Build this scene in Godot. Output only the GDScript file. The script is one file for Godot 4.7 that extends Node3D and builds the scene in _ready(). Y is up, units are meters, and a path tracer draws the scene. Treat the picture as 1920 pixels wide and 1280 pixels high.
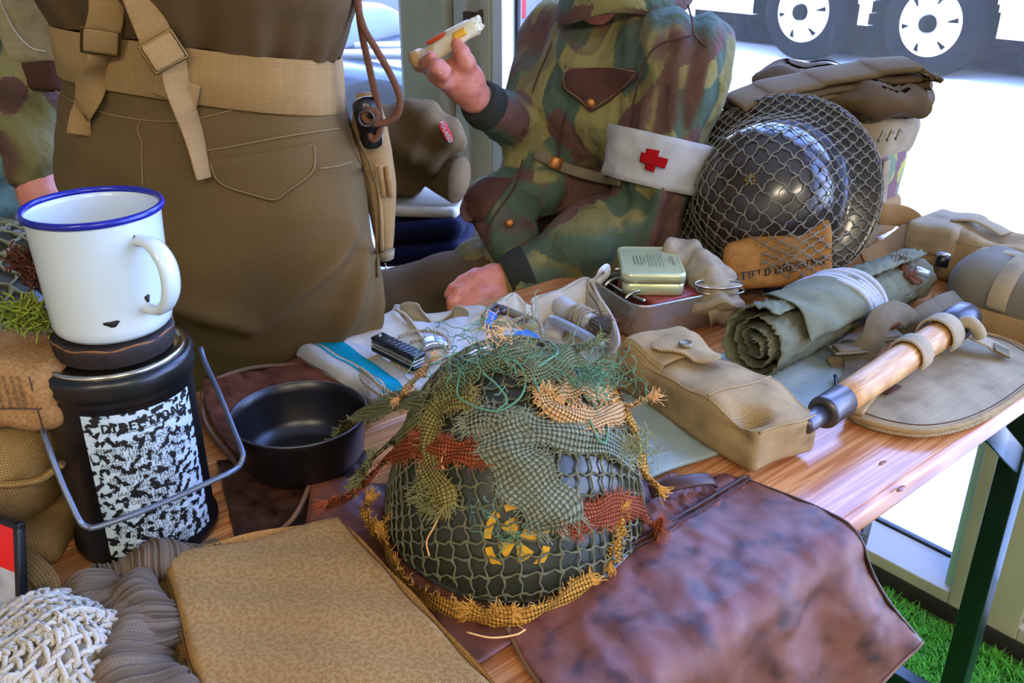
extends Node3D
# A militaria table by a shop-front window. x runs along the table towards the glazed wall, z across it towards the viewer, y up; metres.

const TB := 0.78          # table top
const ZN := -0.352        # near edge of the table
const ZF := -1.012        # far edge of the table
const XW := 1.62          # inner face of the glazed wall
var M := {}
var taken := {}
var rng := RandomNumberGenerator.new()


func _ready() -> void:
	rng.seed = 41
	var cam := Camera3D.new()
	cam.name = "camera"
	cam.fov = rad_to_deg(2.0 * atan(640.0 / 1750.0))
	cam.near = 0.02
	cam.far = 200.0
	add_child(cam)
	cam.position = Vector3(0, 1.31, 0)
	cam.rotation = Vector3(deg_to_rad(-25.0), -atan2(0.645, 0.764), 0)
	cam.current = true

	var e := Environment.new()
	var sky := Sky.new()
	var ps := ProceduralSkyMaterial.new()
	ps.sky_top_color = Color(0.48, 0.62, 0.95)
	ps.sky_horizon_color = Color(0.84, 0.90, 1.0)
	ps.ground_bottom_color = Color(0.55, 0.55, 0.55)
	ps.ground_horizon_color = Color(0.75, 0.78, 0.8)
	ps.sky_energy_multiplier = 3.0
	ps.ground_energy_multiplier = 1.0
	sky.sky_material = ps
	e.background_mode = Environment.BG_SKY
	e.sky = sky
	e.tonemap_mode = Environment.TONE_MAPPER_LINEAR
	e.tonemap_exposure = 1.38
	e.sdfgi_enabled = true
	e.ssao_enabled = true
	e.ssil_enabled = true
	var we := WorldEnvironment.new()
	we.name = "sky_and_exposure"
	we.environment = e
	add_child(we)
	var sun := DirectionalLight3D.new()
	sun.name = "sun"
	sun.light_energy = 2.4
	sun.light_color = Color(1.0, 0.96, 0.9)
	sun.light_angular_distance = 0.6
	sun.shadow_enabled = true
	add_child(sun)
	sun.look_at_from_position(Vector3(-1.6, 10, 4.0), Vector3.ZERO)

	make_materials()
	build_room()
	build_outside()
	build_table()
	build_people()
	build_left_things()
	build_jerkin()
	build_front_helmet()
	build_middle_things()
	build_right_things()


# ---------------------------------------------------------------- naming and committing

func numbered(called: String) -> String:
	if not taken.has(called):
		taken[called] = 0
		return called
	taken[called] += 1
	return "%s_%03d" % [called, taken[called]]


func thing(called: String, label: String, category: String, at := Vector3.ZERO, group := "") -> Node3D:
	var o := Node3D.new()
	o.name = numbered(called)
	add_child(o)
	o.position = at
	tag(o, label, category, group)
	return o


func tag(o: Node3D, label: String, category: String, group := "") -> void:
	o.set_meta("label", label)
	o.set_meta("category", category)
	if group != "":
		o.set_meta("group", group)


func structure(called: String, at := Vector3.ZERO, label := "") -> Node3D:
	var o := Node3D.new()
	o.name = numbered(called)
	add_child(o)
	o.position = at
	o.set_meta("kind", "structure")
	if label != "":
		o.set_meta("label", label)
	return o


# one named mesh under parent; the builder's points are world points (or points in xf), whatever the parent's place
func put(called: String, mb: MB, mat: Material, parent: Node3D, xf := Transform3D.IDENTITY, stuff := false) -> MeshInstance3D:
	var o := MeshInstance3D.new()
	o.name = called
	o.mesh = mb.mesh()
	o.material_override = mat
	var base := Transform3D.IDENTITY
	var up: Node3D = parent
	while up != self and up != null:
		base = up.transform * base
		up = up.get_parent() as Node3D
	o.transform = base.affine_inverse() * xf
	if stuff:
		o.set_meta("kind", "stuff")
	parent.add_child(o, true)
	return o


# ---------------------------------------------------------------- mesh building

class MB:
	var v := PackedVector3Array()
	var uv := PackedVector2Array()
	var ix := PackedInt32Array()
	var col := PackedColorArray()
	var flat := false

	func vert(p: Vector3, a := 0.0, b := 0.0) -> int:
		v.append(p)
		uv.append(Vector2(a, b))
		return v.size() - 1

	func tri(a: int, b: int, c: int) -> void:
		ix.append(a)
		ix.append(b)
		ix.append(c)

	func quad(a: int, b: int, c: int, d: int) -> void:
		ix.append(a)
		ix.append(b)
		ix.append(c)
		ix.append(a)
		ix.append(c)
		ix.append(d)

	func mesh() -> ArrayMesh:
		var arr := []
		arr.resize(Mesh.ARRAY_MAX)
		if flat:
			var fv := PackedVector3Array()
			var fu := PackedVector2Array()
			var fc := PackedColorArray()
			var fn := PackedVector3Array()
			for k in range(0, ix.size(), 3):
				var n := (v[ix[k + 2]] - v[ix[k]]).cross(v[ix[k + 1]] - v[ix[k]]).normalized()
				for j in 3:
					fv.append(v[ix[k + j]])
					fu.append(uv[ix[k + j]])
					fn.append(n)
					if col.size():
						fc.append(col[ix[k + j]])
			arr[Mesh.ARRAY_VERTEX] = fv
			arr[Mesh.ARRAY_TEX_UV] = fu
			arr[Mesh.ARRAY_NORMAL] = fn
			if fc.size():
				arr[Mesh.ARRAY_COLOR] = fc
			var fm := ArrayMesh.new()
			fm.add_surface_from_arrays(Mesh.PRIMITIVE_TRIANGLES, arr)
			return fm
		arr[Mesh.ARRAY_VERTEX] = v
		arr[Mesh.ARRAY_TEX_UV] = uv
		if col.size():
			arr[Mesh.ARRAY_COLOR] = col
		arr[Mesh.ARRAY_INDEX] = ix
		var st := SurfaceTool.new()
		st.create_from_arrays(arr)
		st.generate_normals()
		return st.commit()


# a surface patch of nu x nv cells; f(u, v) gives the point, su and sv its size in metres for the weave
func grid(mb: MB, nu: int, nv: int, f: Callable, su := 1.0, sv := 1.0) -> void:
	var at := mb.v.size()
	for j in nv + 1:
		for i in nu + 1:
			var a := float(i) / nu
			var b := float(j) / nv
			mb.vert(f.call(a, b), a * su, b * sv)
	var w := nu + 1
	for j in nv:
		for i in nu:
			var k := at + j * w + i
			mb.quad(k, k + 1, k + w + 1, k + w)


# a sheet with thickness: the patch, its underside and its rim
func sheet(mb: MB, nu: int, nv: int, f: Callable, su: float, sv: float, thick: float) -> void:
	var at := mb.v.size()
	var w := nu + 1
	var h := nv + 1
	for j in h:
		for i in w:
			var a := float(i) / nu
			var b := float(j) / nv
			mb.vert(f.call(a, b), a * su, b * sv)
	var n := w * h
	for j in h:
		for i in w:
			var du: Vector3 = mb.v[at + j * w + mini(i + 1, nu)] - mb.v[at + j * w + maxi(i - 1, 0)]
			var dv: Vector3 = mb.v[at + mini(j + 1, nv) * w + i] - mb.v[at + maxi(j - 1, 0) * w + i]
			var nn := dv.cross(du).normalized()
			mb.vert(mb.v[at + j * w + i] - nn * thick, mb.uv[at + j * w + i].x, mb.uv[at + j * w + i].y)
	for j in nv:
		for i in nu:
			var k := at + j * w + i
			mb.quad(k, k + 1, k + w + 1, k + w)
			mb.quad(k + n, k + n + w, k + n + w + 1, k + n + 1)
	for i in nu:
		mb.quad(at + i, at + n + i, at + n + i + 1, at + i + 1)
		var k := at + nv * w + i
		mb.quad(k, k + 1, k + n + 1, k + n)
	for j in nv:
		var k := at + j * w
		mb.quad(k, k + w, k + n + w, k + n)
		k += nu
		mb.quad(k, k + n, k + n + w, k + w)


# smooth curve through points, n samples
func curve(pts: Array, n: int, closed := false) -> PackedVector3Array:
	var out := PackedVector3Array()
	var c := pts.size()
	for i in n + (0 if closed else 1):
		var t := float(i) / n * (c if closed else c - 1)
		var k := mini(int(t), c - 1 if closed else c - 2)
		var s := t - k
		var p0: Vector3 = pts[(k - 1 + c) % c] if closed or k > 0 else pts[k] * 2.0 - pts[k + 1]
		var p1: Vector3 = pts[k]
		var p2: Vector3 = pts[(k + 1) % c]
		var p3: Vector3 = pts[(k + 2) % c] if closed or k + 2 < c else p2 * 2.0 - p1
		out.append(0.5 * ((2.0 * p1) + (p2 - p0) * s + (2.0 * p0 - 5.0 * p1 + 4.0 * p2 - p3) * s * s + (3.0 * p1 - p0 - 3.0 * p2 + p3) * s * s * s))
	return out


# a round bar along points; r is a number or one radius per point
func tube(mb: MB, pts, r, sides := 8, closed := false, caps := true) -> void:
	var n: int = pts.size()
	var at := mb.v.size()
	var t0: Vector3 = (pts[1] - pts[0]).normalized()
	var nn := t0.cross(Vector3.UP if absf(t0.y) < 0.9 else Vector3.RIGHT).normalized()
	var run := 0.0
	for i in n:
		var a: Vector3 = pts[i - 1] if i > 0 else (pts[n - 1] if closed else pts[0])
		var b: Vector3 = pts[i + 1] if i < n - 1 else (pts[0] if closed else pts[n - 1])
		var t := (b - a).normalized()
		nn = (nn - t * nn.dot(t)).normalized()
		var bb := t.cross(nn)
		var ra: float = r if r is float else r[i]
		if i > 0:
			run += pts[i].distance_to(pts[i - 1])
		for k in sides + 1:
			var q := TAU * k / sides
			mb.vert(pts[i] + (nn * cos(q) + bb * sin(q)) * ra, q * ra, run)
	var w := sides + 1
	for i in n - (0 if closed else 1):
		var k0 := at + i * w
		var k1 := at + ((i + 1) % n) * w
		for k in sides:
			mb.quad(k0 + k, k0 + k + 1, k1 + k + 1, k1 + k)
	if caps and not closed:
		for end in [0, n - 1]:
			var c := mb.vert(pts[end], 0, 0)
			for k in sides:
				if end == 0:
					mb.tri(c, at + k + 1, at + k)
				else:
					mb.tri(c, at + end * w + k, at + end * w + k + 1)


# a flat strap along points; nrm is the direction its face looks, one for all or one per point
func strap(mb: MB, pts, nrm, width, thick: float) -> void:
	var n: int = pts.size()
	var at := mb.v.size()
	var run := 0.0
	for i in n:
		var t: Vector3 = (pts[mini(i + 1, n - 1)] - pts[maxi(i - 1, 0)]).normalized()
		var nn: Vector3 = nrm if nrm is Vector3 else nrm[i]
		var side := t.cross(nn).normalized()
		nn = side.cross(t).normalized()
		var hw: float = (width if width is float else width[i]) * 0.5
		if i > 0:
			run += pts[i].distance_to(pts[i - 1])
		var ht := thick * 0.5
		var e := minf(ht, hw * 0.5)
		for q in [[-hw, -ht * 0.4], [-hw + e, -ht], [0.0, -ht * 1.05], [hw - e, -ht], [hw, -ht * 0.4], [hw, ht * 0.4], [hw - e, ht], [0.0, ht * 1.05], [-hw + e, ht], [-hw, ht * 0.4], [-hw, -ht * 0.4]]:
			mb.vert(pts[i] + side * q[0] + nn * q[1], q[0], run)
	for i in n - 1:
		var k := at + i * 11
		for j in 10:
			mb.quad(k + j, k + j + 11, k + j + 12, k + j + 1)
	for end in [0, n - 1]:
		var c := mb.vert(pts[end], 0, 0)
		for j in 10:
			if end == 0:
				mb.tri(c, at + j, at + j + 1)
			else:
				mb.tri(c, at + end * 11 + j + 1, at + end * 11 + j)


# a turned shape: profile of (radius, height)
func lathe(mb: MB, prof: Array, seg := 48, squash := Vector2.ONE) -> void:
	var at := mb.v.size()
	var run := 0.0
	for j in prof.size():
		if j > 0:
			run += prof[j].distance_to(prof[j - 1])
		for i in seg + 1:
			var a := TAU * i / seg
			mb.vert(Vector3(cos(a) * prof[j].x * squash.x, prof[j].y, sin(a) * prof[j].x * squash.y), a * maxf(prof[j].x, 0.02), run)
	var w := seg + 1
	for j in prof.size() - 1:
		for i in seg:
			var k := at + j * w + i
			mb.quad(k, k + 1, k + w + 1, k + w)


# a box with rounded edges, n cells along each side, each point passed through bend if given
func rbox(mb: MB, size: Vector3, r: float, n := 1, bend = null, at := Vector3.ZERO) -> void:
	var h := size * 0.5
	var inner := h - Vector3(r, r, r)
	for f in 6:
		var ax := f / 2
		var sg := 1.0 if f % 2 == 0 else -1.0
		var u := (ax + 1) % 3
		var w := (ax + 2) % 3
		var us := _stops(h[u], r, n)
		var ws := _stops(h[w], r, n)
		var k0 := mb.v.size()
		for b in ws:
			for a in us:
				var p := Vector3.ZERO
				p[ax] = h[ax] * sg
				p[u] = a
				p[w] = b
				var q := p.clamp(-inner, inner)
				p = q + (p - q).normalized() * r
				if bend != null:
					p = bend.call(p)
				mb.vert(p + at, a if ax != 0 else b, b if ax != 0 else a)
		var c := us.size()
		for j in ws.size() - 1:
			for i in c - 1:
				var k := k0 + j * c + i
				if sg > 0:
					mb.quad(k, k + c, k + c + 1, k + 1)
				else:
					mb.quad(k, k + 1, k + c + 1, k + c)


func _stops(h: float, r: float, n: int) -> PackedFloat32Array:
	var out := PackedFloat32Array([-h, -h + r * 0.35, -h + r * 0.7])
	for i in n + 1:
		out.append(lerpf(-h + r, h - r, float(i) / n))
	out.append_array(PackedFloat32Array([h - r * 0.7, h - r * 0.35, h]))
	return out


# a plain beam from a to b (corners), edges chamfered
func beam(mb: MB, a: Vector3, b: Vector3, r := 0.002) -> void:
	var size := (b - a).abs()
	rbox(mb, size, minf(r, minf(size.x, minf(size.y, size.z)) * 0.45), 1, null, (a + b) * 0.5)


# a filled outline given as points in a plane, extruded along up by h, rim rounded by e
func slab(mb: MB, pts, up: Vector3, h: float, e := 0.0) -> void:
	var n: int = pts.size()
	var c := Vector3.ZERO
	for p in pts:
		c += p
	c /= n
	var rings := [[0.0, 1.0], [h, 1.0]] if e <= 0.0 else [[0.0, 1.0 - e], [h * 0.15, 1.0], [h * 0.85, 1.0], [h, 1.0 - e]]
	var at := mb.v.size()
	for q in rings:
		for i in n:
			var p: Vector3 = c + (pts[i] - c) * q[1] + up * q[0]
			mb.vert(p, (p - c).x, (p - c).z)
	for j in rings.size() - 1:
		for i in n:
			var i2 := (i + 1) % n
			mb.quad(at + j * n + i, at + j * n + i2, at + (j + 1) * n + i2, at + (j + 1) * n + i)
	var lo := mb.vert(c)
	var hi := mb.vert(c + up * h)
	for i in n:
		var i2 := (i + 1) % n
		mb.tri(lo, at + i2, at + i)
		mb.tri(hi, at + (rings.size() - 1) * n + i, at + (rings.size() - 1) * n + i2)


# loose threads: each a thin bent three-sided bar
func wisp(mb: MB, p: Vector3, d: Vector3, length: float, r: float, curl: float, seg := 4) -> void:
	var pts := PackedVector3Array([p])
	var q := p
	var dir := d.normalized()
	for i in seg:
		dir = (dir + Vector3(rng.randf_range(-1, 1), rng.randf_range(-1, 1), rng.randf_range(-1, 1)) * curl).normalized()
		q += dir * length / seg
		pts.append(q)
	tube(mb, pts, r, 3, false, false)


# blended tapered bones meshed as surface nets: bones are [a, ra, b, rb] or [a, ra, b, rb, flat axis, factor]
func flesh(mb: MB, bones: Array, cell: float, k := 0.02, fold = null) -> void:
	var lo := Vector3(1e9, 1e9, 1e9)
	var hi := -lo
	for b in bones:
		var m := maxf(b[1], b[3]) + cell * 2.5
		lo = lo.min(b[0] - Vector3(m, m, m)).min(b[2] - Vector3(m, m, m))
		hi = hi.max(b[0] + Vector3(m, m, m)).max(b[2] + Vector3(m, m, m))
	var nx := int((hi.x - lo.x) / cell) + 2
	var ny := int((hi.y - lo.y) / cell) + 2
	var nz := int((hi.z - lo.z) / cell) + 2
	var field := PackedFloat32Array()
	field.resize(nx * ny * nz)
	field.fill(1.0)
	for b in bones:
		var pa: Vector3 = b[0]
		var ra: float = b[1]
		var ba: Vector3 = b[2] - b[0]
		var dr: float = b[3] - ra
		var inv := 1.0 / maxf(ba.length_squared(), 1e-9)
		var m := maxf(ra, b[3]) + maxf(k, cell) * 1.5
		var mn: Vector3 = (pa.min(b[2]) - Vector3(m, m, m) - lo) / cell
		var mx: Vector3 = (pa.max(b[2]) + Vector3(m, m, m) - lo) / cell
		var fl: bool = b.size() > 4
		var fx: Vector3 = b[4] if fl else Vector3.ZERO
		var fk: float = (b[5] - 1.0) if fl else 0.0
		for z in range(maxi(int(mn.z), 0), mini(int(mx.z) + 2, nz)):
			for y in range(maxi(int(mn.y), 0), mini(int(mx.y) + 2, ny)):
				var row := (z * ny + y) * nx
				for x in range(maxi(int(mn.x), 0), mini(int(mx.x) + 2, nx)):
					var p := lo + Vector3(x, y, z) * cell - pa
					var t := clampf(p.dot(ba) * inv, 0.0, 1.0)
					var q := p - ba * t
					if fl:
						q += fx * (q.dot(fx) * fk)
					var d := q.length() - ra - dr * t
					var o := field[row + x]
					var hh := maxf(k - absf(d - o), 0.0) / k
					field[row + x] = minf(d, o) - hh * hh * k * 0.25
	var idx := {}
	var sy := nx
	var sz := nx * ny
	var offs := [0, 1, sy, sy + 1, sz, sz + 1, sz + sy, sz + sy + 1]
	for z in nz - 1:
		for y in ny - 1:
			var row := z * sz + y * sy
			for x in nx - 1:
				var at := row + x
				var f0 := field[at]
				if f0 > cell * 2.0 or f0 < -cell * 2.0:
					continue
				var neg := 0
				for o in offs:
					if field[at + o] < 0.0:
						neg += 1
				if neg == 0 or neg == 8:
					continue
				var c := Vector3.ZERO
				var cnt := 0
				for e in _edges:
					var fa := field[at + offs[e[0]]]
					var fb := field[at + offs[e[1]]]
					if (fa < 0.0) != (fb < 0.0):
						var s := fa / (fa - fb)
						c += _corner[e[0]].lerp(_corner[e[1]], s)
						cnt += 1
				var p := lo + (Vector3(x, y, z) + c / cnt) * cell
				if fold != null:
					var g := Vector3(field[at + 1] - f0, field[at + sy] - f0, field[at + sz] - f0).normalized()
					p += g * fold.call(p, g)
				idx[at] = mb.vert(p, p.x + p.z, p.y)
	for at in idx:
		var f0 := field[at]
		for ax in 3:
			var st: int = [1, sy, sz][ax]
			var f1 := field[at + st]
			if (f0 < 0.0) == (f1 < 0.0):
				continue
			var u: int = [sy, sz, 1][ax]
			var w: int = [sz, 1, sy][ax]
			if not (idx.has(at - u) and idx.has(at - w) and idx.has(at - u - w)):
				continue
			if f0 < 0.0:
				mb.quad(idx[at], idx[at - w], idx[at - u - w], idx[at - u])
			else:
				mb.quad(idx[at], idx[at - u], idx[at - u - w], idx[at - w])


const _edges := [[0, 1], [2, 3], [4, 5], [6, 7], [0, 2], [1, 3], [4, 6], [5, 7], [0, 4], [1, 5], [2, 6], [3, 7]]
const _corner := [Vector3(0, 0, 0), Vector3(1, 0, 0), Vector3(0, 1, 0), Vector3(1, 1, 0), Vector3(0, 0, 1), Vector3(1, 0, 1), Vector3(0, 1, 1), Vector3(1, 1, 1)]


# lettering as geometry: returns triangles of text laid out in a plane (x right, y up), height of capitals about h
func text_points(text: String, h: float, font_name := "Droid Sans", bold := false) -> Array:
	var f := SystemFont.new()
	f.font_names = PackedStringArray([font_name])
	f.font_weight = 700 if bold else 400
	var t := TextMesh.new()
	t.text = text
	t.font = f
	t.font_size = 32
	t.pixel_size = h / 23.0
	t.depth = 0.0
	t.curve_step = 2.0
	var a := t.get_mesh_arrays()
	if a.size() == 0 or a[Mesh.ARRAY_VERTEX] == null:
		return []
	return [a[Mesh.ARRAY_VERTEX], a[Mesh.ARRAY_INDEX]]


# lettering laid onto a surface: place(x, y) gives the point for a spot of the text plane
func letters(mb: MB, text: String, h: float, place: Callable, font_name := "Droid Sans", bold := false) -> void:
	var a := text_points(text, h, font_name, bold)
	if a.is_empty():
		return
	var at := mb.v.size()
	for p in a[0]:
		mb.vert(place.call(p.x, p.y), p.x, p.y)
	if a[1] != null and a[1].size():
		for k in a[1]:
			mb.ix.append(at + k)
	else:
		for k in a[0].size():
			mb.ix.append(at + k)


# ---------------------------------------------------------------- materials

func noise_tex(freq: float, stops: Array, size := 512, kind := FastNoiseLite.TYPE_SIMPLEX_SMOOTH, octaves := 4, seed_ := 1, sharp := false, stretch := 1.0) -> NoiseTexture2D:
	var n := FastNoiseLite.new()
	n.noise_type = kind
	n.frequency = freq
	n.fractal_octaves = octaves
	n.seed = seed_
	var t := NoiseTexture2D.new()
	t.width = size
	t.height = size
	t.seamless = true
	t.noise = n
	var g := Gradient.new()
	var off := PackedFloat32Array()
	var cols := PackedColorArray()
	for s in stops:
		off.append(s[0])
		cols.append(s[1])
	g.offsets = off
	g.colors = cols
	if sharp:
		g.interpolation_mode = Gradient.GRADIENT_INTERPOLATE_CONSTANT
	t.color_ramp = g
	return t


func grey(v: float) -> Color:
	return Color(v, v, v)


# plain weave: threads over and under, `t` threads to a side, holes between threads when open
func weave_image(n: int, t: int, open := 0.0, twill := false, lo := 0.6) -> ImageTexture:
	var im := Image.create(n, n, false, Image.FORMAT_RGBA8)
	var r := RandomNumberGenerator.new()
	r.seed = 5
	var jit := []
	for i in t:
		jit.append([r.randf_range(0.8, 1.0), r.randf_range(0.8, 1.0)])
	for y in n:
		for x in n:
			var a := float(x) / n * t
			var b := float(y) / n * t
			var i := int(a)
			var j := int(b)
			var fa := absf(a - i - 0.5) * 2.0
			var fb := absf(b - j - 0.5) * 2.0
			var over := (i + j) % 4 < 2 if twill else (i + j) % 2 == 0
			var v := (1.0 - fa * fa * 0.75) * (1.0 - fb * fb * 0.35) if over else (1.0 - fb * fb * 0.75) * (1.0 - fa * fa * 0.35)
			v *= jit[i][0] if over else jit[j][1]
			var hole := fa > 1.0 - open and fb > 1.0 - open
			im.set_pixel(x, y, Color(lo + (1.0 - lo) * v, lo + (1.0 - lo) * v, lo + (1.0 - lo) * v, 0.0 if hole else 1.0))
	im.generate_mipmaps()
	return ImageTexture.create_from_image(im)


# knitted stitches: columns of slanting loops
func knit_image(n: int, t: int) -> ImageTexture:
	var im := Image.create(n, n, false, Image.FORMAT_RGBA8)
	for y in n:
		for x in n:
			var a := float(x) / n * t
			var i := int(a)
			var s := (a - i) * 2.0
			var half := int(s)
			var q := s - half
			var b := float(y) / n * t + (q if half == 0 else 1.0 - q) * 0.7
			var fb := absf(b - floorf(b) - 0.5) * 2.0
			var v := (1.0 - fb * fb) * (1.0 - pow(absf(q - 0.5) * 2.0, 2.0) * 0.7)
			im.set_pixel(x, y, Color(0.66 + 0.34 * v, 0.66 + 0.34 * v, 0.66 + 0.34 * v))
	im.generate_mipmaps()
	return ImageTexture.create_from_image(im)


# the stripes of sawn wood along x
func wood_image(n: int, lo: Color, hi: Color, rings: float, seed_: int) -> ImageTexture:
	var im := Image.create(n, n, false, Image.FORMAT_RGB8)
	var f := FastNoiseLite.new()
	f.seed = seed_
	f.frequency = 0.01
	f.fractal_octaves = 3
	var g := FastNoiseLite.new()
	g.seed = seed_ + 9
	g.frequency = 0.08
	for y in n:
		for x in n:
			var w := f.get_noise_2d(x * 0.22, y * 1.3)
			var s := sin((float(y) / n * rings + w * 2.6) * TAU)
			var fine := g.get_noise_2d(x * 0.12, y * 3.2)
			var k := clampf(0.55 + 0.22 * s + 0.22 * fine + 0.25 * w, 0.0, 1.0)
			im.set_pixel(x, y, lo.lerp(hi, k))
	im.generate_mipmaps()
	return ImageTexture.create_from_image(im)


# brushed camouflage: patches of a few colours over a ground, from slanted noise
func camo_image(n: int, ground: Color, patches: Array, seed_: int) -> ImageTexture:
	var im := Image.create(n, n, false, Image.FORMAT_RGB8)
	im.fill(ground)
	var k := 0
	for p in patches:
		var f := FastNoiseLite.new()
		f.seed = seed_ + k * 17
		f.frequency = p[1]
		f.fractal_octaves = 2
		f.domain_warp_enabled = true
		f.domain_warp_amplitude = 20.0
		f.domain_warp_frequency = 0.02
		var shade := f.get_seamless_image(n, n, false, false, 0.2, false)
		var data := shade.get_data()
		var lim := int(p[2] * 255)
		for i in n * n:
			if data[i] > lim:
				im.set_pixel(i % n, i / n, p[0])
		k += 1
	im.generate_mipmaps()
	return ImageTexture.create_from_image(im)


func mat(color: Color, rough := 0.8, metal := 0.0) -> StandardMaterial3D:
	var m := StandardMaterial3D.new()
	m.albedo_color = color
	m.roughness = rough
	m.metallic = metal
	m.cull_mode = BaseMaterial3D.CULL_DISABLED
	return m


# cloth: colour, thread texture repeated every `step` metres, relief in centimetres, blotches of wear over it
func cloth(color: Color, tex: Texture2D, step: float, relief: float, wear: Texture2D = null, wear_step := 0.3, tri := false) -> StandardMaterial3D:
	var m := mat(color, 0.92)
	m.metallic_specular = 0.25
	m.albedo_texture = tex
	m.uv1_scale = Vector3.ONE / step
	m.uv1_triplanar = tri
	m.uv1_triplanar_sharpness = 4.0
	if relief > 0.0:
		m.heightmap_enabled = true
		m.heightmap_texture = tex
		m.heightmap_scale = relief * 1.8
	if wear != null:
		m.detail_enabled = true
		m.detail_albedo = wear
		m.detail_blend_mode = BaseMaterial3D.BLEND_MODE_MUL
		m.detail_uv_layer = BaseMaterial3D.DETAIL_UV_2
		m.uv2_triplanar = true
		m.uv2_scale = Vector3.ONE / wear_step
	return m


func make_materials() -> void:
	var weave := weave_image(128, 8)
	var twill := weave_image(128, 8, 0.0, true)
	var hessian := weave_image(128, 6, 0.42, false, 0.42)
	var knit := knit_image(128, 8)
	var wear := noise_tex(0.012, [[0.0, grey(0.72)], [0.4, grey(0.9)], [1.0, grey(1.0)]], 512, FastNoiseLite.TYPE_SIMPLEX_SMOOTH, 5, 3)
	var soft := noise_tex(0.02, [[0.0, grey(0.88)], [1.0, grey(1.0)]], 256, FastNoiseLite.TYPE_SIMPLEX_SMOOTH, 4, 5)
	var fuzz := noise_tex(0.12, [[0.0, grey(0.74)], [0.5, grey(0.9)], [1.0, grey(1.0)]], 256, FastNoiseLite.TYPE_SIMPLEX, 4, 8)
	var grain := noise_tex(0.06, [[0.0, grey(0.2)], [0.35, grey(0.85)], [1.0, grey(1.0)]], 512, FastNoiseLite.TYPE_CELLULAR, 3, 11)

	var fleck := noise_tex(0.035, [[0.0, Color(0.84, 0.8, 0.74)], [0.45, Color(0.95, 0.92, 0.86)], [0.6, Color(1, 1, 1)], [1.0, Color(1, 1, 1)]], 512, FastNoiseLite.TYPE_SIMPLEX, 5, 77)
	M.wool = cloth(Color(0.48, 0.39, 0.25), fuzz, 0.06, 0.05, soft, 0.5, true)
	M.blouse = cloth(Color(0.43, 0.34, 0.225), fuzz, 0.06, 0.05, soft, 0.4, true)
	M.web = cloth(Color(0.78, 0.63, 0.42), weave, 0.012, 0.06, soft, 0.3)
	M.webpale = cloth(Color(0.82, 0.74, 0.59), twill, 0.014, 0.06, wear, 0.4)
	M.pouch = cloth(Color(0.82, 0.69, 0.49), weave, 0.016, 0.07, wear, 0.3)
	M.strapgrey = cloth(Color(0.6, 0.54, 0.43), weave, 0.012, 0.06, wear, 0.3)
	M.haversack = cloth(Color(0.7, 0.56, 0.34), weave, 0.022, 0.09, wear, 0.4)
	M.bluecanvas = cloth(Color(0.78, 0.83, 0.77), twill, 0.012, 0.05, soft, 0.3)
	M.tarp = cloth(Color(0.57, 0.57, 0.45), twill, 0.006, 0.02, wear, 0.25)
	M.cream = cloth(Color(0.92, 0.87, 0.76), twill, 0.006, 0.02, soft, 0.2)
	M.bagcloth = cloth(Color(0.80, 0.72, 0.58), twill, 0.006, 0.02, wear, 0.12)
	M.white = cloth(Color(0.88, 0.87, 0.84), weave, 0.006, 0.03, soft, 0.2)
	M.turquoise = cloth(Color(0.03, 0.66, 0.76), weave, 0.006, 0.03)
	M.knit = cloth(Color(0.82, 0.64, 0.4), knit, 0.017, 0.10, fleck, 0.10)
	M.ribknit = cloth(Color(0.60, 0.51, 0.41), knit, 0.02, 0.09, soft, 0.2, false)
	M.cotton = cloth(Color(0.86, 0.82, 0.74), twill, 0.008, 0.05)
	M.felt = cloth(Color(0.54, 0.51, 0.44), fuzz, 0.03, 0.09, null, 0.3, true)
	M.capwool = cloth(Color(0.5, 0.385, 0.23), fuzz, 0.05, 0.06, wear, 0.25, true)
	M.navy = cloth(Color(0.1, 0.1, 0.2), weave, 0.006, 0.02)
	M.oilskin = cloth(Color(0.3, 0.3, 0.275), fuzz, 0.2, 0.02, wear, 0.3, true)
	M.oilskin.roughness = 0.5
	M.rope = cloth(Color(0.72, 0.66, 0.54), twill, 0.01, 0.04)
	M.lanyard = cloth(Color(0.50, 0.34, 0.25), twill, 0.01, 0.05)
	M.whitecord = cloth(Color(0.84, 0.85, 0.88), twill, 0.008, 0.04)
	for s in [["scrim_olive", Color(0.50, 0.49, 0.31)], ["scrim_grey", Color(0.52, 0.53, 0.43)], ["scrim_tan", Color(0.86, 0.66, 0.42)], ["scrim_rust", Color(0.62, 0.31, 0.18)], ["scrim_gold", Color(0.78, 0.57, 0.24)], ["scrim_green", Color(0.33, 0.48, 0.35)], ["scrim_khaki", Color(0.56, 0.50, 0.28)]]:
		var m := cloth(s[1], hessian, 0.025 if s[0] == "scrim_grey" else 0.019, 0.12)
		m.transparency = BaseMaterial3D.TRANSPARENCY_ALPHA_SCISSOR
		m.alpha_scissor_threshold = 0.5
		M[s[0]] = m
		M[s[0] + "_thread"] = mat(s[1] * Color(1.08, 1.08, 1.08), 0.95)
	M.moss = mat(Color(0.50, 0.56, 0.18), 0.95)
	M.brownfringe = mat(Color(0.34, 0.17, 0.12), 0.95)
	M.net = mat(Color(0.38, 0.37, 0.27), 0.95)
	M.net_dark = mat(Color(0.46, 0.44, 0.38), 0.9)

	var smock := camo_image(1024, Color(0.45, 0.42, 0.245), [[Color(0.51, 0.48, 0.285), 0.006, 0.56], [Color(0.27, 0.34, 0.27), 0.0055, 0.56], [Color(0.36, 0.25, 0.21), 0.0055, 0.61]], 7)
	M.smock = mat(Color.WHITE, 0.9)
	M.smock.albedo_texture = smock
	M.smock.uv1_triplanar = true
	M.smock.uv1_triplanar_sharpness = 6.0
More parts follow.
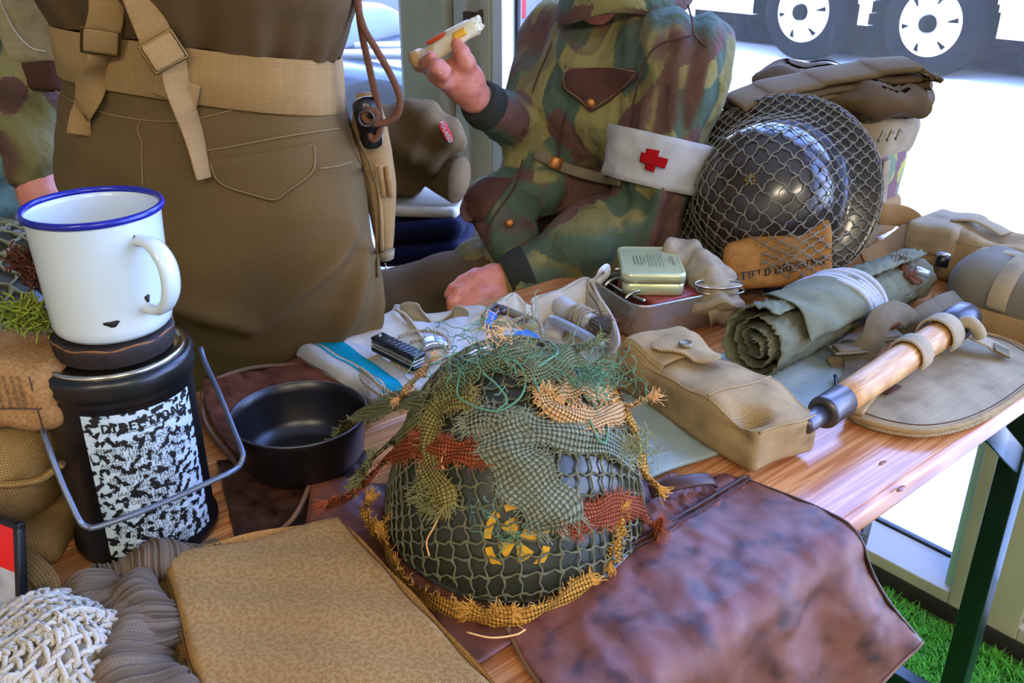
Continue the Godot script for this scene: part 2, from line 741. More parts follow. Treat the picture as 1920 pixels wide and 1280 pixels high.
	M.smock.uv1_scale = Vector3(1.0, 0.75, 1.0)
	M.smock.heightmap_enabled = true
	M.smock.heightmap_texture = noise_tex(0.02, [[0.0, grey(0)], [1.0, grey(1)]], 512, FastNoiseLite.TYPE_SIMPLEX_SMOOTH, 5, 21)
	M.smock.heightmap_scale = 1.6
	M.packcamo = mat(Color.WHITE, 0.9)
	M.packcamo.albedo_texture = camo_image(256, Color(0.70, 0.70, 0.32), [[Color(0.45, 0.52, 0.40), 0.02, 0.55], [Color(0.48, 0.35, 0.38), 0.02, 0.52]], 31)
	M.packcamo.uv1_triplanar = true
	M.packcamo.uv1_scale = Vector3(4, 2.2, 4)
	M.smock_plain = mat(Color(0.235, 0.215, 0.155), 0.9)
	M.smock_brown = cloth(Color(0.38, 0.26, 0.225), fuzz, 0.1, 0.02, soft, 0.2, true)
	M.cuffknit = mat(Color(0.15, 0.155, 0.125), 0.95)
	M.seam = mat(Color(0.52, 0.43, 0.28), 0.95)

	M.skin = mat(Color(0.80, 0.52, 0.43), 0.5)
	M.skin.subsurf_scatter_enabled = true
	M.skin.subsurf_scatter_strength = 0.12
	M.skin.albedo_texture = noise_tex(0.03, [[0.0, Color(0.92, 0.72, 0.70)], [0.6, Color(1, 1, 1)], [1.0, Color(1, 0.96, 0.92)]], 256, FastNoiseLite.TYPE_SIMPLEX_SMOOTH, 4, 13)
	M.skin.uv1_triplanar = true
	M.skin.uv1_scale = Vector3(8, 8, 8)
	M.nail = mat(Color(0.86, 0.62, 0.56), 0.3)
	M.hair = mat(Color(0.16, 0.11, 0.07), 0.7)
	M.eye = mat(Color(0.9, 0.9, 0.9), 0.2)

	M.leather = mat(Color(0.44, 0.255, 0.185), 0.50)
	M.leather.albedo_texture = noise_tex(0.008, [[0.0, Color(0.5, 0.48, 0.5)], [0.25, Color(0.75, 0.73, 0.73)], [0.45, Color(0.92, 0.91, 0.9)], [0.7, Color(1, 1, 1)], [1.0, Color(1, 0.95, 0.9)]], 1024, FastNoiseLite.TYPE_SIMPLEX_SMOOTH, 6, 17)
	M.leather.uv1_scale = Vector3(2.4, 2.4, 2.4)
	M.leather.metallic_specular = 0.38
	M.leather.heightmap_enabled = true
	M.leather.heightmap_texture = noise_tex(0.035, [[0.0, grey(0.1)], [0.4, grey(0.7)], [1.0, grey(1)]], 1024, FastNoiseLite.TYPE_CELLULAR, 4, 19)
	M.leather.heightmap_scale = 0.013
	M.leather.roughness_texture = noise_tex(0.015, [[0.0, grey(0.75)], [1.0, grey(1)]], 256, FastNoiseLite.TYPE_SIMPLEX_SMOOTH, 4, 23)
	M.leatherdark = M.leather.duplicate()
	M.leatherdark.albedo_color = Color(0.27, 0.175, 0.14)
	M.leatheredge = mat(Color(0.45, 0.33, 0.24), 0.9)
	M.lining = cloth(Color(0.20, 0.15, 0.12), fuzz, 0.04, 0.05, null, 0.3, true)

	M.steel = mat(Color(0.66, 0.65, 0.62), 0.36, 0.7)
	M.steel.roughness_texture = noise_tex(0.02, [[0.0, grey(0.6)], [1.0, grey(1)]], 256, FastNoiseLite.TYPE_SIMPLEX_SMOOTH, 4, 29)
	M.steel.uv1_triplanar = true
	M.steel.uv1_scale = Vector3(6, 6, 6)
	M.chrome = mat(Color(0.74, 0.71, 0.66), 0.18, 1.0)
	M.gunmetal = mat(Color(0.34, 0.32, 0.33), 0.36, 0.8)
	M.brass = mat(Color(0.50, 0.40, 0.24), 0.4, 0.9)
	M.dullbrass = mat(Color(0.50, 0.45, 0.33), 0.5, 0.7)
	M.copperstud = mat(Color(0.62, 0.40, 0.18), 0.4, 0.6)
	M.wire = mat(Color(0.42, 0.45, 0.50), 0.42, 0.7)
	M.tin = mat(Color(0.80, 0.82, 0.62), 0.22, 0.5)
	M.tinprint = mat(Color(0.12, 0.14, 0.10), 0.6)
	M.mugwhite = mat(Color(0.74, 0.79, 0.80), 0.12)
	M.mugwhite.clearcoat_enabled = true
	M.mugwhite.clearcoat = 0.5
	M.mugblue = mat(Color(0.07, 0.10, 0.52), 0.2)
	M.chip = mat(Color(0.07, 0.05, 0.045), 0.7)
	M.rust = mat(Color(0.70, 0.52, 0.34), 0.8)
	M.blackpaint = mat(Color(0.045, 0.045, 0.05), 0.42)
	M.blackpaint.roughness_texture = noise_tex(0.03, [[0.0, grey(0.6)], [1.0, grey(1)]], 256, FastNoiseLite.TYPE_SIMPLEX_SMOOTH, 4, 33)
	M.blackpaint.uv1_triplanar = true
	M.blackpaint.uv1_scale = Vector3(8, 8, 8)
	M.label = mat(Color.WHITE, 0.55)
	M.label.albedo_texture = noise_tex(0.036, [[0.0, Color(0.03, 0.03, 0.035)], [0.41, Color(0.05, 0.05, 0.055)], [0.43, Color(0.66, 0.74, 0.78)], [1.0, Color(0.74, 0.80, 0.82)]], 512, FastNoiseLite.TYPE_SIMPLEX, 5, 37)
	M.label.uv1_scale = Vector3(5, 5, 5)
	M.labelink = mat(Color(0.04, 0.04, 0.05), 0.6)
	M.enamelblack = mat(Color(0.05, 0.042, 0.05), 0.35)
	M.charwood = mat(Color(0.17, 0.11, 0.085), 0.7)
	M.charwood.albedo_texture = wood_image(256, Color(0.35, 0.3, 0.3), Color(1, 0.95, 0.9), 20.0, 3)
	M.charwood.uv1_scale = Vector3(12, 12, 12)
	M.charedge = mat(Color(0.50, 0.32, 0.17), 0.8)
	M.helmgreen = mat(Color(0.19, 0.20, 0.16), 0.36)
	M.helmgreen.roughness_texture = M.blackpaint.roughness_texture
	M.helmgreen.uv1_triplanar = true
	M.helmgreen.uv1_scale = Vector3(6, 6, 6)
	M.tommy = mat(Color(0.19, 0.155, 0.13), 0.26)
	M.tommy.clearcoat_enabled = true
	M.tommy.clearcoat = 0.6
	M.tommy.clearcoat_roughness = 0.15
	M.yellow = mat(Color(0.78, 0.58, 0.06), 0.6)
	M.dressing = cloth(Color(0.72, 0.50, 0.25), fuzz, 0.1, 0.04, wear, 0.15, true)
	M.ink = mat(Color(0.07, 0.06, 0.06), 0.8)
	M.paper = cloth(Color(0.70, 0.53, 0.34), fuzz, 0.15, 0.02, soft, 0.2, true)
	M.handle = mat(Color(0.85, 0.67, 0.42), 0.48)
	M.handle.albedo_texture = wood_image(512, Color(0.74, 0.62, 0.5), Color(1, 1, 1), 9.0, 5)
	M.handle.uv1_scale = Vector3(4, 9, 4)
	M.bluetape = mat(Color(0.04, 0.38, 0.72), 0.4)
	M.whitetape = mat(Color(0.86, 0.87, 0.88), 0.7)
	M.redbrown = mat(Color(0.52, 0.20, 0.15), 0.45)
	M.horn = mat(Color(0.05, 0.05, 0.055), 0.3)
	M.bristle = mat(Color(0.42, 0.37, 0.31), 0.8)
	M.silver = mat(Color(0.70, 0.74, 0.80), 0.25, 0.6)
	M.red = mat(Color(0.80, 0.05, 0.05), 0.7)
	M.redcross = cloth(Color(0.70, 0.06, 0.08), weave, 0.006, 0.02, null, 0.3, true)
	M.redcard = mat(Color(0.85, 0.06, 0.04), 0.35)
	M.cardprint = mat(Color(0.72, 0.74, 0.76), 0.4)
	M.cardprint.albedo_texture = noise_tex(0.03, [[0.0, Color(0.75, 0.7, 0.72)], [0.5, Color(0.95, 0.95, 0.96)], [1.0, Color(0.8, 0.86, 0.95)]], 128, FastNoiseLite.TYPE_CELLULAR, 2, 51)
	M.cardprint.uv1_triplanar = true
	M.cardprint.uv1_scale = Vector3(9, 9, 9)
	M.bread = mat(Color(0.93, 0.88, 0.72), 0.85)
	M.bread.heightmap_enabled = true
	M.bread.heightmap_texture = fuzz
	M.bread.heightmap_scale = 0.3
	M.bread.uv1_triplanar = true
	M.bread.uv1_scale = Vector3(25, 25, 25)
	M.crust = mat(Color(0.84, 0.66, 0.42), 0.7)
	M.sauce = mat(Color(0.78, 0.25, 0.05), 0.3)
	M.egg = mat(Color(0.90, 0.66, 0.14), 0.4)
	M.spread = mat(Color(0.92, 0.93, 0.94), 0.25)

	M.tabletop = mat(Color(0.86, 0.62, 0.40), 0.24)
	M.tabletop.albedo_texture = wood_image(1024, Color(0.68, 0.52, 0.40), Color(1, 1, 1), 5.0, 1)
	M.tabletop.uv1_scale = Vector3(0.6, 2.6, 1)
	M.tabletop.heightmap_enabled = true
	M.tabletop.heightmap_texture = noise_tex(0.02, [[0.0, grey(0)], [1, grey(1)]], 256, FastNoiseLite.TYPE_SIMPLEX_SMOOTH, 5, 43)
	M.tabletop.heightmap_scale = 0.03
	M.knot = mat(Color(0.60, 0.37, 0.23), 0.3)
	M.greenmetal = mat(Color(0.035, 0.11, 0.075), 0.3)
	M.frame = mat(Color(0.72, 0.70, 0.60), 0.55)
	M.frame.albedo_texture = soft
	M.frame.uv1_triplanar = true
	M.frame.uv1_scale = Vector3(1.3, 0.7, 1.3)
	M.framegrey = mat(Color(0.70, 0.70, 0.67), 0.5)
	M.framedark = mat(Color(0.16, 0.155, 0.14), 0.6)
	M.alu = mat(Color(0.80, 0.83, 0.86), 0.35, 0.3)
	M.seal = mat(Color(0.10, 0.11, 0.14), 0.6)
	M.rusty = mat(Color(0.26, 0.18, 0.12), 0.8)
	M.glass = mat(Color(0.9, 0.95, 1.0, 0.06), 0.0)
	M.glass.transparency = BaseMaterial3D.TRANSPARENCY_ALPHA
	M.plaster = mat(Color(0.80, 0.78, 0.73), 0.9)
	M.ceilingpaint = mat(Color(0.86, 0.85, 0.82), 0.9)
	M.turf = mat(Color(0.20, 0.36, 0.09), 0.95)
	M.blade = mat(Color(0.34, 0.66, 0.15), 0.7)
	M.blade.backlight_enabled = true
	M.blade.backlight = Color(0.1, 0.2, 0.04)
	M.blade.vertex_color_use_as_albedo = true
	M.fill_lamp = mat(Color(0.9, 0.9, 0.9), 0.5)  # glowing face of the added fill panels
	M.fill_lamp.emission_enabled = true
	M.fill_lamp.emission = Color(1.0, 0.95, 0.86)
	M.fill_lamp.emission_energy_multiplier = 2.0
	M.concrete = mat(Color(0.80, 0.79, 0.76), 0.9)
	M.shade_toned_asphalt = mat(Color(0.17, 0.18, 0.20), 0.9)  # dark colour carries the shade lying on the far ground
	M.shade_toned_asphalt.albedo_texture = fuzz
	M.shade_toned_asphalt.uv1_triplanar = true
	M.truckwhite = mat(Color(0.93, 0.93, 0.93), 0.3)
	M.rim = mat(Color(0.90, 0.90, 0.88), 0.3, 0.2)
	M.tyre = mat(Color(0.045, 0.05, 0.06), 0.8)
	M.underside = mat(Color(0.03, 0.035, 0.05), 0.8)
	M.tyre.metallic_specular = 0.12
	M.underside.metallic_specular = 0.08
	M.carblue = mat(Color(0.10, 0.16, 0.24), 0.2)
	M.carglass = mat(Color(0.05, 0.08, 0.12), 0.08)
	M.soil = mat(Color(0.45, 0.50, 0.20), 0.9)


# ---------------------------------------------------------------- the room and what lies outside

func box_part(called: String, a: Vector3, b: Vector3, m: Material, parent: Node3D, r := 0.002) -> MeshInstance3D:
	var mb := MB.new()
	beam(mb, a, b, r)
	return put(called, mb, m, parent)


func build_room() -> void:
	var f := structure("floor", Vector3(-1, 0, -0.5), "floor covered with artificial grass")
	box_part("slab", Vector3(-4.2, -0.15, -5.2), Vector3(1.78, 0, 4.2), M.turf, f)
	var turf := Node3D.new()
	turf.name = "artificial_grass"
	add_child(turf)
	turf.set_meta("kind", "stuff")
	turf.set_meta("label", "bright green artificial grass on the floor below the table end")
	turf.set_meta("category", "grass")
	var blade := MB.new()
	for s in 3:
		var a := s * 2.1
		var d := Vector3(cos(a), 0, sin(a))
		var o := Vector3(cos(a * 3.0), 0, sin(a * 3.0)) * 0.004
		var p0 := blade.vert(o - d * 0.0014)
		var p1 := blade.vert(o + d * 0.0014)
		var p2 := blade.vert(o + d * 0.001 + Vector3(-d.z, 0, d.x) * 0.006 + Vector3(0, 0.013, 0))
		var p3 := blade.vert(o - d * 0.001 + Vector3(-d.z, 0, d.x) * 0.006 + Vector3(0, 0.013, 0))
		var p4 := blade.vert(o + Vector3(-d.z, 0, d.x) * 0.015 + Vector3(0, 0.020, 0))
		blade.quad(p0, p1, p2, p3)
		blade.tri(p3, p2, p4)
	var mm := MultiMesh.new()
	mm.transform_format = MultiMesh.TRANSFORM_3D
	mm.use_colors = true
	mm.mesh = blade.mesh()
	mm.instance_count = 26000
	for i in 26000:
		var p := Vector3(rng.randf_range(0.75, 1.59), 0.0, rng.randf_range(-1.15, 0.15))
		var s := rng.randf_range(0.7, 1.35)
		mm.set_instance_transform(i, Transform3D(Basis(Vector3.UP, rng.randf() * TAU).scaled(Vector3(s, s, s)), p))
		var t := rng.randf()
		mm.set_instance_color(i, Color(0.55 + 0.55 * t, 0.7 + 0.5 * t, 0.5 + 0.4 * t))
	var mi := MultiMeshInstance3D.new()
	mi.name = "grass_blades"
	mi.multimesh = mm
	mi.material_override = M.blade
	turf.add_child(mi)

	var c := structure("ceiling", Vector3(-1, 3.0, -0.5), "pale flat ceiling")
	box_part("slab", Vector3(-4.2, 3.0, -5.2), Vector3(1.95, 3.2, 4.2), M.ceilingpaint, c)
	var wl := structure("wall_left", Vector3(-4.1, 0, -0.5))
	box_part("plaster", Vector3(-4.2, 0, -5.2), Vector3(-4.0, 3.0, 4.2), M.plaster, wl)
	var wb := structure("wall_back", Vector3(-1, 0, -5.1))
	box_part("plaster", Vector3(-4.0, 0, -5.2), Vector3(1.62, 3.0, -5.0), M.plaster, wb)
	var wf := structure("wall_front", Vector3(-1, 0, 4.1))
	box_part("plaster", Vector3(-4.0, 0, 4.0), Vector3(1.62, 3.0, 4.2), M.plaster, wf)

	# the glazed wall: plinth, head, posts
	var wr := structure("wall_right", Vector3(XW, 0, -0.5), "glazed shop front of grey-green painted frames")
	box_part("plinth", Vector3(XW, 0, -5.2), Vector3(XW + 0.14, 0.04, 4.2), M.framedark, wr)
	box_part("head", Vector3(XW, 2.62, -5.2), Vector3(XW + 0.14, 3.0, 4.2), M.frame, wr)
	# broad post beside the seated man: two door stiles with a worn weather strip and hinge between them
	box_part("door_stile", Vector3(XW + 0.004, 0.04, -2.435), Vector3(XW + 0.12, 2.62, -2.235), M.frame, wr, 0.004)
	box_part("stile_moulding", Vector3(XW - 0.012, 0.04, -2.235), Vector3(XW + 0.10, 2.62, -2.196), M.frame, wr, 0.012)
	box_part("gap", Vector3(XW + 0.05, 0.04, -2.197), Vector3(XW + 0.10, 2.62, -2.176), M.seal, wr)
	box_part("inner_stile", Vector3(XW + 0.006, 0.04, -2.177), Vector3(XW + 0.12, 2.62, -2.118), M.framegrey, wr, 0.003)
	box_part("stile_board", Vector3(XW + 0.02, 0.04, -2.118), Vector3(XW + 0.12, 2.62, -2.075), M.frame, wr, 0.002)
	box_part("weather_strip", Vector3(XW + 0.016, 0.04, -2.075), Vector3(XW + 0.12, 2.62, -2.060), M.rusty, wr, 0.002)
	box_part("hinge_stile", Vector3(XW + 0.004, 0.04, -2.060), Vector3(XW + 0.12, 2.62, -2.020), M.frame, wr, 0.003)
	var hb := MB.new()
	for k in 4:
		beam(hb, Vector3(XW + 0.010, 0.93 + k * 0.018, -2.074), Vector3(XW + 0.019, 0.943 + k * 0.018, -2.062), 0.003)
		beam(hb, Vector3(XW + 0.010, 1.085 + k * 0.02, -2.074), Vector3(XW + 0.019, 1.098 + k * 0.02, -2.062), 0.003)
	put("strip_link", hb, M.frame, wr)
	var hg := MB.new()
	beam(hg, Vector3(XW - 0.002, 1.025, -2.125), Vector3(XW + 0.016, 1.052, -2.046), 0.003)
	tube(hg, [Vector3(XW - 0.002, 1.012, -2.046), Vector3(XW - 0.002, 1.062, -2.046)], 0.006, 8)
	put("hinge", hg, M.rusty, wr)
	# post at the right, two stiles with a gap
	box_part("stile", Vector3(XW, 0.04, -0.566), Vector3(XW + 0.12, 2.62, -0.515), M.frame, wr, 0.003)
	box_part("gap", Vector3(XW + 0.03, 0.04, -0.516), Vector3(XW + 0.09, 2.62, -0.508), M.seal, wr)
	box_part("stile", Vector3(XW, 0.04, -0.509), Vector3(XW + 0.12, 2.62, -0.43), M.frame, wr, 0.003)
	box_part("stile", Vector3(XW, 0.04, 0.98), Vector3(XW + 0.12, 2.62, 1.12), M.frame, wr, 0.003)
	box_part("stile", Vector3(XW, 0.04, 2.5), Vector3(XW + 0.12, 2.62, 2.64), M.frame, wr, 0.003)
	box_part("stile", Vector3(XW, 0.04, -4.1), Vector3(XW + 0.12, 2.62, -3.96), M.frame, wr, 0.003)
	var la := MB.new()
	beam(la, Vector3(XW - 0.012, 1.10, -2.475), Vector3(XW + 0.01, 1.128, -2.452), 0.003)
	put("latch", la, M.framegrey, wr)

	window(1, -3.96, -2.435, 0.05, 0.022)
	window(2, -2.02, -0.566, 0.068, 0.018)
	window(3, -0.43, 0.98, 0.068, 0.018)
	window(4, 1.12, 2.5, 0.068, 0.018)
	window(5, 2.64, 4.0, 0.068, 0.018)
	window(6, -5.0, -4.1, 0.068, 0.018)

	for p in [[-2.2, 1.4], [-0.6, 2.8]]:
		added_ceiling_lamp(Vector3(p[0], 2.985, p[1]))


# one window of the glazed wall: bottom rail, lit aluminium bead on all sides, pane
func window(n: int, z0: float, z1: float, rail: float, bead: float) -> void:
	var w := structure("window_%d" % n, Vector3(XW + 0.06, 0.04, (z0 + z1) * 0.5), "tall shop window with an aluminium bead")
	box_part("bottom_rail", Vector3(XW, 0.04, z0), Vector3(XW + 0.12, rail, z1), M.frame, w, 0.003)
	var mb := MB.new()
	# sloping aluminium sill in front of the pane
	var a := Vector3(XW + 0.002, rail, z0)
	var b := Vector3(XW + 0.002, rail, z1)
	var up := Vector3(0.055, 0.036, 0)
	var k := [mb.vert(a), mb.vert(b), mb.vert(b + up), mb.vert(a + up), mb.vert(a + Vector3(0.055, 0, 0)), mb.vert(b + Vector3(0.055, 0, 0))]
	mb.quad(k[0], k[1], k[2], k[3])
	mb.quad(k[3], k[2], k[5], k[4])
	mb.flat = true
	put("sill", mb, M.alu, w)
	var d := 0.028
	box_part("bead", Vector3(XW + 0.012, rail, z0), Vector3(XW + 0.075, 2.62, z0 + d * 1.6), M.alu, w, 0.003)
	box_part("bead", Vector3(XW + 0.012, rail, z1 - bead), Vector3(XW + 0.075, 2.62, z1), M.alu, w, 0.003)
	box_part("bead", Vector3(XW + 0.012, 2.58, z0), Vector3(XW + 0.075, 2.62, z1), M.alu, w, 0.003)
	box_part("seal", Vector3(XW + 0.058, rail + 0.03, z0 + d * 1.6), Vector3(XW + 0.072, 2.6, z0 + d * 1.6 + 0.009), M.seal, w)
	box_part("seal", Vector3(XW + 0.058, rail + 0.032, z0), Vector3(XW + 0.072, rail + 0.042, z1), M.seal, w)
	box_part("pane", Vector3(XW + 0.064, rail + 0.03, z0), Vector3(XW + 0.068, 2.61, z1), M.glass, w, 0.0005)


func added_ceiling_lamp(p: Vector3) -> void:  # panel added out of view as fill light for the room
	var t := thing("added_ceiling_lamp", "added white square fill light panel set flush in the ceiling, out of view", "fill_lamp", p, "added ceiling fill panels")
	box_part("housing", p + Vector3(-0.63, 0.0, -0.33), p + Vector3(0.63, 0.014, 0.33), M.plaster, t)
	box_part("diffuser", p + Vector3(-0.6, -0.006, -0.3), p + Vector3(0.6, 0.002, 0.3), M.fill_lamp, t)
	var l := AreaLight3D.new()
	l.name = "fill_glow"
	l.area_size = Vector2(1.2, 0.6)
	l.light_energy = 6.5
	l.light_color = Color(1.0, 0.92, 0.80)
	l.area_range = 12.0
	l.shadow_enabled = true
	l.rotation = Vector3(-PI / 2, 0, 0)
	l.position = Vector3(0, -0.02, 0)
	t.add_child(l)


func build_outside() -> void:
	var g := structure("ground", Vector3(8, 0, -5), "sunlit pale paving outside the windows")
	box_part("paving", Vector3(1.78, -0.2, -40), Vector3(60, 0.0, 40), M.concrete, g)
	box_part("shade_toned_asphalt", Vector3(5.6, -0.1, -60), Vector3(60, 0.012, -9.0), M.shade_toned_asphalt, g)  # shade on the far ground, painted as a darker surface
	truck()
	parked_car()


func truck() -> void:
	var x := 7.9
	var t := thing("truck", "large white truck parked outside, two wheels under white bodywork", "truck", Vector3(9.1, 0, -4.5))
	var mb := MB.new()
	# side panel with cut wheel arches, built of upright strips
	var z := -6.9
	while z < 1.5:
		var z2 := z + 0.02
		var lo := 0.36
		for h in [-5.197, -3.972]:
			var q: float = absf((z + z2) * 0.5 - h)
			if q < 0.56:
				lo = maxf(lo, 0.42 + sqrt(0.56 * 0.56 - q * q) * 0.95)
		var k := [mb.vert(Vector3(x, lo, z)), mb.vert(Vector3(x, lo, z2)), mb.vert(Vector3(x, 3.1, z2)), mb.vert(Vector3(x, 3.1, z)), mb.vert(Vector3(x + 0.1, lo, z)), mb.vert(Vector3(x + 0.1, lo, z2))]
		mb.quad(k[0], k[3], k[2], k[1])
		mb.quad(k[0], k[1], k[5], k[4])
		z = z2
	beam(mb, Vector3(x + 0.1, 0.9, -6.9), Vector3(x + 2.4, 3.1, 1.5), 0.03)
	put("body", mb, M.truckwhite, t)
	var un := MB.new()
	beam(un, Vector3(x + 0.45, 0.22, -6.85), Vector3(x + 2.0, 0.9, 1.4), 0.03)
	put("chassis", un, M.underside, t)
	box_part("under_shade_block", Vector3(x + 0.55, 0.03, -6.85), Vector3(x + 1.9, 0.5, 1.4), M.underside, t, 0.03)  # dark block added to deepen the shade under the truck
	for h in [-5.197, -3.972]:
		var xf := Transform3D(Basis(Vector3.BACK, PI / 2), Vector3(x + 0.02, 0.428, h))
		var ty := MB.new()
		lathe(ty, [Vector2(0.262, -0.26), Vector2(0.30, -0.27), Vector2(0.40, -0.27), Vector2(0.428, -0.24), Vector2(0.432, -0.12), Vector2(0.428, 0.0), Vector2(0.40, 0.035), Vector2(0.35, 0.042), Vector2(0.29, 0.036), Vector2(0.262, 0.02)], 64)
		var wh := put("tyre", ty, M.tyre, t, xf)
		var r := MB.new()
		lathe(r, [Vector2(0.266, 0.0), Vector2(0.268, 0.035), Vector2(0.255, 0.045), Vector2(0.235, 0.035), Vector2(0.16, 0.075), Vector2(0.085, 0.085), Vector2(0.07, 0.05), Vector2(0.0, 0.05)], 64)
		var rm := put("rim", r, M.rim, wh, xf)
		var hu := MB.new()
		lathe(hu, [Vector2(0.068, 0.05), Vector2(0.066, 0.10), Vector2(0.05, 0.12), Vector2(0.0, 0.122)], 32)
		put("hub", hu, M.underside, wh, xf)
		for k in 6:
			var ve := MB.new()
			var a := k * TAU / 6.0 + 0.35
			var c := Vector3(cos(a), 0, sin(a)) * 0.205 + Vector3(0, 0.057, 0)
			var s := Vector3(-sin(a), 0, cos(a)) * 0.02
			var o := Vector3(cos(a), -0.45, sin(a)) * 0.035
			slab(ve, [c - s * 0.2 - o, c + s * 0.2 - o, c + s + o, c - s + o], Vector3(0, 1, 0), 0.006)
			put("vent", ve, M.underside, rm, xf)
	for zz in [-4.55, -6.0, -3.2]:
		box_part("mud_flap", Vector3(x + 0.1, 0.12, zz - 0.05), Vector3(x + 0.2, 0.5, zz + 0.05), M.underside, t, 0.01)


func build_table() -> void:
	var t := thing("beer_table", "long varnished wooden plank table with green folding metal legs", "table", Vector3(0.4, 0, -0.68))
	var zs := [ZN, -0.565, -0.79, ZF]
	for k in 3:
		var mb := MB.new()
		var a: float = zs[k]
		var b: float = zs[k + 1] + 0.0015
		rbox(mb, Vector3(2.42, 0.028, a - b), 0.009 if k != 1 else 0.003, 2, null, Vector3(0.35, TB - 0.014, (a + b) * 0.5))
		for i in mb.uv.size():
			mb.uv[i] = Vector2(mb.v[i].x, mb.v[i].z + k * 0.37)
		put("plank", mb, M.tabletop, t)
	for p in [Vector3(0.8357, 0.78, -0.3865), Vector3(0.8072, 0.78, -0.3496)]:
		var kn := MB.new()
		lathe(kn, [Vector2(0.0045, -0.001), Vector2(0.004, 0.0001), Vector2(0.0, 0.00015)], 20, Vector2(1.7, 0.7))
		put("knot", kn, M.knot, t, Transform3D(Basis.IDENTITY, p))
	# folding leg frames of green steel
	for x in [1.28, -0.55]:
		var mb := MB.new()
		for z in [-0.405, -0.955]:
			beam(mb, Vector3(x - 0.017, 0.03, z - 0.017), Vector3(x + 0.017, TB - 0.03, z + 0.017), 0.003)
		beam(mb, Vector3(x - 0.017, 0.10, -0.955), Vector3(x + 0.012, 0.135, -0.405), 0.003)
		beam(mb, Vector3(x - 0.017, TB - 0.06, -0.955), Vector3(x + 0.017, TB - 0.03, -0.405), 0.003)
		put("leg_frame", mb, M.greenmetal, t)
		var br := MB.new()
		for z in [-0.405, -0.955]:
			strap(br, [Vector3(x - 0.01, 0.60, z + 0.012), Vector3(x - 0.20 * signf(x), TB - 0.035, z + 0.012)], Vector3(0, 0, 1), 0.035, 0.004)
		tube(br, [Vector3(x - 0.13 * signf(x), 0.695, -0.955), Vector3(x - 0.13 * signf(x), 0.695, -0.405)], 0.005, 8)
		put("brace", br, M.greenmetal, t)


# the low dark car nearest the left pane, its roof rails catching the light; red posts further off
func parked_car() -> void:
	var c := Vector3(2.6543, 0.45, -4.2655)
	var t := thing("car", "dark blue car with bright roof rails seen through the pane behind the lanyard", "car", Vector3(c.x, 0, c.z - 0.5))
	var mb := MB.new()
	var xf := Transform3D(Basis(Vector3.UP, 0.5), Vector3(c.x - 0.2, 0, c.z - 0.75))
	rbox(mb, Vector3(1.6, 0.42, 3.4), 0.16, 6, func(p): return p + Vector3(0, 0.05 * cos(p.z * 1.2), 0), Vector3(0, 0.40, 0))
	rbox(mb, Vector3(1.3, 0.30, 1.7), 0.13, 6, func(p): return p * Vector3(1.0 - 0.25 * clampf(p.y * 4.0, 0, 1), 1, 1.0 - 0.2 * clampf(p.y * 4.0, 0, 1)), Vector3(0, 0.66, -0.2))
	put("body", mb, M.carblue, t, xf)
	for x in [-0.45, -0.15, 0.5]:
		var r := MB.new()
		tube(r, [Vector3(x, 0.64, 0.55), Vector3(x, 0.68, 1.2), Vector3(x, 0.645, 1.6)], 0.025, 8)
		put("rail", r, M.alu, t, xf)
	for w in [[-0.8, -1.1], [0.8, -1.1], [-0.8, 1.1], [0.8, 1.1]]:
		var wm := MB.new()
		lathe(wm, [Vector2(0.0, -0.09), Vector2(0.26, -0.09), Vector2(0.30, -0.06), Vector2(0.30, 0.06), Vector2(0.26, 0.09), Vector2(0.0, 0.09)], 32)
		put("wheel", wm, M.tyre, t, xf * Transform3D(Basis(Vector3.BACK, PI / 2), Vector3(w[0], 0.30, w[1])))
	for q in [[Vector3(8.2116, 0, -9.4942), "left"], [Vector3(7.8016, 0, -8.6317), "right"]]:
		var p: Vector3 = q[0]
		var pm := MB.new()
		tube(pm, [p, p + Vector3(0.02, 1.2, 0.0)], 0.03, 10)
		tube(pm, [p + Vector3(0, 0.0, 0), p + Vector3(0, 0.012, 0)], 0.08, 14)
		var o := put("red_post", pm, M.redcard, self)
		tag(o, "thin red post outside, %s of the two beyond the seated person's collar" % q[1], "post")
	var bx := Vector3(3.9245, 0.35, -4.5706)
	var b := thing("white_bench", "low white bench with dark slots outside, beyond the raised forearm", "bench", Vector3(bx.x, 0, bx.z))
	box_part("seat", Vector3(bx.x - 0.5, 0.30, bx.z - 0.3), Vector3(bx.x + 0.6, 0.38, bx.z + 0.3), M.truckwhite, b, 0.02)
	box_part("base", Vector3(bx.x - 0.45, 0.0, bx.z - 0.25), Vector3(bx.x + 0.55, 0.30, bx.z + 0.25), M.carglass, b, 0.02)


# ---------------------------------------------------------------- people

const EYE := Vector3(0, 1.31, 0)
const RT := Vector3(0.7641, 0, 0.6451)    # to the viewer's right, level
const FW := Vector3(0.6451, 0, -0.7641)   # away from the viewer, level


# a point given as metres to the right, height, metres away from the viewer
func cf(x: float, y: float, r: float) -> Vector3:
	return RT * x + FW * r + Vector3(0, y, 0)


# where the sight line through a point enters a body
func hit(inside: Callable, through: Vector3, lift := 0.0, near := 0.35) -> Vector3:
	var d := (through - EYE).normalized()
	var t := near
	while t < 2.6 and not inside.call(EYE + d * t):
		t += 0.008
	if t >= 2.6:
		return through
	var a := t - 0.008
	for i in 7:
		var m := (a + t) * 0.5
		if inside.call(EYE + d * m):
			t = m
		else:
			a = m
	return EYE + d * (t - lift)


func hits(inside: Callable, pts: Array, n: int, lift := 0.0, closed := false) -> PackedVector3Array:
	var out := PackedVector3Array()
	for p in curve(pts, n, closed):
		out.append(hit(inside, p, lift))
	return out


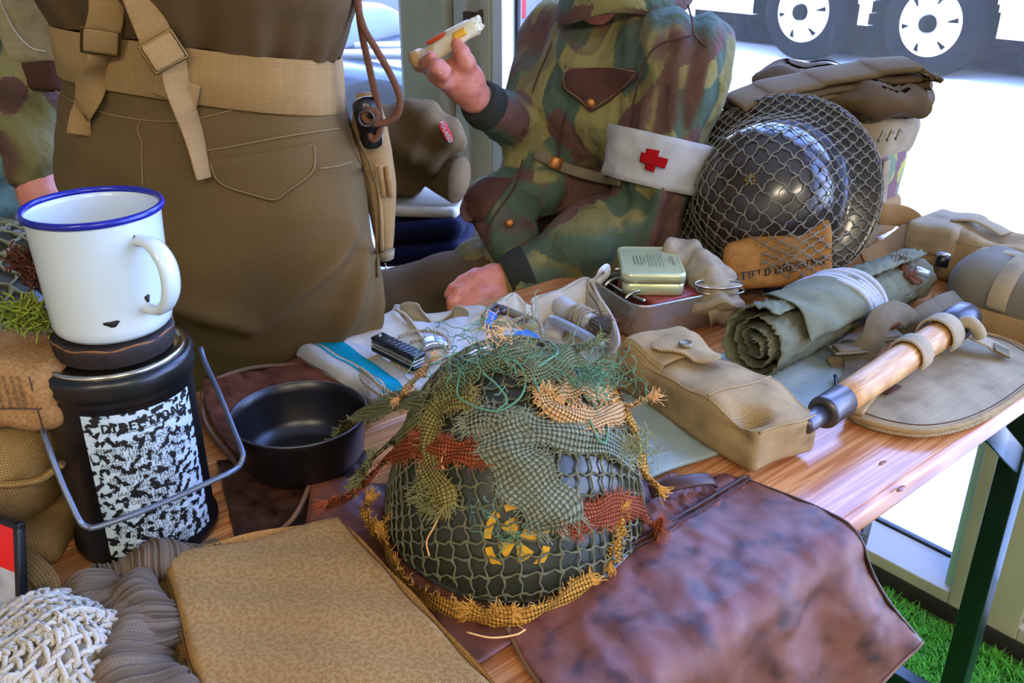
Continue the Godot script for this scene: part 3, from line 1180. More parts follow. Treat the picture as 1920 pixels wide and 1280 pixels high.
func bones_sdf(bones: Array, k: float, p: Vector3) -> float:
	var o := 1.0
	for b in bones:
		var ba: Vector3 = b[2] - b[0]
		var q := p - (b[0] as Vector3)
		var t := clampf(q.dot(ba) / maxf(ba.length_squared(), 1e-9), 0.0, 1.0)
		q -= ba * t
		if b.size() > 4:
			q += b[4] * (q.dot(b[4]) * (b[5] - 1.0))
		var d := q.length() - lerpf(b[1], b[3], t)
		var h := maxf(k - absf(d - o), 0.0) / k
		o = minf(d, o) - h * h * k * 0.25
	return o


# a cloth piece lying on a body: corners a b c d (sight-line targets), thick
func patch(mb: MB, inside: Callable, a: Vector3, b: Vector3, c: Vector3, d: Vector3, nu: int, nv: int, thick: float) -> void:
	sheet(mb, nu, nv, func(u, v): return hit(inside, a.lerp(b, u).lerp(d.lerp(c, u), v), thick), a.distance_to(b), a.distance_to(d), -thick * 1.3)


# a patch with a free outline: a fan from the middle out to the outline, bulged a little
func flap(mb: MB, inside: Callable, outline: Array, n: int, thick: float) -> void:
	var rim := curve(outline, n, true)
	var c := Vector3.ZERO
	for p in outline:
		c += p
	c /= outline.size()
	var at := mb.v.size()
	var rings := [0.0, 0.35, 0.7, 0.93, 1.0, 1.0]
	for j in rings.size():
		for i in n:
			var p: Vector3 = c.lerp(rim[i], rings[j])
			var l := thick if j < 4 else (thick * 0.7 if j == 4 else -0.004)
			var q := hit(inside, p, l)
			mb.vert(q, q.x + q.z, q.y)
	for j in rings.size() - 1:
		for i in n:
			var i2 := (i + 1) % n
			mb.quad(at + j * n + i, at + j * n + i2, at + (j + 1) * n + i2, at + (j + 1) * n + i)


func head(mb: MB, c: Vector3, f: Vector3) -> void:
	var s := f.cross(Vector3.UP)
	var u := Vector3.UP
	var b := [[c + u * 0.02 - f * 0.015, 0.078, c + u * 0.035 - f * 0.02, 0.078], [c + u * 0.01 + f * 0.02, 0.066, c - u * 0.05 + f * 0.035, 0.052], [c - u * 0.085 + f * 0.055, 0.030, c - u * 0.075 + f * 0.05, 0.036]]
	b.append([c + f * 0.09 + u * 0.012, 0.009, c + f * 0.108 - u * 0.028, 0.014])
	for k in [-1.0, 1.0]:
		b.append([c + s * 0.030 * k + f * 0.072 + u * 0.030, 0.014, c + s * 0.045 * k + f * 0.062 + u * 0.026, 0.012])
		b.append([c + s * 0.012 * k + f * 0.098 - u * 0.030, 0.009, c + s * 0.013 * k + f * 0.092 - u * 0.030, 0.009])
		b.append([c + s * 0.078 * k + u * 0.02 - f * 0.012, 0.012, c + s * 0.074 * k - u * 0.022 - f * 0.004, 0.009, s, 1.8])
		b.append([c + s * 0.040 * k + f * 0.052 - u * 0.018, 0.022, c + s * 0.036 * k + f * 0.050 - u * 0.03, 0.022])
	b.append([c - u * 0.057 + f * 0.082 - s * 0.02, 0.008, c - u * 0.057 + f * 0.082 + s * 0.02, 0.008])
	b.append([c - u * 0.067 + f * 0.080 - s * 0.015, 0.008, c - u * 0.067 + f * 0.080 + s * 0.015, 0.008])
	flesh(mb, b, 0.0045, 0.016)


func head_extras(c: Vector3, f: Vector3, person: Node3D, cap: Material) -> void:
	var s := f.cross(Vector3.UP)
	for k in [-1.0, 1.0]:
		var eyes := MB.new()
		tube(eyes, [c + s * 0.033 * k + f * 0.070 + Vector3(0, 0.016, 0), c + s * 0.033 * k + f * 0.0835 + Vector3(0, 0.016, 0)], PackedFloat32Array([0.011, 0.005]), 12)
		put("eye", eyes, M.eye, person)
	var h := MB.new()
	flesh(h, [[c + Vector3(0, 0.03, 0) - f * 0.03, 0.082, c + Vector3(0, 0.045, 0) - f * 0.01, 0.080], [c - f * 0.05, 0.065, c - f * 0.055 - Vector3(0, 0.05, 0), 0.045]], 0.012, 0.02)
	put("hair", h, M.hair, person)
	var b := MB.new()
	flesh(b, [[c + Vector3(0, 0.085, 0) - f * 0.02 - s * 0.02, 0.085, c + Vector3(0, 0.075, 0) + s * 0.07, 0.06, Vector3.UP, 1.9]], 0.012, 0.03)
	put("beret", b, cap, person)


func build_people() -> void:
	standing_person()
	seated_person()
	left_person()
	blouse_heap()


# ---- the man standing with his back to us: rings of [height, centre right, centre away, half width, half depth]

const _rings := [
	[0.02, -0.40, 1.30, 0.17, 0.10], [0.40, -0.40, 1.28, 0.19, 0.10], [0.66, -0.400, 1.25, 0.205, 0.125], [0.74, -0.400, 1.24, 0.215, 0.14], [0.80, -0.404, 1.23, 0.226, 0.15], [0.86, -0.404, 1.22, 0.231, 0.158],
	[0.92, -0.402, 1.22, 0.230, 0.160], [0.98, -0.402, 1.22, 0.228, 0.158], [1.03, -0.402, 1.22, 0.221, 0.150], [1.07, -0.402, 1.22, 0.209, 0.140], [1.10, -0.400, 1.22, 0.198, 0.134], [1.13, -0.398, 1.22, 0.192, 0.132], [1.16, -0.398, 1.22, 0.190, 0.132],
]


func man_fold(th: float, y: float) -> float:
	var x := th * 0.21
	var f := 0.006 * sin(th * 5.0 + y * 9.0) * clampf((1.02 - y) * 8.0, 0.0, 1.0)
	# creases that run from the right hip down to the left, and the gathers under the seat
	for q in [[Vector2(0.215, 0.955), Vector2(0.055, 0.84), 0.014, 0.014], [Vector2(0.24, 0.93), Vector2(0.155, 0.775), 0.014, 0.013], [Vector2(0.055, 0.84), Vector2(-0.04, 0.86), 0.012, 0.016], [Vector2(0.30, 0.90), Vector2(0.25, 0.76), 0.011, 0.013], [Vector2(-0.24, 1.0), Vector2(-0.09, 0.93), 0.007, 0.02], [Vector2(-0.05, 0.86), Vector2(-0.12, 0.78), 0.012, 0.018], [Vector2(-0.1, 1.03), Vector2(0.0, 1.01), 0.005, 0.02]]:
		var p := Vector2(x, y)
		var ab: Vector2 = q[1] - q[0]
		var t := clampf((p - q[0]).dot(ab) / ab.length_squared(), 0.0, 1.0)
		var d: float = p.distance_to(q[0] + ab * t)
		f += q[2] * 1.25 * exp(-d * d / (q[3] * q[3])) * (0.5 + 0.5 * sin(PI * clampf(t, 0.05, 0.95)))
	return f


func man_at(th: float, y: float, extra := 0.0) -> Vector3:
	var k := 0
	while k < _rings.size() - 2 and y > _rings[k + 1][0]:
		k += 1
	var t := clampf((y - _rings[k][0]) / (_rings[k + 1][0] - _rings[k][0]), 0.0, 1.0)
	t = t * t * (3.0 - 2.0 * t) * 0.5 + t * 0.5
	var a: float = lerpf(_rings[k][3], _rings[k + 1][3], t) + man_fold(th, y) + extra
	var b: float = lerpf(_rings[k][4], _rings[k + 1][4], t) + man_fold(th, y) + extra
	var q := pow(pow(absf(sin(th)), 2.5) + pow(absf(cos(th)), 2.5), -0.4)
	var lx := sin(th) * a * q
	var lz := -cos(th) * b * q
	var yaw := 0.28
	return cf(lerpf(_rings[k][1], _rings[k + 1][1], t) + lx * cos(yaw) - lz * sin(yaw) * 0.3, y, lerpf(_rings[k][2], _rings[k + 1][2], t) + lz * cos(yaw) - lx * sin(yaw))


func man_inside(p: Vector3, extra := 0.0) -> bool:
	var y := clampf(p.y, 0.03, 1.155)
	var c := (man_at(-PI / 2, y) + man_at(PI / 2, y)) * 0.5
	var q := p - c
	q.y = 0
	var yaw := 0.28
	var x := q.dot(RT)
	var r := q.dot(FW)
	var lx := x * cos(yaw) - r * sin(yaw)
	var lz := x * sin(yaw) + r * cos(yaw)
	# angle on the ring whose direction matches, by a few corrections
	var th := atan2(lx * 0.14, -lz * 0.21)
	for i in 4:
		var s := man_at(th, y) - c
		s.y = 0
		var err := s.signed_angle_to(q, Vector3.UP)
		th += clampf(err, -0.5, 0.5) * 0.8
	var s := man_at(th, y, extra) - c
	s.y = 0
	return q.length() < s.length()


func standing_person() -> void:
	var base := cf(-0.40, 0, 1.27)
	var t := thing("person", "person in brown wool battledress standing with back turned, wide tan belt and hanging braces", "person", base)
	var face := (FW * 0.9 - RT * 0.35).normalized()
	var body := MB.new()
	var hc := cf(-0.40, 1.64, 1.24)
	var limbs := [[cf(-0.40, 0.9, 1.24), 0.10, cf(-0.40, 1.30, 1.24), 0.11, face, 1.4], [cf(-0.40, 1.40, 1.24), 0.06, cf(-0.40, 1.55, 1.23), 0.055]]
	for s in [-1.0, 1.0]:
		limbs.append([cf(-0.40 + 0.1 * s, 0.88, 1.25), 0.075, cf(-0.40 + 0.11 * s, 0.06, 1.30), 0.045])
		limbs.append([cf(-0.40 + 0.11 * s, 0.04, 1.27), 0.04, cf(-0.40 + 0.11 * s, 0.035, 1.42), 0.035])
		limbs.append([cf(-0.40, 1.38, 1.24), 0.06, cf(-0.40 + 0.19 * s, 1.38, 1.24), 0.055])
	for s in [-1.0, 1.0]:
		limbs.append([cf(-0.40 + 0.20 * s, 1.37, 1.24), 0.05, cf(-0.40 + 0.255 * s, 1.285, 1.37), 0.042])
		limbs.append([cf(-0.40 + 0.255 * s, 1.285, 1.37), 0.042, cf(-0.40 + 0.14 * s, 1.30, 1.56), 0.030])
		limbs.append([cf(-0.40 + 0.14 * s, 1.30, 1.58), 0.034, cf(-0.40 + 0.10 * s, 1.31, 1.63), 0.030])
		for k in 4:
			var a := cf(-0.40 + 0.10 * s, 1.335 - k * 0.019, 1.64)
			limbs.append([a, 0.010, a + FW * 0.05 - RT * 0.02 * s, 0.009])
			limbs.append([a + FW * 0.05 - RT * 0.02 * s, 0.009, a + FW * 0.06 - RT * 0.055 * s, 0.008])
		limbs.append([cf(-0.40 + 0.12 * s, 1.335, 1.60), 0.012, cf(-0.40 + 0.07 * s, 1.36, 1.65), 0.009])
	flesh(body, limbs, 0.014, 0.02)
	head(body, hc, face)
	put("body", body, M.skin, t)
	head_extras(hc, face, t, M.capwool)

	var tr := MB.new()
	grid(tr, 150, 110, func(u, v): return man_at((u - 0.5) * TAU, lerpf(0.60, 1.15, v)), 1.2, 0.55)
	for s in [-1.0, 1.0]:
		var leg := [cf(-0.40 + 0.09 * s, 0.70, 1.25), cf(-0.40 + 0.105 * s, 0.45, 1.27), cf(-0.40 + 0.11 * s, 0.10, 1.30)]
		tube(tr, curve(leg, 14), 0.108, 24)
	put("trousers", tr, M.wool, t)
	var boots := MB.new()
	for s in [-1.0, 1.0]:
		flesh(boots, [[cf(-0.40 + 0.11 * s, 0.05, 1.28), 0.05, cf(-0.40 + 0.12 * s, 0.045, 1.46), 0.042], [cf(-0.40 + 0.11 * s, 0.05, 1.29), 0.05, cf(-0.40 + 0.11 * s, 0.16, 1.30), 0.055]], 0.015, 0.03)
	put("boots", boots, M.leatherdark, t)

	# blouse, gathered above the belt
	var bl := MB.new()
	grid(bl, 190, 46, func(u, v):
		var th: float = (u - 0.5) * TAU
		var y := lerpf(1.158, 1.43, v)
		var puff: float = 0.030 * sin(PI * clampf((y - 1.150) / 0.10, 0.0, 1.0) * 0.62) + 0.05 * clampf((y - 1.2) / 0.2, 0, 1) - 0.12 * clampf((y - 1.36) / 0.08, 0, 1)
		var pl: float = 0.006 * sin(th * 11.0 + 2.4 * sin(th * 2.3) + 0.7) * clampf((1.26 - y) * 9.0, 0.0, 1.0) + 0.004 * sin(th * 29.0 + y * 14.0) * clampf((1.23 - y) * 9.0, 0.0, 1.0)
		var p := man_at(th, 1.15, puff + pl)
		p.y = y + 0.012 * cos(th) - 0.03 * sin(th) * 0.6
		return p, 1.2, 0.3)
	for s in [-1.0, 1.0]:
		tube(bl, curve([cf(-0.40 + 0.15 * s, 1.37, 1.24), cf(-0.40 + 0.22 * s, 1.355, 1.26), cf(-0.40 + 0.265 * s, 1.30, 1.33), cf(-0.40 + 0.25 * s, 1.285, 1.40), cf(-0.40 + 0.16 * s, 1.30, 1.55)], 24), PackedFloat32Array(range(25).map(func(i): return lerpf(0.078, 0.05, i / 24.0))), 20)
	put("blouse", bl, M.blouse, t)

	# belt
	var belt_y := func(th: float) -> float: return 1.128 + 0.010 * cos(th) - 0.016 * sin(th)
	var be := MB.new()
	var bp := PackedVector3Array()
	var bn := PackedVector3Array()
	for i in 91:
		var th := (i / 90.0 - 0.5) * TAU * 0.98
		bp.append(man_at(th, 1.125, 0.006) + Vector3(0, belt_y.call(th) - 1.125, 0))
	for i in 91:
		var d := bp[mini(i + 1, 90)] - bp[maxi(i - 1, 0)]
		bn.append(d.cross(Vector3.UP).normalized() * (1.0 if true else -1.0))
	strap(be, bp, bn, 0.062, 0.004)
	var belt := put("belt", be, M.web, t)
	var tabm := MB.new()
	strap(tabm, [man_at(-0.10, 1.125, 0.013) + Vector3(0, 0.005, 0), man_at(0.16, 1.125, 0.013) + Vector3(0, -0.012, 0)], (man_at(0, 1.12) - cf(-0.4, 1.12, 1.22)).normalized(), 0.028, 0.003)
	put("belt_tab", tabm, M.web, belt)

	# two brace straps with their buckles, crossing the belt and hanging loose below it
	var back := func(p: Vector3) -> bool: return man_inside(p, 0.02 if p.y > 1.07 else 0.0)
	var runs := [
		[[Vector3(0.3539, 1.2971, -1.0754), Vector3(0.3502, 1.2409, -1.0785), Vector3(0.3474, 1.2091, -1.0809), Vector3(0.3408, 1.1873, -1.0864), Vector3(0.3368, 1.1774, -1.0898)], [Vector3(0.3393, 1.1763, -1.0877), Vector3(0.336, 1.1596, -1.0905), Vector3(0.3274, 1.1427, -1.0978), Vector3(0.3191, 1.1197, -1.1048), Vector3(0.3102, 1.0992, -1.1123), Vector3(0.3051, 1.0772, -1.1166)], 0.034],
		[[Vector3(0.3646, 1.3021, -1.0663), Vector3(0.3733, 1.2409, -1.059), Vector3(0.3787, 1.2091, -1.0545), Vector3(0.384, 1.1818, -1.05), Vector3(0.3875, 1.1674, -1.047)], [Vector3(0.3891, 1.1663, -1.0456), Vector3(0.3952, 1.154, -1.0405), Vector3(0.3957, 1.1312, -1.0401), Vector3(0.3989, 1.1081, -1.0374), Vector3(0.4033, 1.0784, -1.0337), Vector3(0.4053, 1.0542, -1.032), Vector3(0.4074, 1.0264, -1.0302)], 0.031],
	]
	for r in runs:
		var s := MB.new()
		var a := PackedVector3Array()
		for p in curve(r[0], 16):
			a.append(hit(back, p, 0.014) if p.y < 1.26 else hit(back, p, 0.02))
		var wid := PackedFloat32Array()
		var b := PackedVector3Array()
		var nn := PackedVector3Array()
		var k := 0
		for p in curve(r[1], 22):
			b.append(hit(func(q): return man_inside(q, 0.014 if q.y > 1.09 else 0.004), p, 0.012))
			wid.append(r[2] * (1.0 - 0.5 * clampf(k / 22.0 - 0.45, 0.0, 0.4)))
			var tw := 0.9 * sin(k * 0.28) if r[2] > 0.032 else 0.4 + k * 0.035
			nn.append((EYE - b[k]).normalized().rotated(Vector3.UP, tw * 0.7))
			k += 1
		strap(s, a, (EYE - a[8]).normalized(), 0.036, 0.003)
		var st := put("brace_strap", s, M.web, t)
		var e := MB.new()
		strap(e, b, nn, wid, 0.003)
		put("strap_end", e, M.web, st)
		# buckle: a folded bar with the strap doubled through it
		var c: Vector3 = b[0].lerp(a[16], 0.5) + (EYE - b[0]).normalized() * 0.012
		var up: Vector3 = (a[12] - b[4]).normalized()
		var n: Vector3 = (EYE - c).normalized()
		var sd := up.cross(n).normalized()
		var bu := MB.new()
		rbox(bu, Vector3(0.040, 0.0035, 0.004), 0.0015, 1, null, Vector3(0, 0.015, 0))
		rbox(bu, Vector3(0.040, 0.0035, 0.004), 0.0015, 1, null, Vector3(0, -0.016, 0))
		rbox(bu, Vector3(0.0035, 0.034, 0.004), 0.0015, 1, null, Vector3(-0.0195, 0, 0))
		rbox(bu, Vector3(0.0035, 0.034, 0.004), 0.0015, 1, null, Vector3(0.0195, 0, 0))
		var bk := put("buckle", bu, M.brass, st, Transform3D(Basis(sd, up, n), c))
		var lo := MB.new()
		rbox(lo, Vector3(0.036, 0.030, 0.007), 0.003, 3, null, Vector3(0, 0, 0.002))
		put("strap_loop", lo, M.web, bk, Transform3D(Basis(sd, up, n), c))

	# hip pocket flap, waistband seam and other stitching on the trousers
	var seat := func(p: Vector3) -> bool: return man_inside(p)
	var fl := MB.new()
	flap(fl, seat, [Vector3(0.4137, 1.0463, -1.0249), Vector3(0.4365, 1.0518, -1.0056), Vector3(0.4648, 1.0579, -0.9817), Vector3(0.493, 1.064, -0.958), Vector3(0.5071, 1.0676, -0.9461), Vector3(0.5083, 1.0591, -0.945), Vector3(0.5072, 1.0419, -0.946), Vector3(0.5017, 1.0295, -0.9506), Vector3(0.4896, 1.0183, -0.9608), Vector3(0.4745, 1.0056, -0.9735), Vector3(0.4674, 0.9993, -0.9796), Vector3(0.4599, 1.0005, -0.9859), Vector3(0.4371, 1.0094, -1.0051), Vector3(0.4238, 1.017, -1.0164), Vector3(0.4161, 1.0245, -1.0229), Vector3(0.4137, 1.037, -1.0249)], 44, 0.004)
	var pf := put("pocket_flap", fl, M.wool, t)
	var se := MB.new()
	tube(se, hits(seat, [Vector3(0.4144, 1.0444, -1.0243), Vector3(0.4177, 1.0264, -1.0215), Vector3(0.4283, 1.0158, -1.0125), Vector3(0.4465, 1.0082, -0.9972), Vector3(0.4667, 1.0018, -0.9802), Vector3(0.4823, 1.0145, -0.967), Vector3(0.4999, 1.0308, -0.9521), Vector3(0.5055, 1.045, -0.9474), Vector3(0.5063, 1.064, -0.9467)], 40, 0.0045), 0.0009, 4)
	put("flap_seam", se, M.seam, pf)
	var lines := MB.new()
	for l in [[Vector3(0.2925, 1.1255, -1.1272), Vector3(0.3008, 1.118, -1.1202), Vector3(0.3109, 1.1104, -1.1116), Vector3(0.3322, 1.1004, -1.0937), Vector3(0.3586, 1.0939, -1.0714), Vector3(0.3902, 1.0916, -1.0447), Vector3(0.4228, 1.0987, -1.0172), Vector3(0.4557, 1.111, -0.9894)], [Vector3(0.3592, 1.0916, -1.0709), Vector3(0.356, 1.0814, -1.0736), Vector3(0.3582, 1.0694, -1.0718), Vector3(0.3554, 1.0481, -1.0741), Vector3(0.3524, 1.017, -1.0766)], [Vector3(0.4117, 1.0585, -1.0265), Vector3(0.4424, 1.0652, -1.0007), Vector3(0.4847, 1.0754, -0.965), Vector3(0.5311, 1.0844, -0.9258)], [Vector3(0.4557, 1.1104, -0.9894), Vector3(0.4876, 1.1139, -0.9625), Vector3(0.5058, 1.1151, -0.9472)], [Vector3(0.5097, 1.0382, -0.9438), Vector3(0.5238, 1.0407, -0.9319), Vector3(0.5381, 1.0463, -0.9199)]]:
		lines = MB.new()
		tube(lines, hits(seat, l, 30, 0.0015), 0.0011, 4)
		put("seam", lines, M.seam, t)

	# side pocket placket on the right edge
	var pk := MB.new()
	tube(pk, hits(seat, [Vector3(0.5379, 1.0844, -0.92), Vector3(0.5422, 1.0542, -0.9164), Vector3(0.5512, 1.0295, -0.9088), Vector3(0.5543, 0.998, -0.9062), Vector3(0.5555, 0.9722, -0.9052), Vector3(0.5549, 0.9492, -0.9057), Vector3(0.5538, 0.9053, -0.9066)], 26, 0.002), 0.0018, 5)
	tube(pk, hits(seat, [Vector3(0.545, 1.0712, -0.9141), Vector3(0.5521, 1.0481, -0.908), Vector3(0.5581, 1.017, -0.903), Vector3(0.5594, 0.9852, -0.9019), Vector3(0.5583, 0.9392, -0.9028)], 26, 0.002), 0.0014, 5)
	put("side_pocket_edge", pk, M.wool, t)

	holster()


func holster() -> void:
	# canvas holster on the hip, black pistol grip, cord from the grip up to the shoulder
	var h := thing("holster", "tan canvas pistol holster hanging at the hip of the standing person", "holster", Vector3(0.6194, 0.9975, -1.0083))
	var prof := [[690, 195, 34.0], [694, 240, 34.0], [700, 300, 30.0], [712, 350, 27.0], [718, 400, 22.0], [721, 450, 17.0], [722, 478, 16.0]]
	var pts := [Vector3(0.6183, 1.1012, -1.0092), Vector3(0.6186, 1.0653, -1.009), Vector3(0.6217, 1.025, -1.0063), Vector3(0.6255, 0.9835, -1.0031), Vector3(0.6262, 0.9408, -1.0025), Vector3(0.6264, 0.9079, -1.0024), Vector3(0.626, 0.8863, -1.0027)]
	var rad := [0.013, 0.022, 0.023, 0.021, 0.016, 0.012, 0.009]
	var mb := MB.new()
	var c := curve(pts, 30)
	var rr := PackedFloat32Array()
	for i in 31:
		var q := i / 30.0 * 6.0
		var k := mini(int(q), 5)
		rr.append(lerpf(rad[k], rad[k + 1], q - k))
	tube(mb, c, rr, 16)
	put("body", mb, M.web, h)
	var ed := MB.new()
	tube(ed, curve([Vector3(0.5955, 1.0792, -1.0022), Vector3(0.6029, 1.0485, -0.996), Vector3(0.6101, 1.0299, -0.99), Vector3(0.6119, 1.0028, -0.9885), Vector3(0.6138, 0.9542, -0.9869), Vector3(0.6131, 0.9039, -0.9875)], 24), 0.0026, 6)
	put("edge_binding", ed, M.web, h)
	var lp := MB.new()
	for x in [0.0, 0.009]:
		tube(lp, curve([Vector3(0.6075, 1.0189, -0.9725) + RT * x, Vector3(0.606, 1.0015, -0.9673) + RT * x, Vector3(0.6098, 0.981, -0.9706) + RT * x], 8), 0.0045, 8)
	put("rod_loop", lp, M.web, h)
	var tip := MB.new()
	tube(tip, [Vector3(0.6184, 0.9021, -0.9895), Vector3(0.62, 0.8903, -0.9881)], PackedFloat32Array([0.013, 0.009]), 12)
	put("tip_cup", tip, M.webpale, h)
	var tg := MB.new()
	tube(tg, [Vector3(0.6181, 0.8843, -0.9897), Vector3(0.618, 0.8679, -0.9899)], 0.0012, 5)
	put("tip_wire", tg, M.chrome, h)

	var g := thing("pistol", "black pistol grip with a lanyard ring standing out of the tan holster", "pistol", Vector3(0.602, 1.078, -0.9837))
	var gm := MB.new()
	tube(gm, curve([Vector3(0.5949, 1.1015, -0.9766), Vector3(0.5936, 1.0905, -0.9712), Vector3(0.5978, 1.0704, -0.9742), Vector3(0.6045, 1.0468, -0.9816)], 16), PackedFloat32Array([0.007, 0.0135, 0.0155, 0.0165, 0.0168, 0.0168, 0.0166, 0.0164, 0.0162, 0.016, 0.0158, 0.0155, 0.015, 0.0145, 0.014, 0.0135, 0.013]), 16)
	put("grip", gm, M.horn, g)
	var rg := MB.new()
	var ring := PackedVector3Array()
	var rc := Vector3(0.5821, 1.0839, -0.9547)
	for i in 20:
		var a := TAU * i / 20
		ring.append(rc + RT * cos(a) * 0.009 + Vector3(0, sin(a) * 0.009, 0))
	tube(rg, ring, 0.0016, 6, true)
	put("lanyard_ring", rg, M.gunmetal, g)

	var l := MB.new()
	tube(l, curve([Vector3(0.578, 1.353, -0.9647), Vector3(0.5826, 1.248, -0.9608), Vector3(0.5831, 1.2146, -0.9604), Vector3(0.5871, 1.1861, -0.957), Vector3(0.5966, 1.1628, -0.949), Vector3(0.6064, 1.1391, -0.9408), Vector3(0.6135, 1.118, -0.9347), Vector3(0.6158, 1.1027, -0.9328), Vector3(0.6128, 1.0872, -0.9354), Vector3(0.6043, 1.0791, -0.9425), Vector3(0.5945, 1.0766, -0.9508), Vector3(0.5878, 1.0778, -0.9564), Vector3(0.5832, 1.0828, -0.9603), Vector3(0.5831, 1.0891, -0.9604), Vector3(0.5885, 1.0922, -0.9558), Vector3(0.5941, 1.0891, -0.9511), Vector3(0.5938, 1.0828, -0.9513), Vector3(0.5892, 1.0766, -0.9553)], 90), 0.0042, 8)
	tube(l, curve([Vector3(0.5876, 1.3533, -0.9697), Vector3(0.5897, 1.2474, -0.9679), Vector3(0.5896, 1.2023, -0.968), Vector3(0.5913, 1.1733, -0.9665), Vector3(0.5947, 1.1466, -0.9637), Vector3(0.5981, 1.1193, -0.9608), Vector3(0.6013, 1.0946, -0.9581), Vector3(0.6023, 1.0745, -0.9573), Vector3(0.6002, 1.0617, -0.959), Vector3(0.595, 1.0553, -0.9634), Vector3(0.5916, 1.0656, -0.9663), Vector3(0.5901, 1.0745, -0.9676)], 60), 0.0042, 8)
	var o := put("lanyard", l, M.lanyard, self)
	tag(o, "brown cord lanyard looping from above down to the black pistol grip", "lanyard")


# ---- the seated person in the camouflage smock

func seated_person() -> void:
	var base := cf(0.12, 0, 1.66)
	var t := thing("person", "seated person in camouflage smock with red cross armband, raising a piece of bread", "person", base)
	var face := (-RT * 0.72 - FW * 0.69).normalized()
	var sh_l := cf(0.262, 1.085, 1.485)
	var sh_r := cf(0.085, 1.09, 1.72)
	var el_l := Vector3(1.0893, 0.8512, -0.9649)
	var wr_l := Vector3(0.8979, 0.7658, -1.0742)
	var el_r := Vector3(1.0497, 0.9462, -1.2078)
	var wr_r := Vector3(0.9213, 1.0381, -1.1853)
	var smock := [
		[cf(0.16, 0.62, 1.70), 0.165, cf(0.155, 0.86, 1.67), 0.150, face, 1.1],
		[cf(0.155, 0.86, 1.66), 0.150, cf(0.165, 1.0, 1.63), 0.158, face, 1.12],
		[cf(0.165, 1.0, 1.63), 0.155, cf(0.19, 1.09, 1.63), 0.11, face, 1.15],
		[sh_l + Vector3(0, -0.005, 0), 0.085, sh_r, 0.075],
		[sh_l, 0.082, sh_l.lerp(el_l, 0.5), 0.070], [sh_l.lerp(el_l, 0.5), 0.068, el_l, 0.068],
		[el_l, 0.066, el_l.lerp(wr_l, 0.45), 0.060], [el_l.lerp(wr_l, 0.45), 0.058, el_l.lerp(wr_l, 0.86), 0.044],
		[sh_r, 0.07, el_r, 0.056], [el_r, 0.056, el_r.lerp(wr_r, 0.78), 0.036],
		[cf(0.19, 1.10, 1.62), 0.075, cf(0.18, 1.135, 1.61), 0.062],
	]
	# skirt of the smock spread over the thighs
	smock.append([Vector3(1.0276, 0.8821, -1.161), 0.060, Vector3(0.9706, 0.8513, -1.2091), 0.042])
	smock.append([Vector3(0.9663, 0.846, -1.1866), 0.045, Vector3(0.9676, 0.7993, -1.1462), 0.050])
	smock.append([cf(0.10, 0.68, 1.62), 0.115, cf(-0.03, 0.695, 1.58), 0.092])
	smock.append([cf(0.16, 0.68, 1.55), 0.12, cf(0.03, 0.66, 1.50), 0.10])
	var solid := func(p: Vector3) -> bool: return bones_sdf(smock, 0.016, p) < 0.0
	var pit := hits(solid, [Vector3(1.1132, 1.1193, -0.9578), Vector3(1.0922, 1.0868, -0.9756), Vector3(1.0801, 1.0392, -0.9858), Vector3(1.0721, 0.9902, -0.9926), Vector3(1.0689, 0.9398, -0.9952)], 16)
	var fold := func(p: Vector3, g: Vector3) -> float:
		var f := 0.0
		var near := 1.0
		for q in pit:
			near = minf(near, p.distance_squared_to(q))
		f -= 0.016 * exp(-near / 0.00030)
		var a := p.distance_to(el_l)
		f += 0.008 * sin(a * 95.0 + p.y * 20.0) * exp(-a * a / 0.018)
		var u := (p - sh_l).dot((el_l - sh_l).normalized())
		if (p - sh_l.lerp(el_l, clampf(u / 0.32, 0, 1))).length() < 0.10:
			var w := p.dot(RT) * 70.0 + u * 24.0
			f += 0.0075 * sin(w) + 0.004 * sin(w * 2.3 + p.y * 40.0)
		else:
			f += 0.004 * sin(p.dot(RT) * 45.0 + p.y * 26.0) + 0.003 * sin(p.y * 75.0 - p.dot(FW) * 40.0)
		var yb := p.y - 0.912 + 0.16 * (p.dot(RT) - 0.1)
		if p.dot(RT) < 0.215:
			f -= 0.016 * exp(-yb * yb / 0.00035)
		return f
	var body := MB.new()
	var hc := cf(0.135, 1.335, 1.58)
	flesh(body, [
		[cf(0.15, 0.62, 1.70), 0.11, cf(0.17, 1.0, 1.63), 0.12, face, 1.3], [cf(0.18, 1.05, 1.62), 0.06, cf(0.15, 1.27, 1.59), 0.055],
		[sh_l, 0.042, el_l, 0.034], [el_l, 0.034, wr_l, 0.026], [sh_r, 0.040, el_r, 0.027], [el_r, 0.027, wr_r, 0.026], [sh_l, 0.05, sh_r, 0.05],
		[cf(0.12, 0.62, 1.62), 0.075, cf(-0.25, 0.61, 1.52), 0.055], [cf(-0.25, 0.61, 1.52), 0.055, cf(-0.26, 0.08, 1.60), 0.04],
		[cf(0.16, 0.62, 1.74), 0.075, cf(-0.20, 0.555, 1.78), 0.055], [cf(-0.20, 0.555, 1.78), 0.055, cf(-0.21, 0.08, 1.84), 0.04],
		[cf(-0.26, 0.05, 1.60), 0.04, cf(-0.38, 0.04, 1.56), 0.035], [cf(-0.21, 0.05, 1.84), 0.04, cf(-0.33, 0.04, 1.80), 0.035],
	], 0.016, 0.02)
	head(body, hc, face)
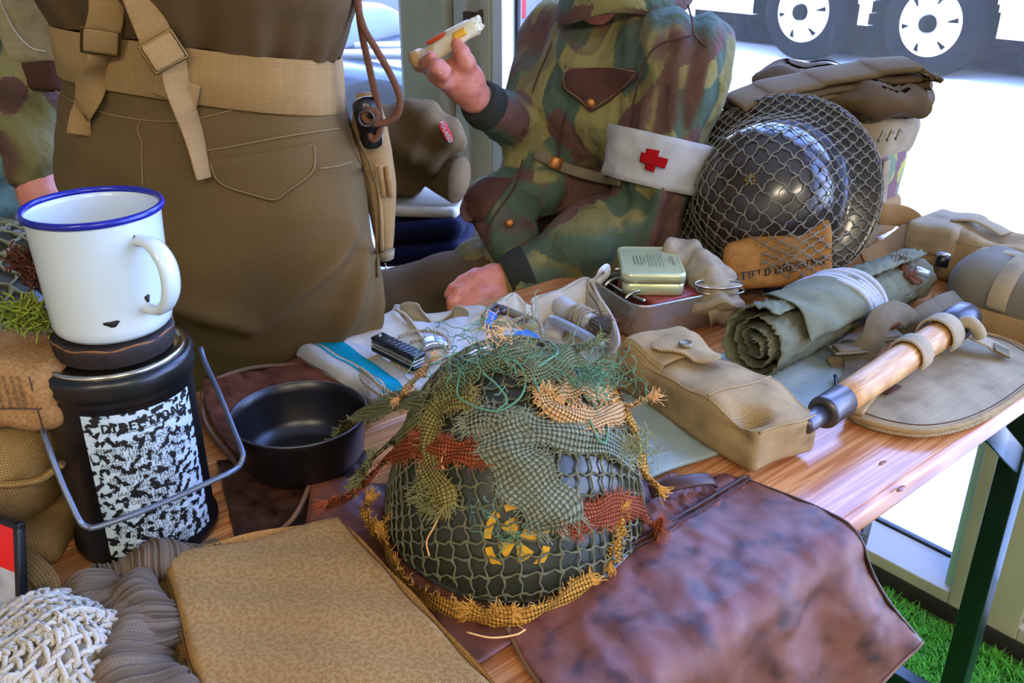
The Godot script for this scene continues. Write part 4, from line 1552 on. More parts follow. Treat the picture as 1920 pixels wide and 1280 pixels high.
	# the raised hand
	var hand := [
		[wr_r, 0.027, Vector3(0.9052, 1.058, -1.1858), 0.030], [Vector3(0.9052, 1.058, -1.1858), 0.030, Vector3(0.8892, 1.0693, -1.1862), 0.027], [Vector3(0.9104, 1.0645, -1.1814), 0.023, Vector3(0.8963, 1.083, -1.1868), 0.022], [Vector3(0.9013, 1.0514, -1.1891), 0.022, Vector3(0.8809, 1.0661, -1.1932), 0.020],
		[Vector3(0.9019, 1.0741, -1.1755), 0.021, Vector3(0.8912, 1.0939, -1.1649), 0.0145], [Vector3(0.8912, 1.0939, -1.1649), 0.0145, Vector3(0.884, 1.1087, -1.1644), 0.0115], [Vector3(0.884, 1.1087, -1.1644), 0.0115, Vector3(0.8818, 1.1212, -1.1729), 0.0095],
		[Vector3(0.8861, 1.0798, -1.1953), 0.0145, Vector3(0.8793, 1.0792, -1.2338), 0.0105], [Vector3(0.8793, 1.0792, -1.2338), 0.0105, Vector3(0.8657, 1.0833, -1.2518), 0.0095], [Vector3(0.8657, 1.0833, -1.2518), 0.0095, Vector3(0.854, 1.0944, -1.2487), 0.0085],
		[Vector3(0.8775, 1.0749, -1.1895), 0.0145, Vector3(0.8552, 1.0845, -1.2084), 0.0115], [Vector3(0.8552, 1.0845, -1.2084), 0.0115, Vector3(0.8437, 1.0954, -1.1985), 0.0105], [Vector3(0.8437, 1.0954, -1.1985), 0.0105, Vector3(0.8424, 1.1039, -1.1865), 0.0095],
		[Vector3(0.8744, 1.0694, -1.1856), 0.0145, Vector3(0.8489, 1.0781, -1.1875), 0.0115], [Vector3(0.8489, 1.0781, -1.1875), 0.0115, Vector3(0.8393, 1.0914, -1.1694), 0.0105], [Vector3(0.8393, 1.0914, -1.1694), 0.0105, Vector3(0.8467, 1.0953, -1.1698), 0.0092],
		[Vector3(0.8768, 1.0621, -1.1836), 0.0135, Vector3(0.8538, 1.0695, -1.1768), 0.0102], [Vector3(0.8538, 1.0695, -1.1768), 0.0102, Vector3(0.847, 1.0821, -1.1629), 0.0092], [Vector3(0.847, 1.0821, -1.1629), 0.0092, Vector3(0.8538, 1.0875, -1.1637), 0.0082],
	]
	flesh(body, hand, 0.0028, 0.006)
	# the hand resting at the table edge
	var hand2 := [
		[wr_l, 0.026, Vector3(0.8771, 0.7687, -1.0852), 0.026], [Vector3(0.8771, 0.7687, -1.0852), 0.025, Vector3(0.8496, 0.7745, -1.0888), 0.016], [Vector3(0.8739, 0.7534, -1.0748), 0.022, Vector3(0.842, 0.757, -1.0755), 0.016],
		[Vector3(0.8539, 0.7779, -1.0982), 0.013, Vector3(0.8308, 0.7718, -1.1046), 0.0098], [Vector3(0.8308, 0.7718, -1.1046), 0.0098, Vector3(0.813, 0.7631, -1.1065), 0.0088], [Vector3(0.813, 0.7631, -1.1065), 0.0088, Vector3(0.8047, 0.7551, -1.107), 0.0078],
		[Vector3(0.8406, 0.7701, -1.0898), 0.0135, Vector3(0.8147, 0.7617, -1.0921), 0.0105], [Vector3(0.8147, 0.7617, -1.0921), 0.0105, Vector3(0.8001, 0.7495, -1.0913), 0.0095], [Vector3(0.8001, 0.7495, -1.0913), 0.0095, Vector3(0.7992, 0.7378, -1.092), 0.0082],
		[Vector3(0.8369, 0.7588, -1.0799), 0.013, Vector3(0.8154, 0.7468, -1.0784), 0.0102], [Vector3(0.8154, 0.7468, -1.0784), 0.0102, Vector3(0.8059, 0.7366, -1.0733), 0.0092], [Vector3(0.8059, 0.7366, -1.0733), 0.0092, Vector3(0.8113, 0.7253, -1.0753), 0.008],
		[Vector3(0.8363, 0.7536, -1.0738), 0.0145, Vector3(0.8192, 0.7417, -1.0686), 0.0108], [Vector3(0.8192, 0.7417, -1.0686), 0.0108, Vector3(0.8147, 0.7293, -1.0659), 0.0095],
		[Vector3(0.8834, 0.7409, -1.0864), 0.015, Vector3(0.8512, 0.7299, -1.0809), 0.012], [Vector3(0.8512, 0.7299, -1.0809), 0.012, Vector3(0.834, 0.7225, -1.0758), 0.0095],
	]
	flesh(body, hand2, 0.0028, 0.004)
	put("body", body, M.skin, t)
	head_extras(hc, face, t, M.redbrown)
	var nl := MB.new()
	for p in [[Vector3(0.8422, 1.0942, -1.1827), Vector3(0.839, 1.0902, -1.1867)], [Vector3(0.8376, 1.0869, -1.1565), Vector3(0.8374, 1.0801, -1.1619)]]:
		strap(nl, [p[0], p[1]], (EYE - p[0]).normalized(), 0.007, 0.0015)
	put("fingernail", nl, M.nail, t)

	var sm := MB.new()
	flesh(sm, smock, 0.0095, 0.016, fold)
	var jacket := put("smock", sm, M.smock, t)
	var on := func(p: Vector3) -> bool: return bones_sdf(smock, 0.016, p) < 0.002

	# collar
	var col := MB.new()
	sheet(col, 26, 5, func(u, v):
		var a: float = (u - 0.5) * 4.6
		var d: Vector3 = face.rotated(Vector3.UP, a)
		var r := lerpf(0.070, 0.112, v)
		return cf(0.182, 1.232 - 0.062 * v * v - 0.022 * cos(a), 1.605) + d * r + Vector3(0, 0.012 * sin(a * 3.0) * v, 0), 0.4, 0.07, 0.004)
	put("collar", col, M.smock, jacket)
	# cuffs of knitted wool
	var cu := MB.new()
	var dl := (wr_l - el_l).normalized()
	tube(cu, curve([el_l.lerp(wr_l, 0.83), el_l.lerp(wr_l, 0.93), el_l.lerp(wr_l, 1.0)], 8), PackedFloat32Array([0.044, 0.044, 0.0435, 0.043, 0.042, 0.041, 0.0395, 0.038, 0.036]), 24)
	put("cuff", cu, M.cuffknit, jacket)
	var cr := MB.new()
	tube(cr, curve([el_r.lerp(wr_r, 0.72), el_r.lerp(wr_r, 0.84), el_r.lerp(wr_r, 0.93)], 8), PackedFloat32Array([0.038, 0.039, 0.039, 0.0385, 0.038, 0.037, 0.036, 0.035, 0.033]), 24)
	put("cuff", cr, M.cuffknit, jacket)
	# breast pocket flap with its stud
	var fl := MB.new()
	flap(fl, on, [Vector3(1.0005, 1.0883, -1.0529), Vector3(1.0214, 1.0891, -1.0353), Vector3(1.046, 1.0883, -1.0145), Vector3(1.0675, 1.0883, -0.9964), Vector3(1.0788, 1.0836, -0.9869), Vector3(1.0775, 1.0711, -0.988), Vector3(1.0627, 1.0536, -1.0005), Vector3(1.0477, 1.0376, -1.0131), Vector3(1.0306, 1.0246, -1.0276), Vector3(1.0256, 1.0246, -1.0318), Vector3(1.0134, 1.0392, -1.0421), Vector3(0.9987, 1.0536, -1.0545), Vector3(0.9924, 1.0616, -1.0598), Vector3(0.9958, 1.0758, -1.0569)], 44, 0.009)
	var pf := put("pocket_flap", fl, M.smock_brown, jacket)
	var se := MB.new()
	tube(se, hits(on, [Vector3(0.9959, 1.0711, -1.0568), Vector3(0.9974, 1.0584, -1.0556), Vector3(1.0132, 1.044, -1.0422), Vector3(1.028, 1.0295, -1.0298), Vector3(1.0475, 1.0432, -1.0133), Vector3(1.0655, 1.0616, -0.9981), Vector3(1.076, 1.0774, -0.9892)], 30, 0.0085), 0.0009, 4)
	tube(se, hits(on, [Vector3(0.9935, 1.0695, -1.0589), Vector3(0.9994, 1.0852, -1.0539), Vector3(1.0214, 1.0891, -1.0353), Vector3(1.0521, 1.0891, -1.0094), Vector3(1.077, 1.0836, -0.9884)], 24, 0.0085), 0.0009, 4)
	put("flap_seam", se, M.seam, pf)
	var studs := [Vector3(1.0278, 1.0368, -1.03), Vector3(0.9321, 0.8453, -1.1107)]
	for s in studs:
		var st := MB.new()
		var c := hit(on, s, 0.0095)
		lathe(st, [Vector2(0.0075, 0.0), Vector2(0.0072, 0.002), Vector2(0.004, 0.0036), Vector2(0.0, 0.0038)], 16)
		var n := (EYE - c).normalized()
		var sd := n.cross(Vector3.UP).normalized()
		put("stud", st, M.copperstud, jacket, Transform3D(Basis(sd, n, sd.cross(n)), c))
	# front placket, shoulder seam, skirt pocket
	var sl := MB.new()
	for l in [[Vector3(0.9967, 1.1632, -1.0562), Vector3(0.9839, 1.133, -1.067), Vector3(0.9733, 1.1023, -1.0759), Vector3(0.9614, 1.0631, -1.086), Vector3(0.953, 1.019, -1.0931), Vector3(0.9481, 0.9861, -1.0973)], [Vector3(1.1414, 1.1361, -0.934), Vector3(1.1057, 1.1239, -0.9642), Vector3(1.0886, 1.0984, -0.9786), Vector3(1.0785, 1.0472, -0.9871), Vector3(1.0733, 0.9902, -0.9915), Vector3(1.0673, 0.9483, -0.9966)], [Vector3(1.1328, 1.178, -0.9413), Vector3(1.139, 1.1557, -0.9361), Vector3(1.1426, 1.1361, -0.933), Vector3(1.1611, 1.1139, -0.9174), Vector3(1.1724, 1.0828, -0.9078)], [Vector3(0.9993, 1.023, -1.054), Vector3(0.9925, 0.9819, -1.0598), Vector3(0.9917, 0.9483, -1.0604)], [Vector3(1.005, 1.1406, -1.0492), Vector3(0.9978, 1.1023, -1.0552), Vector3(0.9969, 1.0883, -1.0561)], [Vector3(0.9482, 0.9483, -1.0971), Vector3(0.9386, 0.9054, -1.1052), Vector3(0.9157, 0.8614, -1.1246), Vector3(0.9035, 0.8254, -1.1348)]]:
		sl = MB.new()
		tube(sl, hits(on, l, 30, 0.001), 0.0015, 5)
		put("seam", sl, M.smock_brown, jacket)
	var fp := MB.new()
	flap(fp, on, [Vector3(0.8999, 0.9193, -1.1379), Vector3(0.9192, 0.921, -1.1216), Vector3(0.9341, 0.9175, -1.109), Vector3(0.9289, 0.9037, -1.1134), Vector3(0.9125, 0.8747, -1.1273), Vector3(0.8992, 0.8507, -1.1385), Vector3(0.8826, 0.8453, -1.1525), Vector3(0.8735, 0.8543, -1.1602), Vector3(0.8712, 0.8703, -1.1621), Vector3(0.8801, 0.8967, -1.1546)], 36, 0.006)
	put("skirt_pocket", fp, M.smock_brown, jacket)
	# waist tape
	var wt := MB.new()
	var pts := hits(on, [Vector3(0.9635, 0.9585, -1.0842), Vector3(0.9802, 0.9483, -1.0701), Vector3(0.9945, 0.9381, -1.0581), Vector3(1.0191, 0.9279, -1.0372), Vector3(1.0452, 0.9193, -1.0153), Vector3(1.0679, 0.9158, -0.9961)], 24, 0.004)
	strap(wt, pts, (EYE - pts[12]).normalized(), 0.017, 0.004)
	put("waist_tape", wt, M.strapgrey, jacket)
	var bk := MB.new()
	var bc := hit(on, Vector3(0.988, 0.9432, -1.0635), 0.007)
	strap(bk, [bc - RT * 0.010 + Vector3(0, 0.004, 0), bc + RT * 0.010 - Vector3(0, 0.003, 0)], (EYE - bc).normalized(), 0.020, 0.004)
	put("tape_slide", bk, M.copperstud, jacket)

	# trousers
	var tr := MB.new()
	flesh(tr, [
		[cf(0.14, 0.60, 1.66), 0.13, cf(0.05, 0.63, 1.60), 0.12], [cf(0.08, 0.695, 1.58), 0.105, cf(-0.27, 0.625, 1.52), 0.088], [cf(-0.27, 0.625, 1.52), 0.086, cf(-0.27, 0.12, 1.60), 0.07],
		[cf(0.15, 0.62, 1.76), 0.105, cf(-0.20, 0.56, 1.78), 0.084], [cf(-0.20, 0.56, 1.78), 0.084, cf(-0.21, 0.12, 1.84), 0.07],
	], 0.014, 0.04, func(p, g): return 0.004 * sin(p.dot(RT) * 40.0 + p.y * 60.0))
	put("trousers", tr, M.blouse, t)
	var boots := MB.new()
	flesh(boots, [[cf(-0.25, 0.05, 1.60), 0.05, cf(-0.39, 0.045, 1.56), 0.042], [cf(-0.26, 0.05, 1.60), 0.05, cf(-0.265, 0.17, 1.60), 0.055], [cf(-0.20, 0.05, 1.84), 0.05, cf(-0.34, 0.045, 1.80), 0.042], [cf(-0.21, 0.05, 1.84), 0.05, cf(-0.21, 0.17, 1.84), 0.055]], 0.016, 0.03)
	put("boots", boots, M.leatherdark, t)

	# armband with the cross
	var axis := (el_l - sh_l).normalized()
	var ctr := hit(on, Vector3(1.1031, 0.95, -0.9663)) + (hit(on, Vector3(1.1031, 0.95, -0.9663)) - EYE).normalized() * 0.066
	var ab := MB.new()
	var nrm := (EYE - ctr)
	nrm = (nrm - axis * nrm.dot(axis)).normalized()
	var bx := nrm.cross(axis).normalized()
	sheet(ab, 48, 8, func(u, v):
		var a: float = u * TAU
		var d: Vector3 = nrm * cos(a) + bx * sin(a)
		var s: float = (v - 0.5) * 0.078
		var c: Vector3 = ctr + axis * s
		var r := 0.05
		while r < 0.080 and bones_sdf(smock, 0.016, c + d * r) < 0.0:
			r += 0.003
		return c + d * (r + 0.013 + 0.002 * sin(a * 7.0 + v * 5.0)), 0.45, 0.088, 0.002)
	var band := put("armband", ab, M.white, t)
	var cx := MB.new()
	var onband := func(p: Vector3) -> bool:
		var s := (p - ctr).dot(axis)
		return bones_sdf(smock, 0.016, p) < 0.0185 and absf(s) < 0.1
	patch(cx, onband, Vector3(1.0959, 0.9669, -0.9724), Vector3(1.112, 0.9635, -0.9588), Vector3(1.1067, 0.9287, -0.9633), Vector3(1.0949, 0.9339, -0.9733) + RT * 0.001, 6, 12, 0.0015)
	patch(cx, onband, Vector3(1.0905, 0.961, -0.977), Vector3(1.123, 0.95, -0.9496), Vector3(1.1193, 0.9347, -0.9527), Vector3(1.0892, 0.9458, -0.9781), 12, 6, 0.0022)
	put("red_cross", cx, M.redcross, band)

	# the bread in the raised hand
	var bread := thing("bread_slice", "half eaten slice of bread with orange sauce and yellow filling, held in the raised hand", "bread", Vector3(0.8635, 1.1257, -1.1817))
	var bm := MB.new()
	var a0 := Vector3(0.8419, 1.0987, -1.2196)
	var a1 := Vector3(0.9116, 1.1438, -1.1608)
	var ln := a1 - a0
	var bu := ln.normalized()
	var bz := (EYE - a0).normalized()
	var by := bz.cross(bu).normalized()
	bz = bu.cross(by).normalized()
	var nz := FastNoiseLite.new()
	nz.frequency = 60.0
	rbox(bm, Vector3(ln.length() + 0.012, 0.025, 0.062), 0.010, 16, func(p):
		var e := smoothstep(0.02, 0.055, p.x)
		var q: Vector3 = p
		q.y *= 1.0 - 0.15 * e + 0.0
		q += Vector3(nz.get_noise_3d(p.x, p.y * 1.5, p.z), nz.get_noise_3d(p.y + 3, p.x, p.z), 0) * (0.003 + 0.006 * e)
		q.y += 0.004 * sin(p.x * 30.0)
		return q)
	var bx2 := Transform3D(Basis(bu, by, bz), (a0 + a1) * 0.5 - bz * 0.022)
	put("crumb", bm, M.bread, bread, bx2)
	var ct := MB.new()
	rbox(ct, Vector3(0.020, 0.0255, 0.060), 0.008, 6, func(p): return p + Vector3(nz.get_noise_3d(p.x, p.y, p.z) * 0.003, 0, 0), Vector3(-0.053, 0.001, 0.001))
	put("crust", ct, M.crust, bread, bx2)
	for q in [[M.sauce, Vector3(-0.012, 0.014, 0.018), Vector3(0.022, 0.004, 0.012)], [M.egg, Vector3(0.024, 0.004, 0.031), Vector3(0.014, 0.007, 0.004)], [M.spread, Vector3(0.020, 0.0145, 0.004), Vector3(0.022, 0.004, 0.026)], [M.crust, Vector3(-0.026, 0.003, 0.031), Vector3(0.007, 0.003, 0.002)]]:
		var sm2 := MB.new()
		rbox(sm2, q[2] * 1.6, minf(q[2].x, minf(q[2].y, q[2].z)) * 0.75, 4, func(p): return p * (1.0 + 0.35 * nz.get_noise_3d(p.x * 0.6 + 5.0, p.y, p.z)), q[1])
		put("topping", sm2, q[0], bread, bx2)

	var st := thing("stool", "plain wooden stool under the seated person", "stool", base)
	var sb := MB.new()
	rbox(sb, Vector3(0.36, 0.035, 0.36), 0.008, 1, null, base + Vector3(0, 0.47, 0))
	put("seat", sb, M.tabletop, st)
	for s in [[-1, -1], [-1, 1], [1, -1], [1, 1]]:
		var lg := MB.new()
		tube(lg, [base + Vector3(0.14 * s[0], 0.455, 0.14 * s[1]), base + Vector3(0.165 * s[0], 0.0, 0.165 * s[1])], 0.016, 10)
		put("leg", lg, M.tabletop, st)


# ---- someone half hidden behind the standing man

func left_person() -> void:
	var base := cf(-1.10, 0, 1.75)
	var t := thing("person", "person in dark camouflage half hidden behind the standing person at left", "person", base)
	var face := (RT * 0.8 - FW * 0.3).normalized()
	var hc := cf(-1.06, 1.62, 1.74)
	var el := Vector3(0.3886, 1.0797, -1.7004)
	var wr := Vector3(0.3758, 0.904, -1.672)
	var body := MB.new()
	flesh(body, [[cf(-1.10, 0.9, 1.76), 0.11, cf(-1.09, 1.32, 1.75), 0.12, face, 1.3], [cf(-1.09, 1.35, 1.75), 0.06, cf(-1.07, 1.54, 1.74), 0.055], [cf(-1.02, 1.36, 1.60), 0.045, el, 0.04], [el, 0.04, wr, 0.03],
		[wr, 0.03, Vector3(0.374, 0.8778, -1.6604), 0.034], [Vector3(0.3754, 0.8778, -1.6593), 0.011, Vector3(0.3738, 0.8533, -1.6475), 0.009], [Vector3(0.3672, 0.8788, -1.6531), 0.011, Vector3(0.3637, 0.8509, -1.6429), 0.009], [Vector3(0.3621, 0.8806, -1.6574), 0.011, Vector3(0.357, 0.8509, -1.6486), 0.009], [Vector3(0.357, 0.8824, -1.6617), 0.010, Vector3(0.3521, 0.8582, -1.6527), 0.008], [Vector3(0.3812, 0.8887, -1.6544), 0.011, Vector3(0.381, 0.8745, -1.6284), 0.009],
		[cf(-1.10, 0.86, 1.66), 0.07, cf(-1.10, 0.06, 1.68), 0.045], [cf(-1.12, 0.86, 1.84), 0.07, cf(-1.12, 0.06, 1.86), 0.045],
		[cf(-1.06, 1.38, 1.92), 0.045, cf(-1.10, 1.12, 1.96), 0.04], [cf(-1.10, 1.12, 1.96), 0.04, cf(-0.96, 1.0, 1.9), 0.03]], 0.015, 0.02)
	head(body, hc, face)
	put("body", body, M.skin, t)
	head_extras(hc, face, t, M.redbrown)
	var sm := MB.new()
	flesh(sm, [[cf(-1.10, 0.86, 1.76), 0.17, cf(-1.09, 1.28, 1.75), 0.17, face, 1.15], [cf(-1.03, 1.38, 1.62), 0.08, cf(-1.06, 1.38, 1.90), 0.08], [cf(-1.02, 1.36, 1.60), 0.08, el, 0.068], [el, 0.066, el.lerp(wr, 0.9), 0.045], [cf(-1.06, 1.38, 1.92), 0.08, cf(-1.10, 1.12, 1.96), 0.065], [cf(-1.10, 1.12, 1.96), 0.065, cf(-0.97, 1.01, 1.905), 0.045]], 0.013, 0.04,
		func(p, g): return 0.006 * sin(p.y * 60.0 + p.dot(RT) * 40.0) + 0.004 * sin(p.y * 33.0 - p.dot(FW) * 70.0))
	put("smock", sm, M.smock, t)
	var tr := MB.new()
	flesh(tr, [[cf(-1.10, 0.90, 1.66), 0.12, cf(-1.10, 0.1, 1.68), 0.085], [cf(-1.12, 0.90, 1.84), 0.12, cf(-1.12, 0.1, 1.86), 0.085]], 0.02, 0.04)
	put("trousers", tr, M.oilskin, t)
	var boots := MB.new()
	flesh(boots, [[cf(-1.12, 0.05, 1.66), 0.05, cf(-0.99, 0.045, 1.64), 0.042], [cf(-1.14, 0.05, 1.84), 0.05, cf(-1.01, 0.045, 1.82), 0.042]], 0.018, 0.03)
	put("boots", boots, M.leatherdark, t)
	var pb := thing("webbing_pouch", "tan cloth pouch hanging behind the left end of the tan belt", "pouch", Vector3(0.4069, 1.1426, -1.6196))
	var mb := MB.new()
	var o := Vector3(0.4075, 1.1465, -1.6191)
	rbox(mb, Vector3(0.10, 0.115, 0.05), 0.016, 5, func(p): return p + Vector3(0, 0, 0.006 * sin(p.y * 40.0)), Vector3.ZERO)
	var xf := Transform3D(Basis(RT, Vector3.UP, RT.cross(Vector3.UP)), o)
	put("body", mb, M.webpale, pb, xf)
	var pi := MB.new()
	tube(pi, curve([Vector3(-0.03, 0.05, 0.03), Vector3(-0.015, 0.0, 0.035), Vector3(0.005, -0.03, 0.033), Vector3(0.025, -0.036, 0.031)], 16), 0.0018, 5)
	put("piping", pi, M.cream, pb, xf)
	var lo := MB.new()
	rbox(lo, Vector3(0.07, 0.05, 0.04), 0.014, 3, func(p): return p + Vector3(0, 0, 0.005 * sin(p.x * 60.0)), Vector3(0.0, -0.075, 0.0))
	put("purple_flap", lo, M.smock_brown, pb, xf)


# ---- the things heaped on a stool behind: wool blouse with its shoulder title, white cloth, navy cloth

func blouse_heap() -> void:
	var base := cf(-0.27, 0, 2.12)
	var s := thing("crate", "wooden crate standing behind the seated person, under folded clothes", "crate", base)
	for k in 5:
		box_part("board", base + Vector3(-0.2, 0.02 + k * 0.105, -0.2), base + Vector3(0.2, 0.118 + k * 0.105, 0.2), M.tabletop, s, 0.004)
	var nv := MB.new()
	var c := Vector3(1.1771, 0.6511, -1.7022)
	for k in 2:
		var y := c.y - 0.048 + k * 0.052
		rbox(nv, Vector3(0.23, 0.048, 0.20), 0.022, 8, func(p): return p + Vector3(0.012 * k, 0.005 * sin(p.x * 50.0 + k) + 0.01 * sin(p.z * 14.0), 0.0), Vector3.ZERO + Vector3(0, y - c.y, 0))
	var basis := Basis(Vector3.UP, 0.75)
	var o := put("navy_cloth", nv, M.navy, self, Transform3D(basis, Vector3(c.x, c.y, c.z)))
	tag(o, "folded navy blue cloth below the heaped wool blouse", "folded cloth")
	var wc := MB.new()
	rbox(wc, Vector3(0.21, 0.026, 0.20), 0.012, 6, func(p): return p + Vector3(0, 0.006 * sin(p.x * 40.0), 0))
	o = put("white_cloth", wc, M.cream, self, Transform3D(basis, Vector3(1.1883, 0.6928, -1.732)))
	tag(o, "cream cloth folded between the navy cloth and the wool blouse", "folded cloth")

	var b := thing("wool_blouse", "heaped brown wool blouse with red shoulder title reading POLAND", "blouse", Vector3(1.1837, 0.7296, -1.7228))
	var bones := [
		[Vector3(1.1488, 0.837, -1.7523), 0.072, Vector3(1.1848, 0.8463, -1.6957), 0.072], [Vector3(1.185, 0.8557, -1.6955), 0.068, Vector3(1.2041, 0.8485, -1.6663), 0.050], [Vector3(1.1529, 0.8058, -1.7357), 0.062, Vector3(1.1837, 0.8106, -1.6966), 0.052],
		[Vector3(1.1373, 0.7571, -1.7489), 0.045, Vector3(1.1719, 0.7624, -1.6935), 0.026], [Vector3(1.1594, 0.8425, -1.7957), 0.075, Vector3(1.16, 0.7437, -1.7951), 0.06],
	]
	var hb := MB.new()
	flesh(hb, bones, 0.008, 0.03, func(p, g): return 0.008 * sin(p.y * 60.0 + p.dot(RT) * 45.0) + 0.004 * sin(p.dot(RT) * 90.0 - p.y * 50.0))
	put("body", hb, M.capwool, b)
	var cuff := MB.new()
	var ca := Vector3(1.1836, 0.7669, -1.7098)
	var cb := Vector3(1.2208, 0.7581, -1.626)
	tube(cuff, curve([ca, ca.lerp(cb, 0.6), cb], 12), PackedFloat32Array([0.026, 0.029, 0.033, 0.036, 0.039, 0.042, 0.044, 0.046, 0.048, 0.050, 0.0515, 0.053, 0.052]), 20)
	put("sleeve_end", cuff, M.capwool, b)
	var tab := MB.new()
	flesh(tab, [[Vector3(1.1615, 0.9157, -1.7022), 0.012, Vector3(1.1773, 0.9111, -1.6889), 0.010]], 0.004, 0.01)
	put("shoulder_strap", tab, M.capwool, b)
	var on := func(p: Vector3) -> bool: return bones_sdf(bones, 0.03, p) < 0.013
	var ti := MB.new()
	flap(ti, on, [Vector3(1.1721, 0.8939, -1.6279), Vector3(1.1774, 0.8962, -1.6235), Vector3(1.1825, 0.8917, -1.6191), Vector3(1.1874, 0.8781, -1.615), Vector3(1.1923, 0.8621, -1.6109), Vector3(1.1921, 0.8529, -1.611), Vector3(1.1868, 0.8506, -1.6155), Vector3(1.1808, 0.8552, -1.6206), Vector3(1.1758, 0.8689, -1.6247), Vector3(1.1709, 0.8826, -1.6289)], 36, 0.003)
	var title := put("shoulder_title", ti, M.red, b)
	var le := MB.new()
	var ta := Vector3(1.1763, 0.8894, -1.6243)
	var tb := Vector3(1.1878, 0.8552, -1.6147)
	var dx := (tb - ta).normalized()
	var dy := dx.cross((EYE - ta).normalized()).normalized() * -1.0
	letters(le, "POLAND", 0.009, func(x, y): return hit(on, (ta + tb) * 0.5 + dx * x + dy * y, 0.0045), "Droid Sans", true)
	put("lettering", le, M.cream, title)


# ---------------------------------------------------------------- left end of the table

func build_left_things() -> void:
	container_and_mug()
	left_bag()
	knits()
	pan()


func container_and_mug() -> void:
	var c := Vector3(0.2047, 0.78, -0.7711)
	var t := thing("food_container", "black insulated container with peeling white DIRECTIONS label and wire bail handle", "container", c)
	var mb := MB.new()
	lathe(mb, [Vector2(0.0, 0.001), Vector2(0.058, 0.001), Vector2(0.0635, 0.004), Vector2(0.0635, 0.010), Vector2(0.0605, 0.014), Vector2(0.0602, 0.157), Vector2(0.0612, 0.1595), Vector2(0.0622, 0.1615), Vector2(0.0614, 0.164), Vector2(0.0632, 0.167), Vector2(0.0652, 0.171), Vector2(0.0642, 0.1755), Vector2(0.0652, 0.180), Vector2(0.0630, 0.185), Vector2(0.058, 0.187), Vector2(0.056, 0.184)], 96)
	put("body", mb, M.blackpaint, t, Transform3D(Basis.IDENTITY, c))
	var li := MB.new()
	lathe(li, [Vector2(0.0565, 0.183), Vector2(0.0595, 0.1865), Vector2(0.0580, 0.1895), Vector2(0.055, 0.1890), Vector2(0.0535, 0.1862), Vector2(0.0515, 0.1868), Vector2(0.0, 0.1868)], 80)
	put("lid_ring", li, M.chrome, t, Transform3D(Basis.IDENTITY, c))
	# the label wraps the side that faces the room; to = angle from the viewer's right
	var at := func(x: float, y: float, lift: float) -> Vector3:
		var a := x / 0.0604
		var d := -FW * cos(a) + RT * sin(a)
		return c + d * (0.0604 + lift) + Vector3(0, y, 0)
	var lb := MB.new()
	grid(lb, 60, 2, func(u, v): return at.call(lerpf(-0.010, 0.088, u), lerpf(0.010, 0.1545, v), 0.0004), 0.098, 0.145)
	var label := put("label", lb, M.label, t)
	var ink := MB.new()
	letters(ink, "DIRECTIONS", 0.0085, func(x, y): return at.call(0.041 + x * 1.05, 0.1425 + y, 0.0009), "Droid Sans", true)
	var rows := ["FOR", "HOT/COLD FOOD", "RINSE WITH HOT OR COLD", "WATER  LINING OF GLASS", "CONTENTS MUST BE", "AS HOT OR COLD AS POS-", "SIBLE WHEN INSERTED", "AND JAR PLACED", "IN POSITION IMMEDI-", "ATELY TO RETAIN ITS", "TEMPERATURE", "JAR MUST BE ABSO-", "LUTELY FULL TO", "OBTAIN BEST", "RESULTS", "WITCHING THE GLASS", "METAL  OR DROPPED", "OR LINING", "THE LINING IS MADE OF", "GLASS AND IS FRAGILE", "IF HANDLED CARELESSLY", "TO INSERT", "THOROUGHLY RUBBER", "METAL  INSURING", "OF  GLASS TIGHT"]
	var line_y := 0.1315
	for r in rows:
		letters(ink, r, 0.0036, func(xx, yy): return at.call(0.036 + xx * 1.3, line_y + yy, 0.0009))
		line_y -= 0.0048
	var rule := MB.new()
	for q in [[0.014, 0.068, 0.1370], [0.012, 0.050, 0.1255]]:
		grid(ink, 20, 1, func(u, v): return at.call(lerpf(q[0], q[1], u), q[2] + v * 0.0006, 0.0009), 0.1, 0.1)
	put("lettering", ink, M.labelink, label)
	# bail handle of wire, hanging forward, on two lugs
	var h := MB.new()
	var pl := Vector3(0.1423, 0.9325, -0.7959)
	var pr := Vector3(0.3064, 0.9071, -0.8472)
	var pts := curve([Vector3(0.1403, 0.9325, -0.7977), Vector3(0.1388, 0.9328, -0.7858), Vector3(0.1335, 0.9154, -0.751), Vector3(0.1323, 0.8898, -0.7259), Vector3(0.1334, 0.8675, -0.7053), Vector3(0.1341, 0.8607, -0.6982)], 24)
	pts.append_array(curve([Vector3(0.1356, 0.8575, -0.697), Vector3(0.1386, 0.8554, -0.6944), Vector3(0.1432, 0.8554, -0.6905), Vector3(0.1669, 0.8587, -0.6835), Vector3(0.207, 0.8603, -0.6825), Vector3(0.2472, 0.8646, -0.6812), Vector3(0.2596, 0.8641, -0.6838)], 24))
	pts.append_array(curve([Vector3(0.2674, 0.8621, -0.6903), Vector3(0.2721, 0.8655, -0.6929), Vector3(0.2751, 0.8702, -0.6969), Vector3(0.2813, 0.8762, -0.7244), Vector3(0.2916, 0.8905, -0.7746), Vector3(0.3012, 0.9021, -0.8254), Vector3(0.3048, 0.9113, -0.842)], 24))
	tube(h, pts, 0.0026, 10)
	put("bail_handle", h, M.wire, t)
	for p in [Vector3(0.1446, 0.924, -0.8071), Vector3(0.3008, 0.909, -0.8388)]:
		var lug := MB.new()
		var d: Vector3 = (p - c)
		d.y = 0
		d = d.normalized()
		var q: Vector3 = c + d * 0.0615 + Vector3(0, p.y - c.y, 0)
		tube(lug, [q - d * 0.006, q + d * 0.002, q + d * 0.004], PackedFloat32Array([0.013, 0.0125, 0.009]), 20)
		tube(lug, [q, q + d * 0.010], 0.005, 12)
		put("lug", lug, M.blackpaint, t)

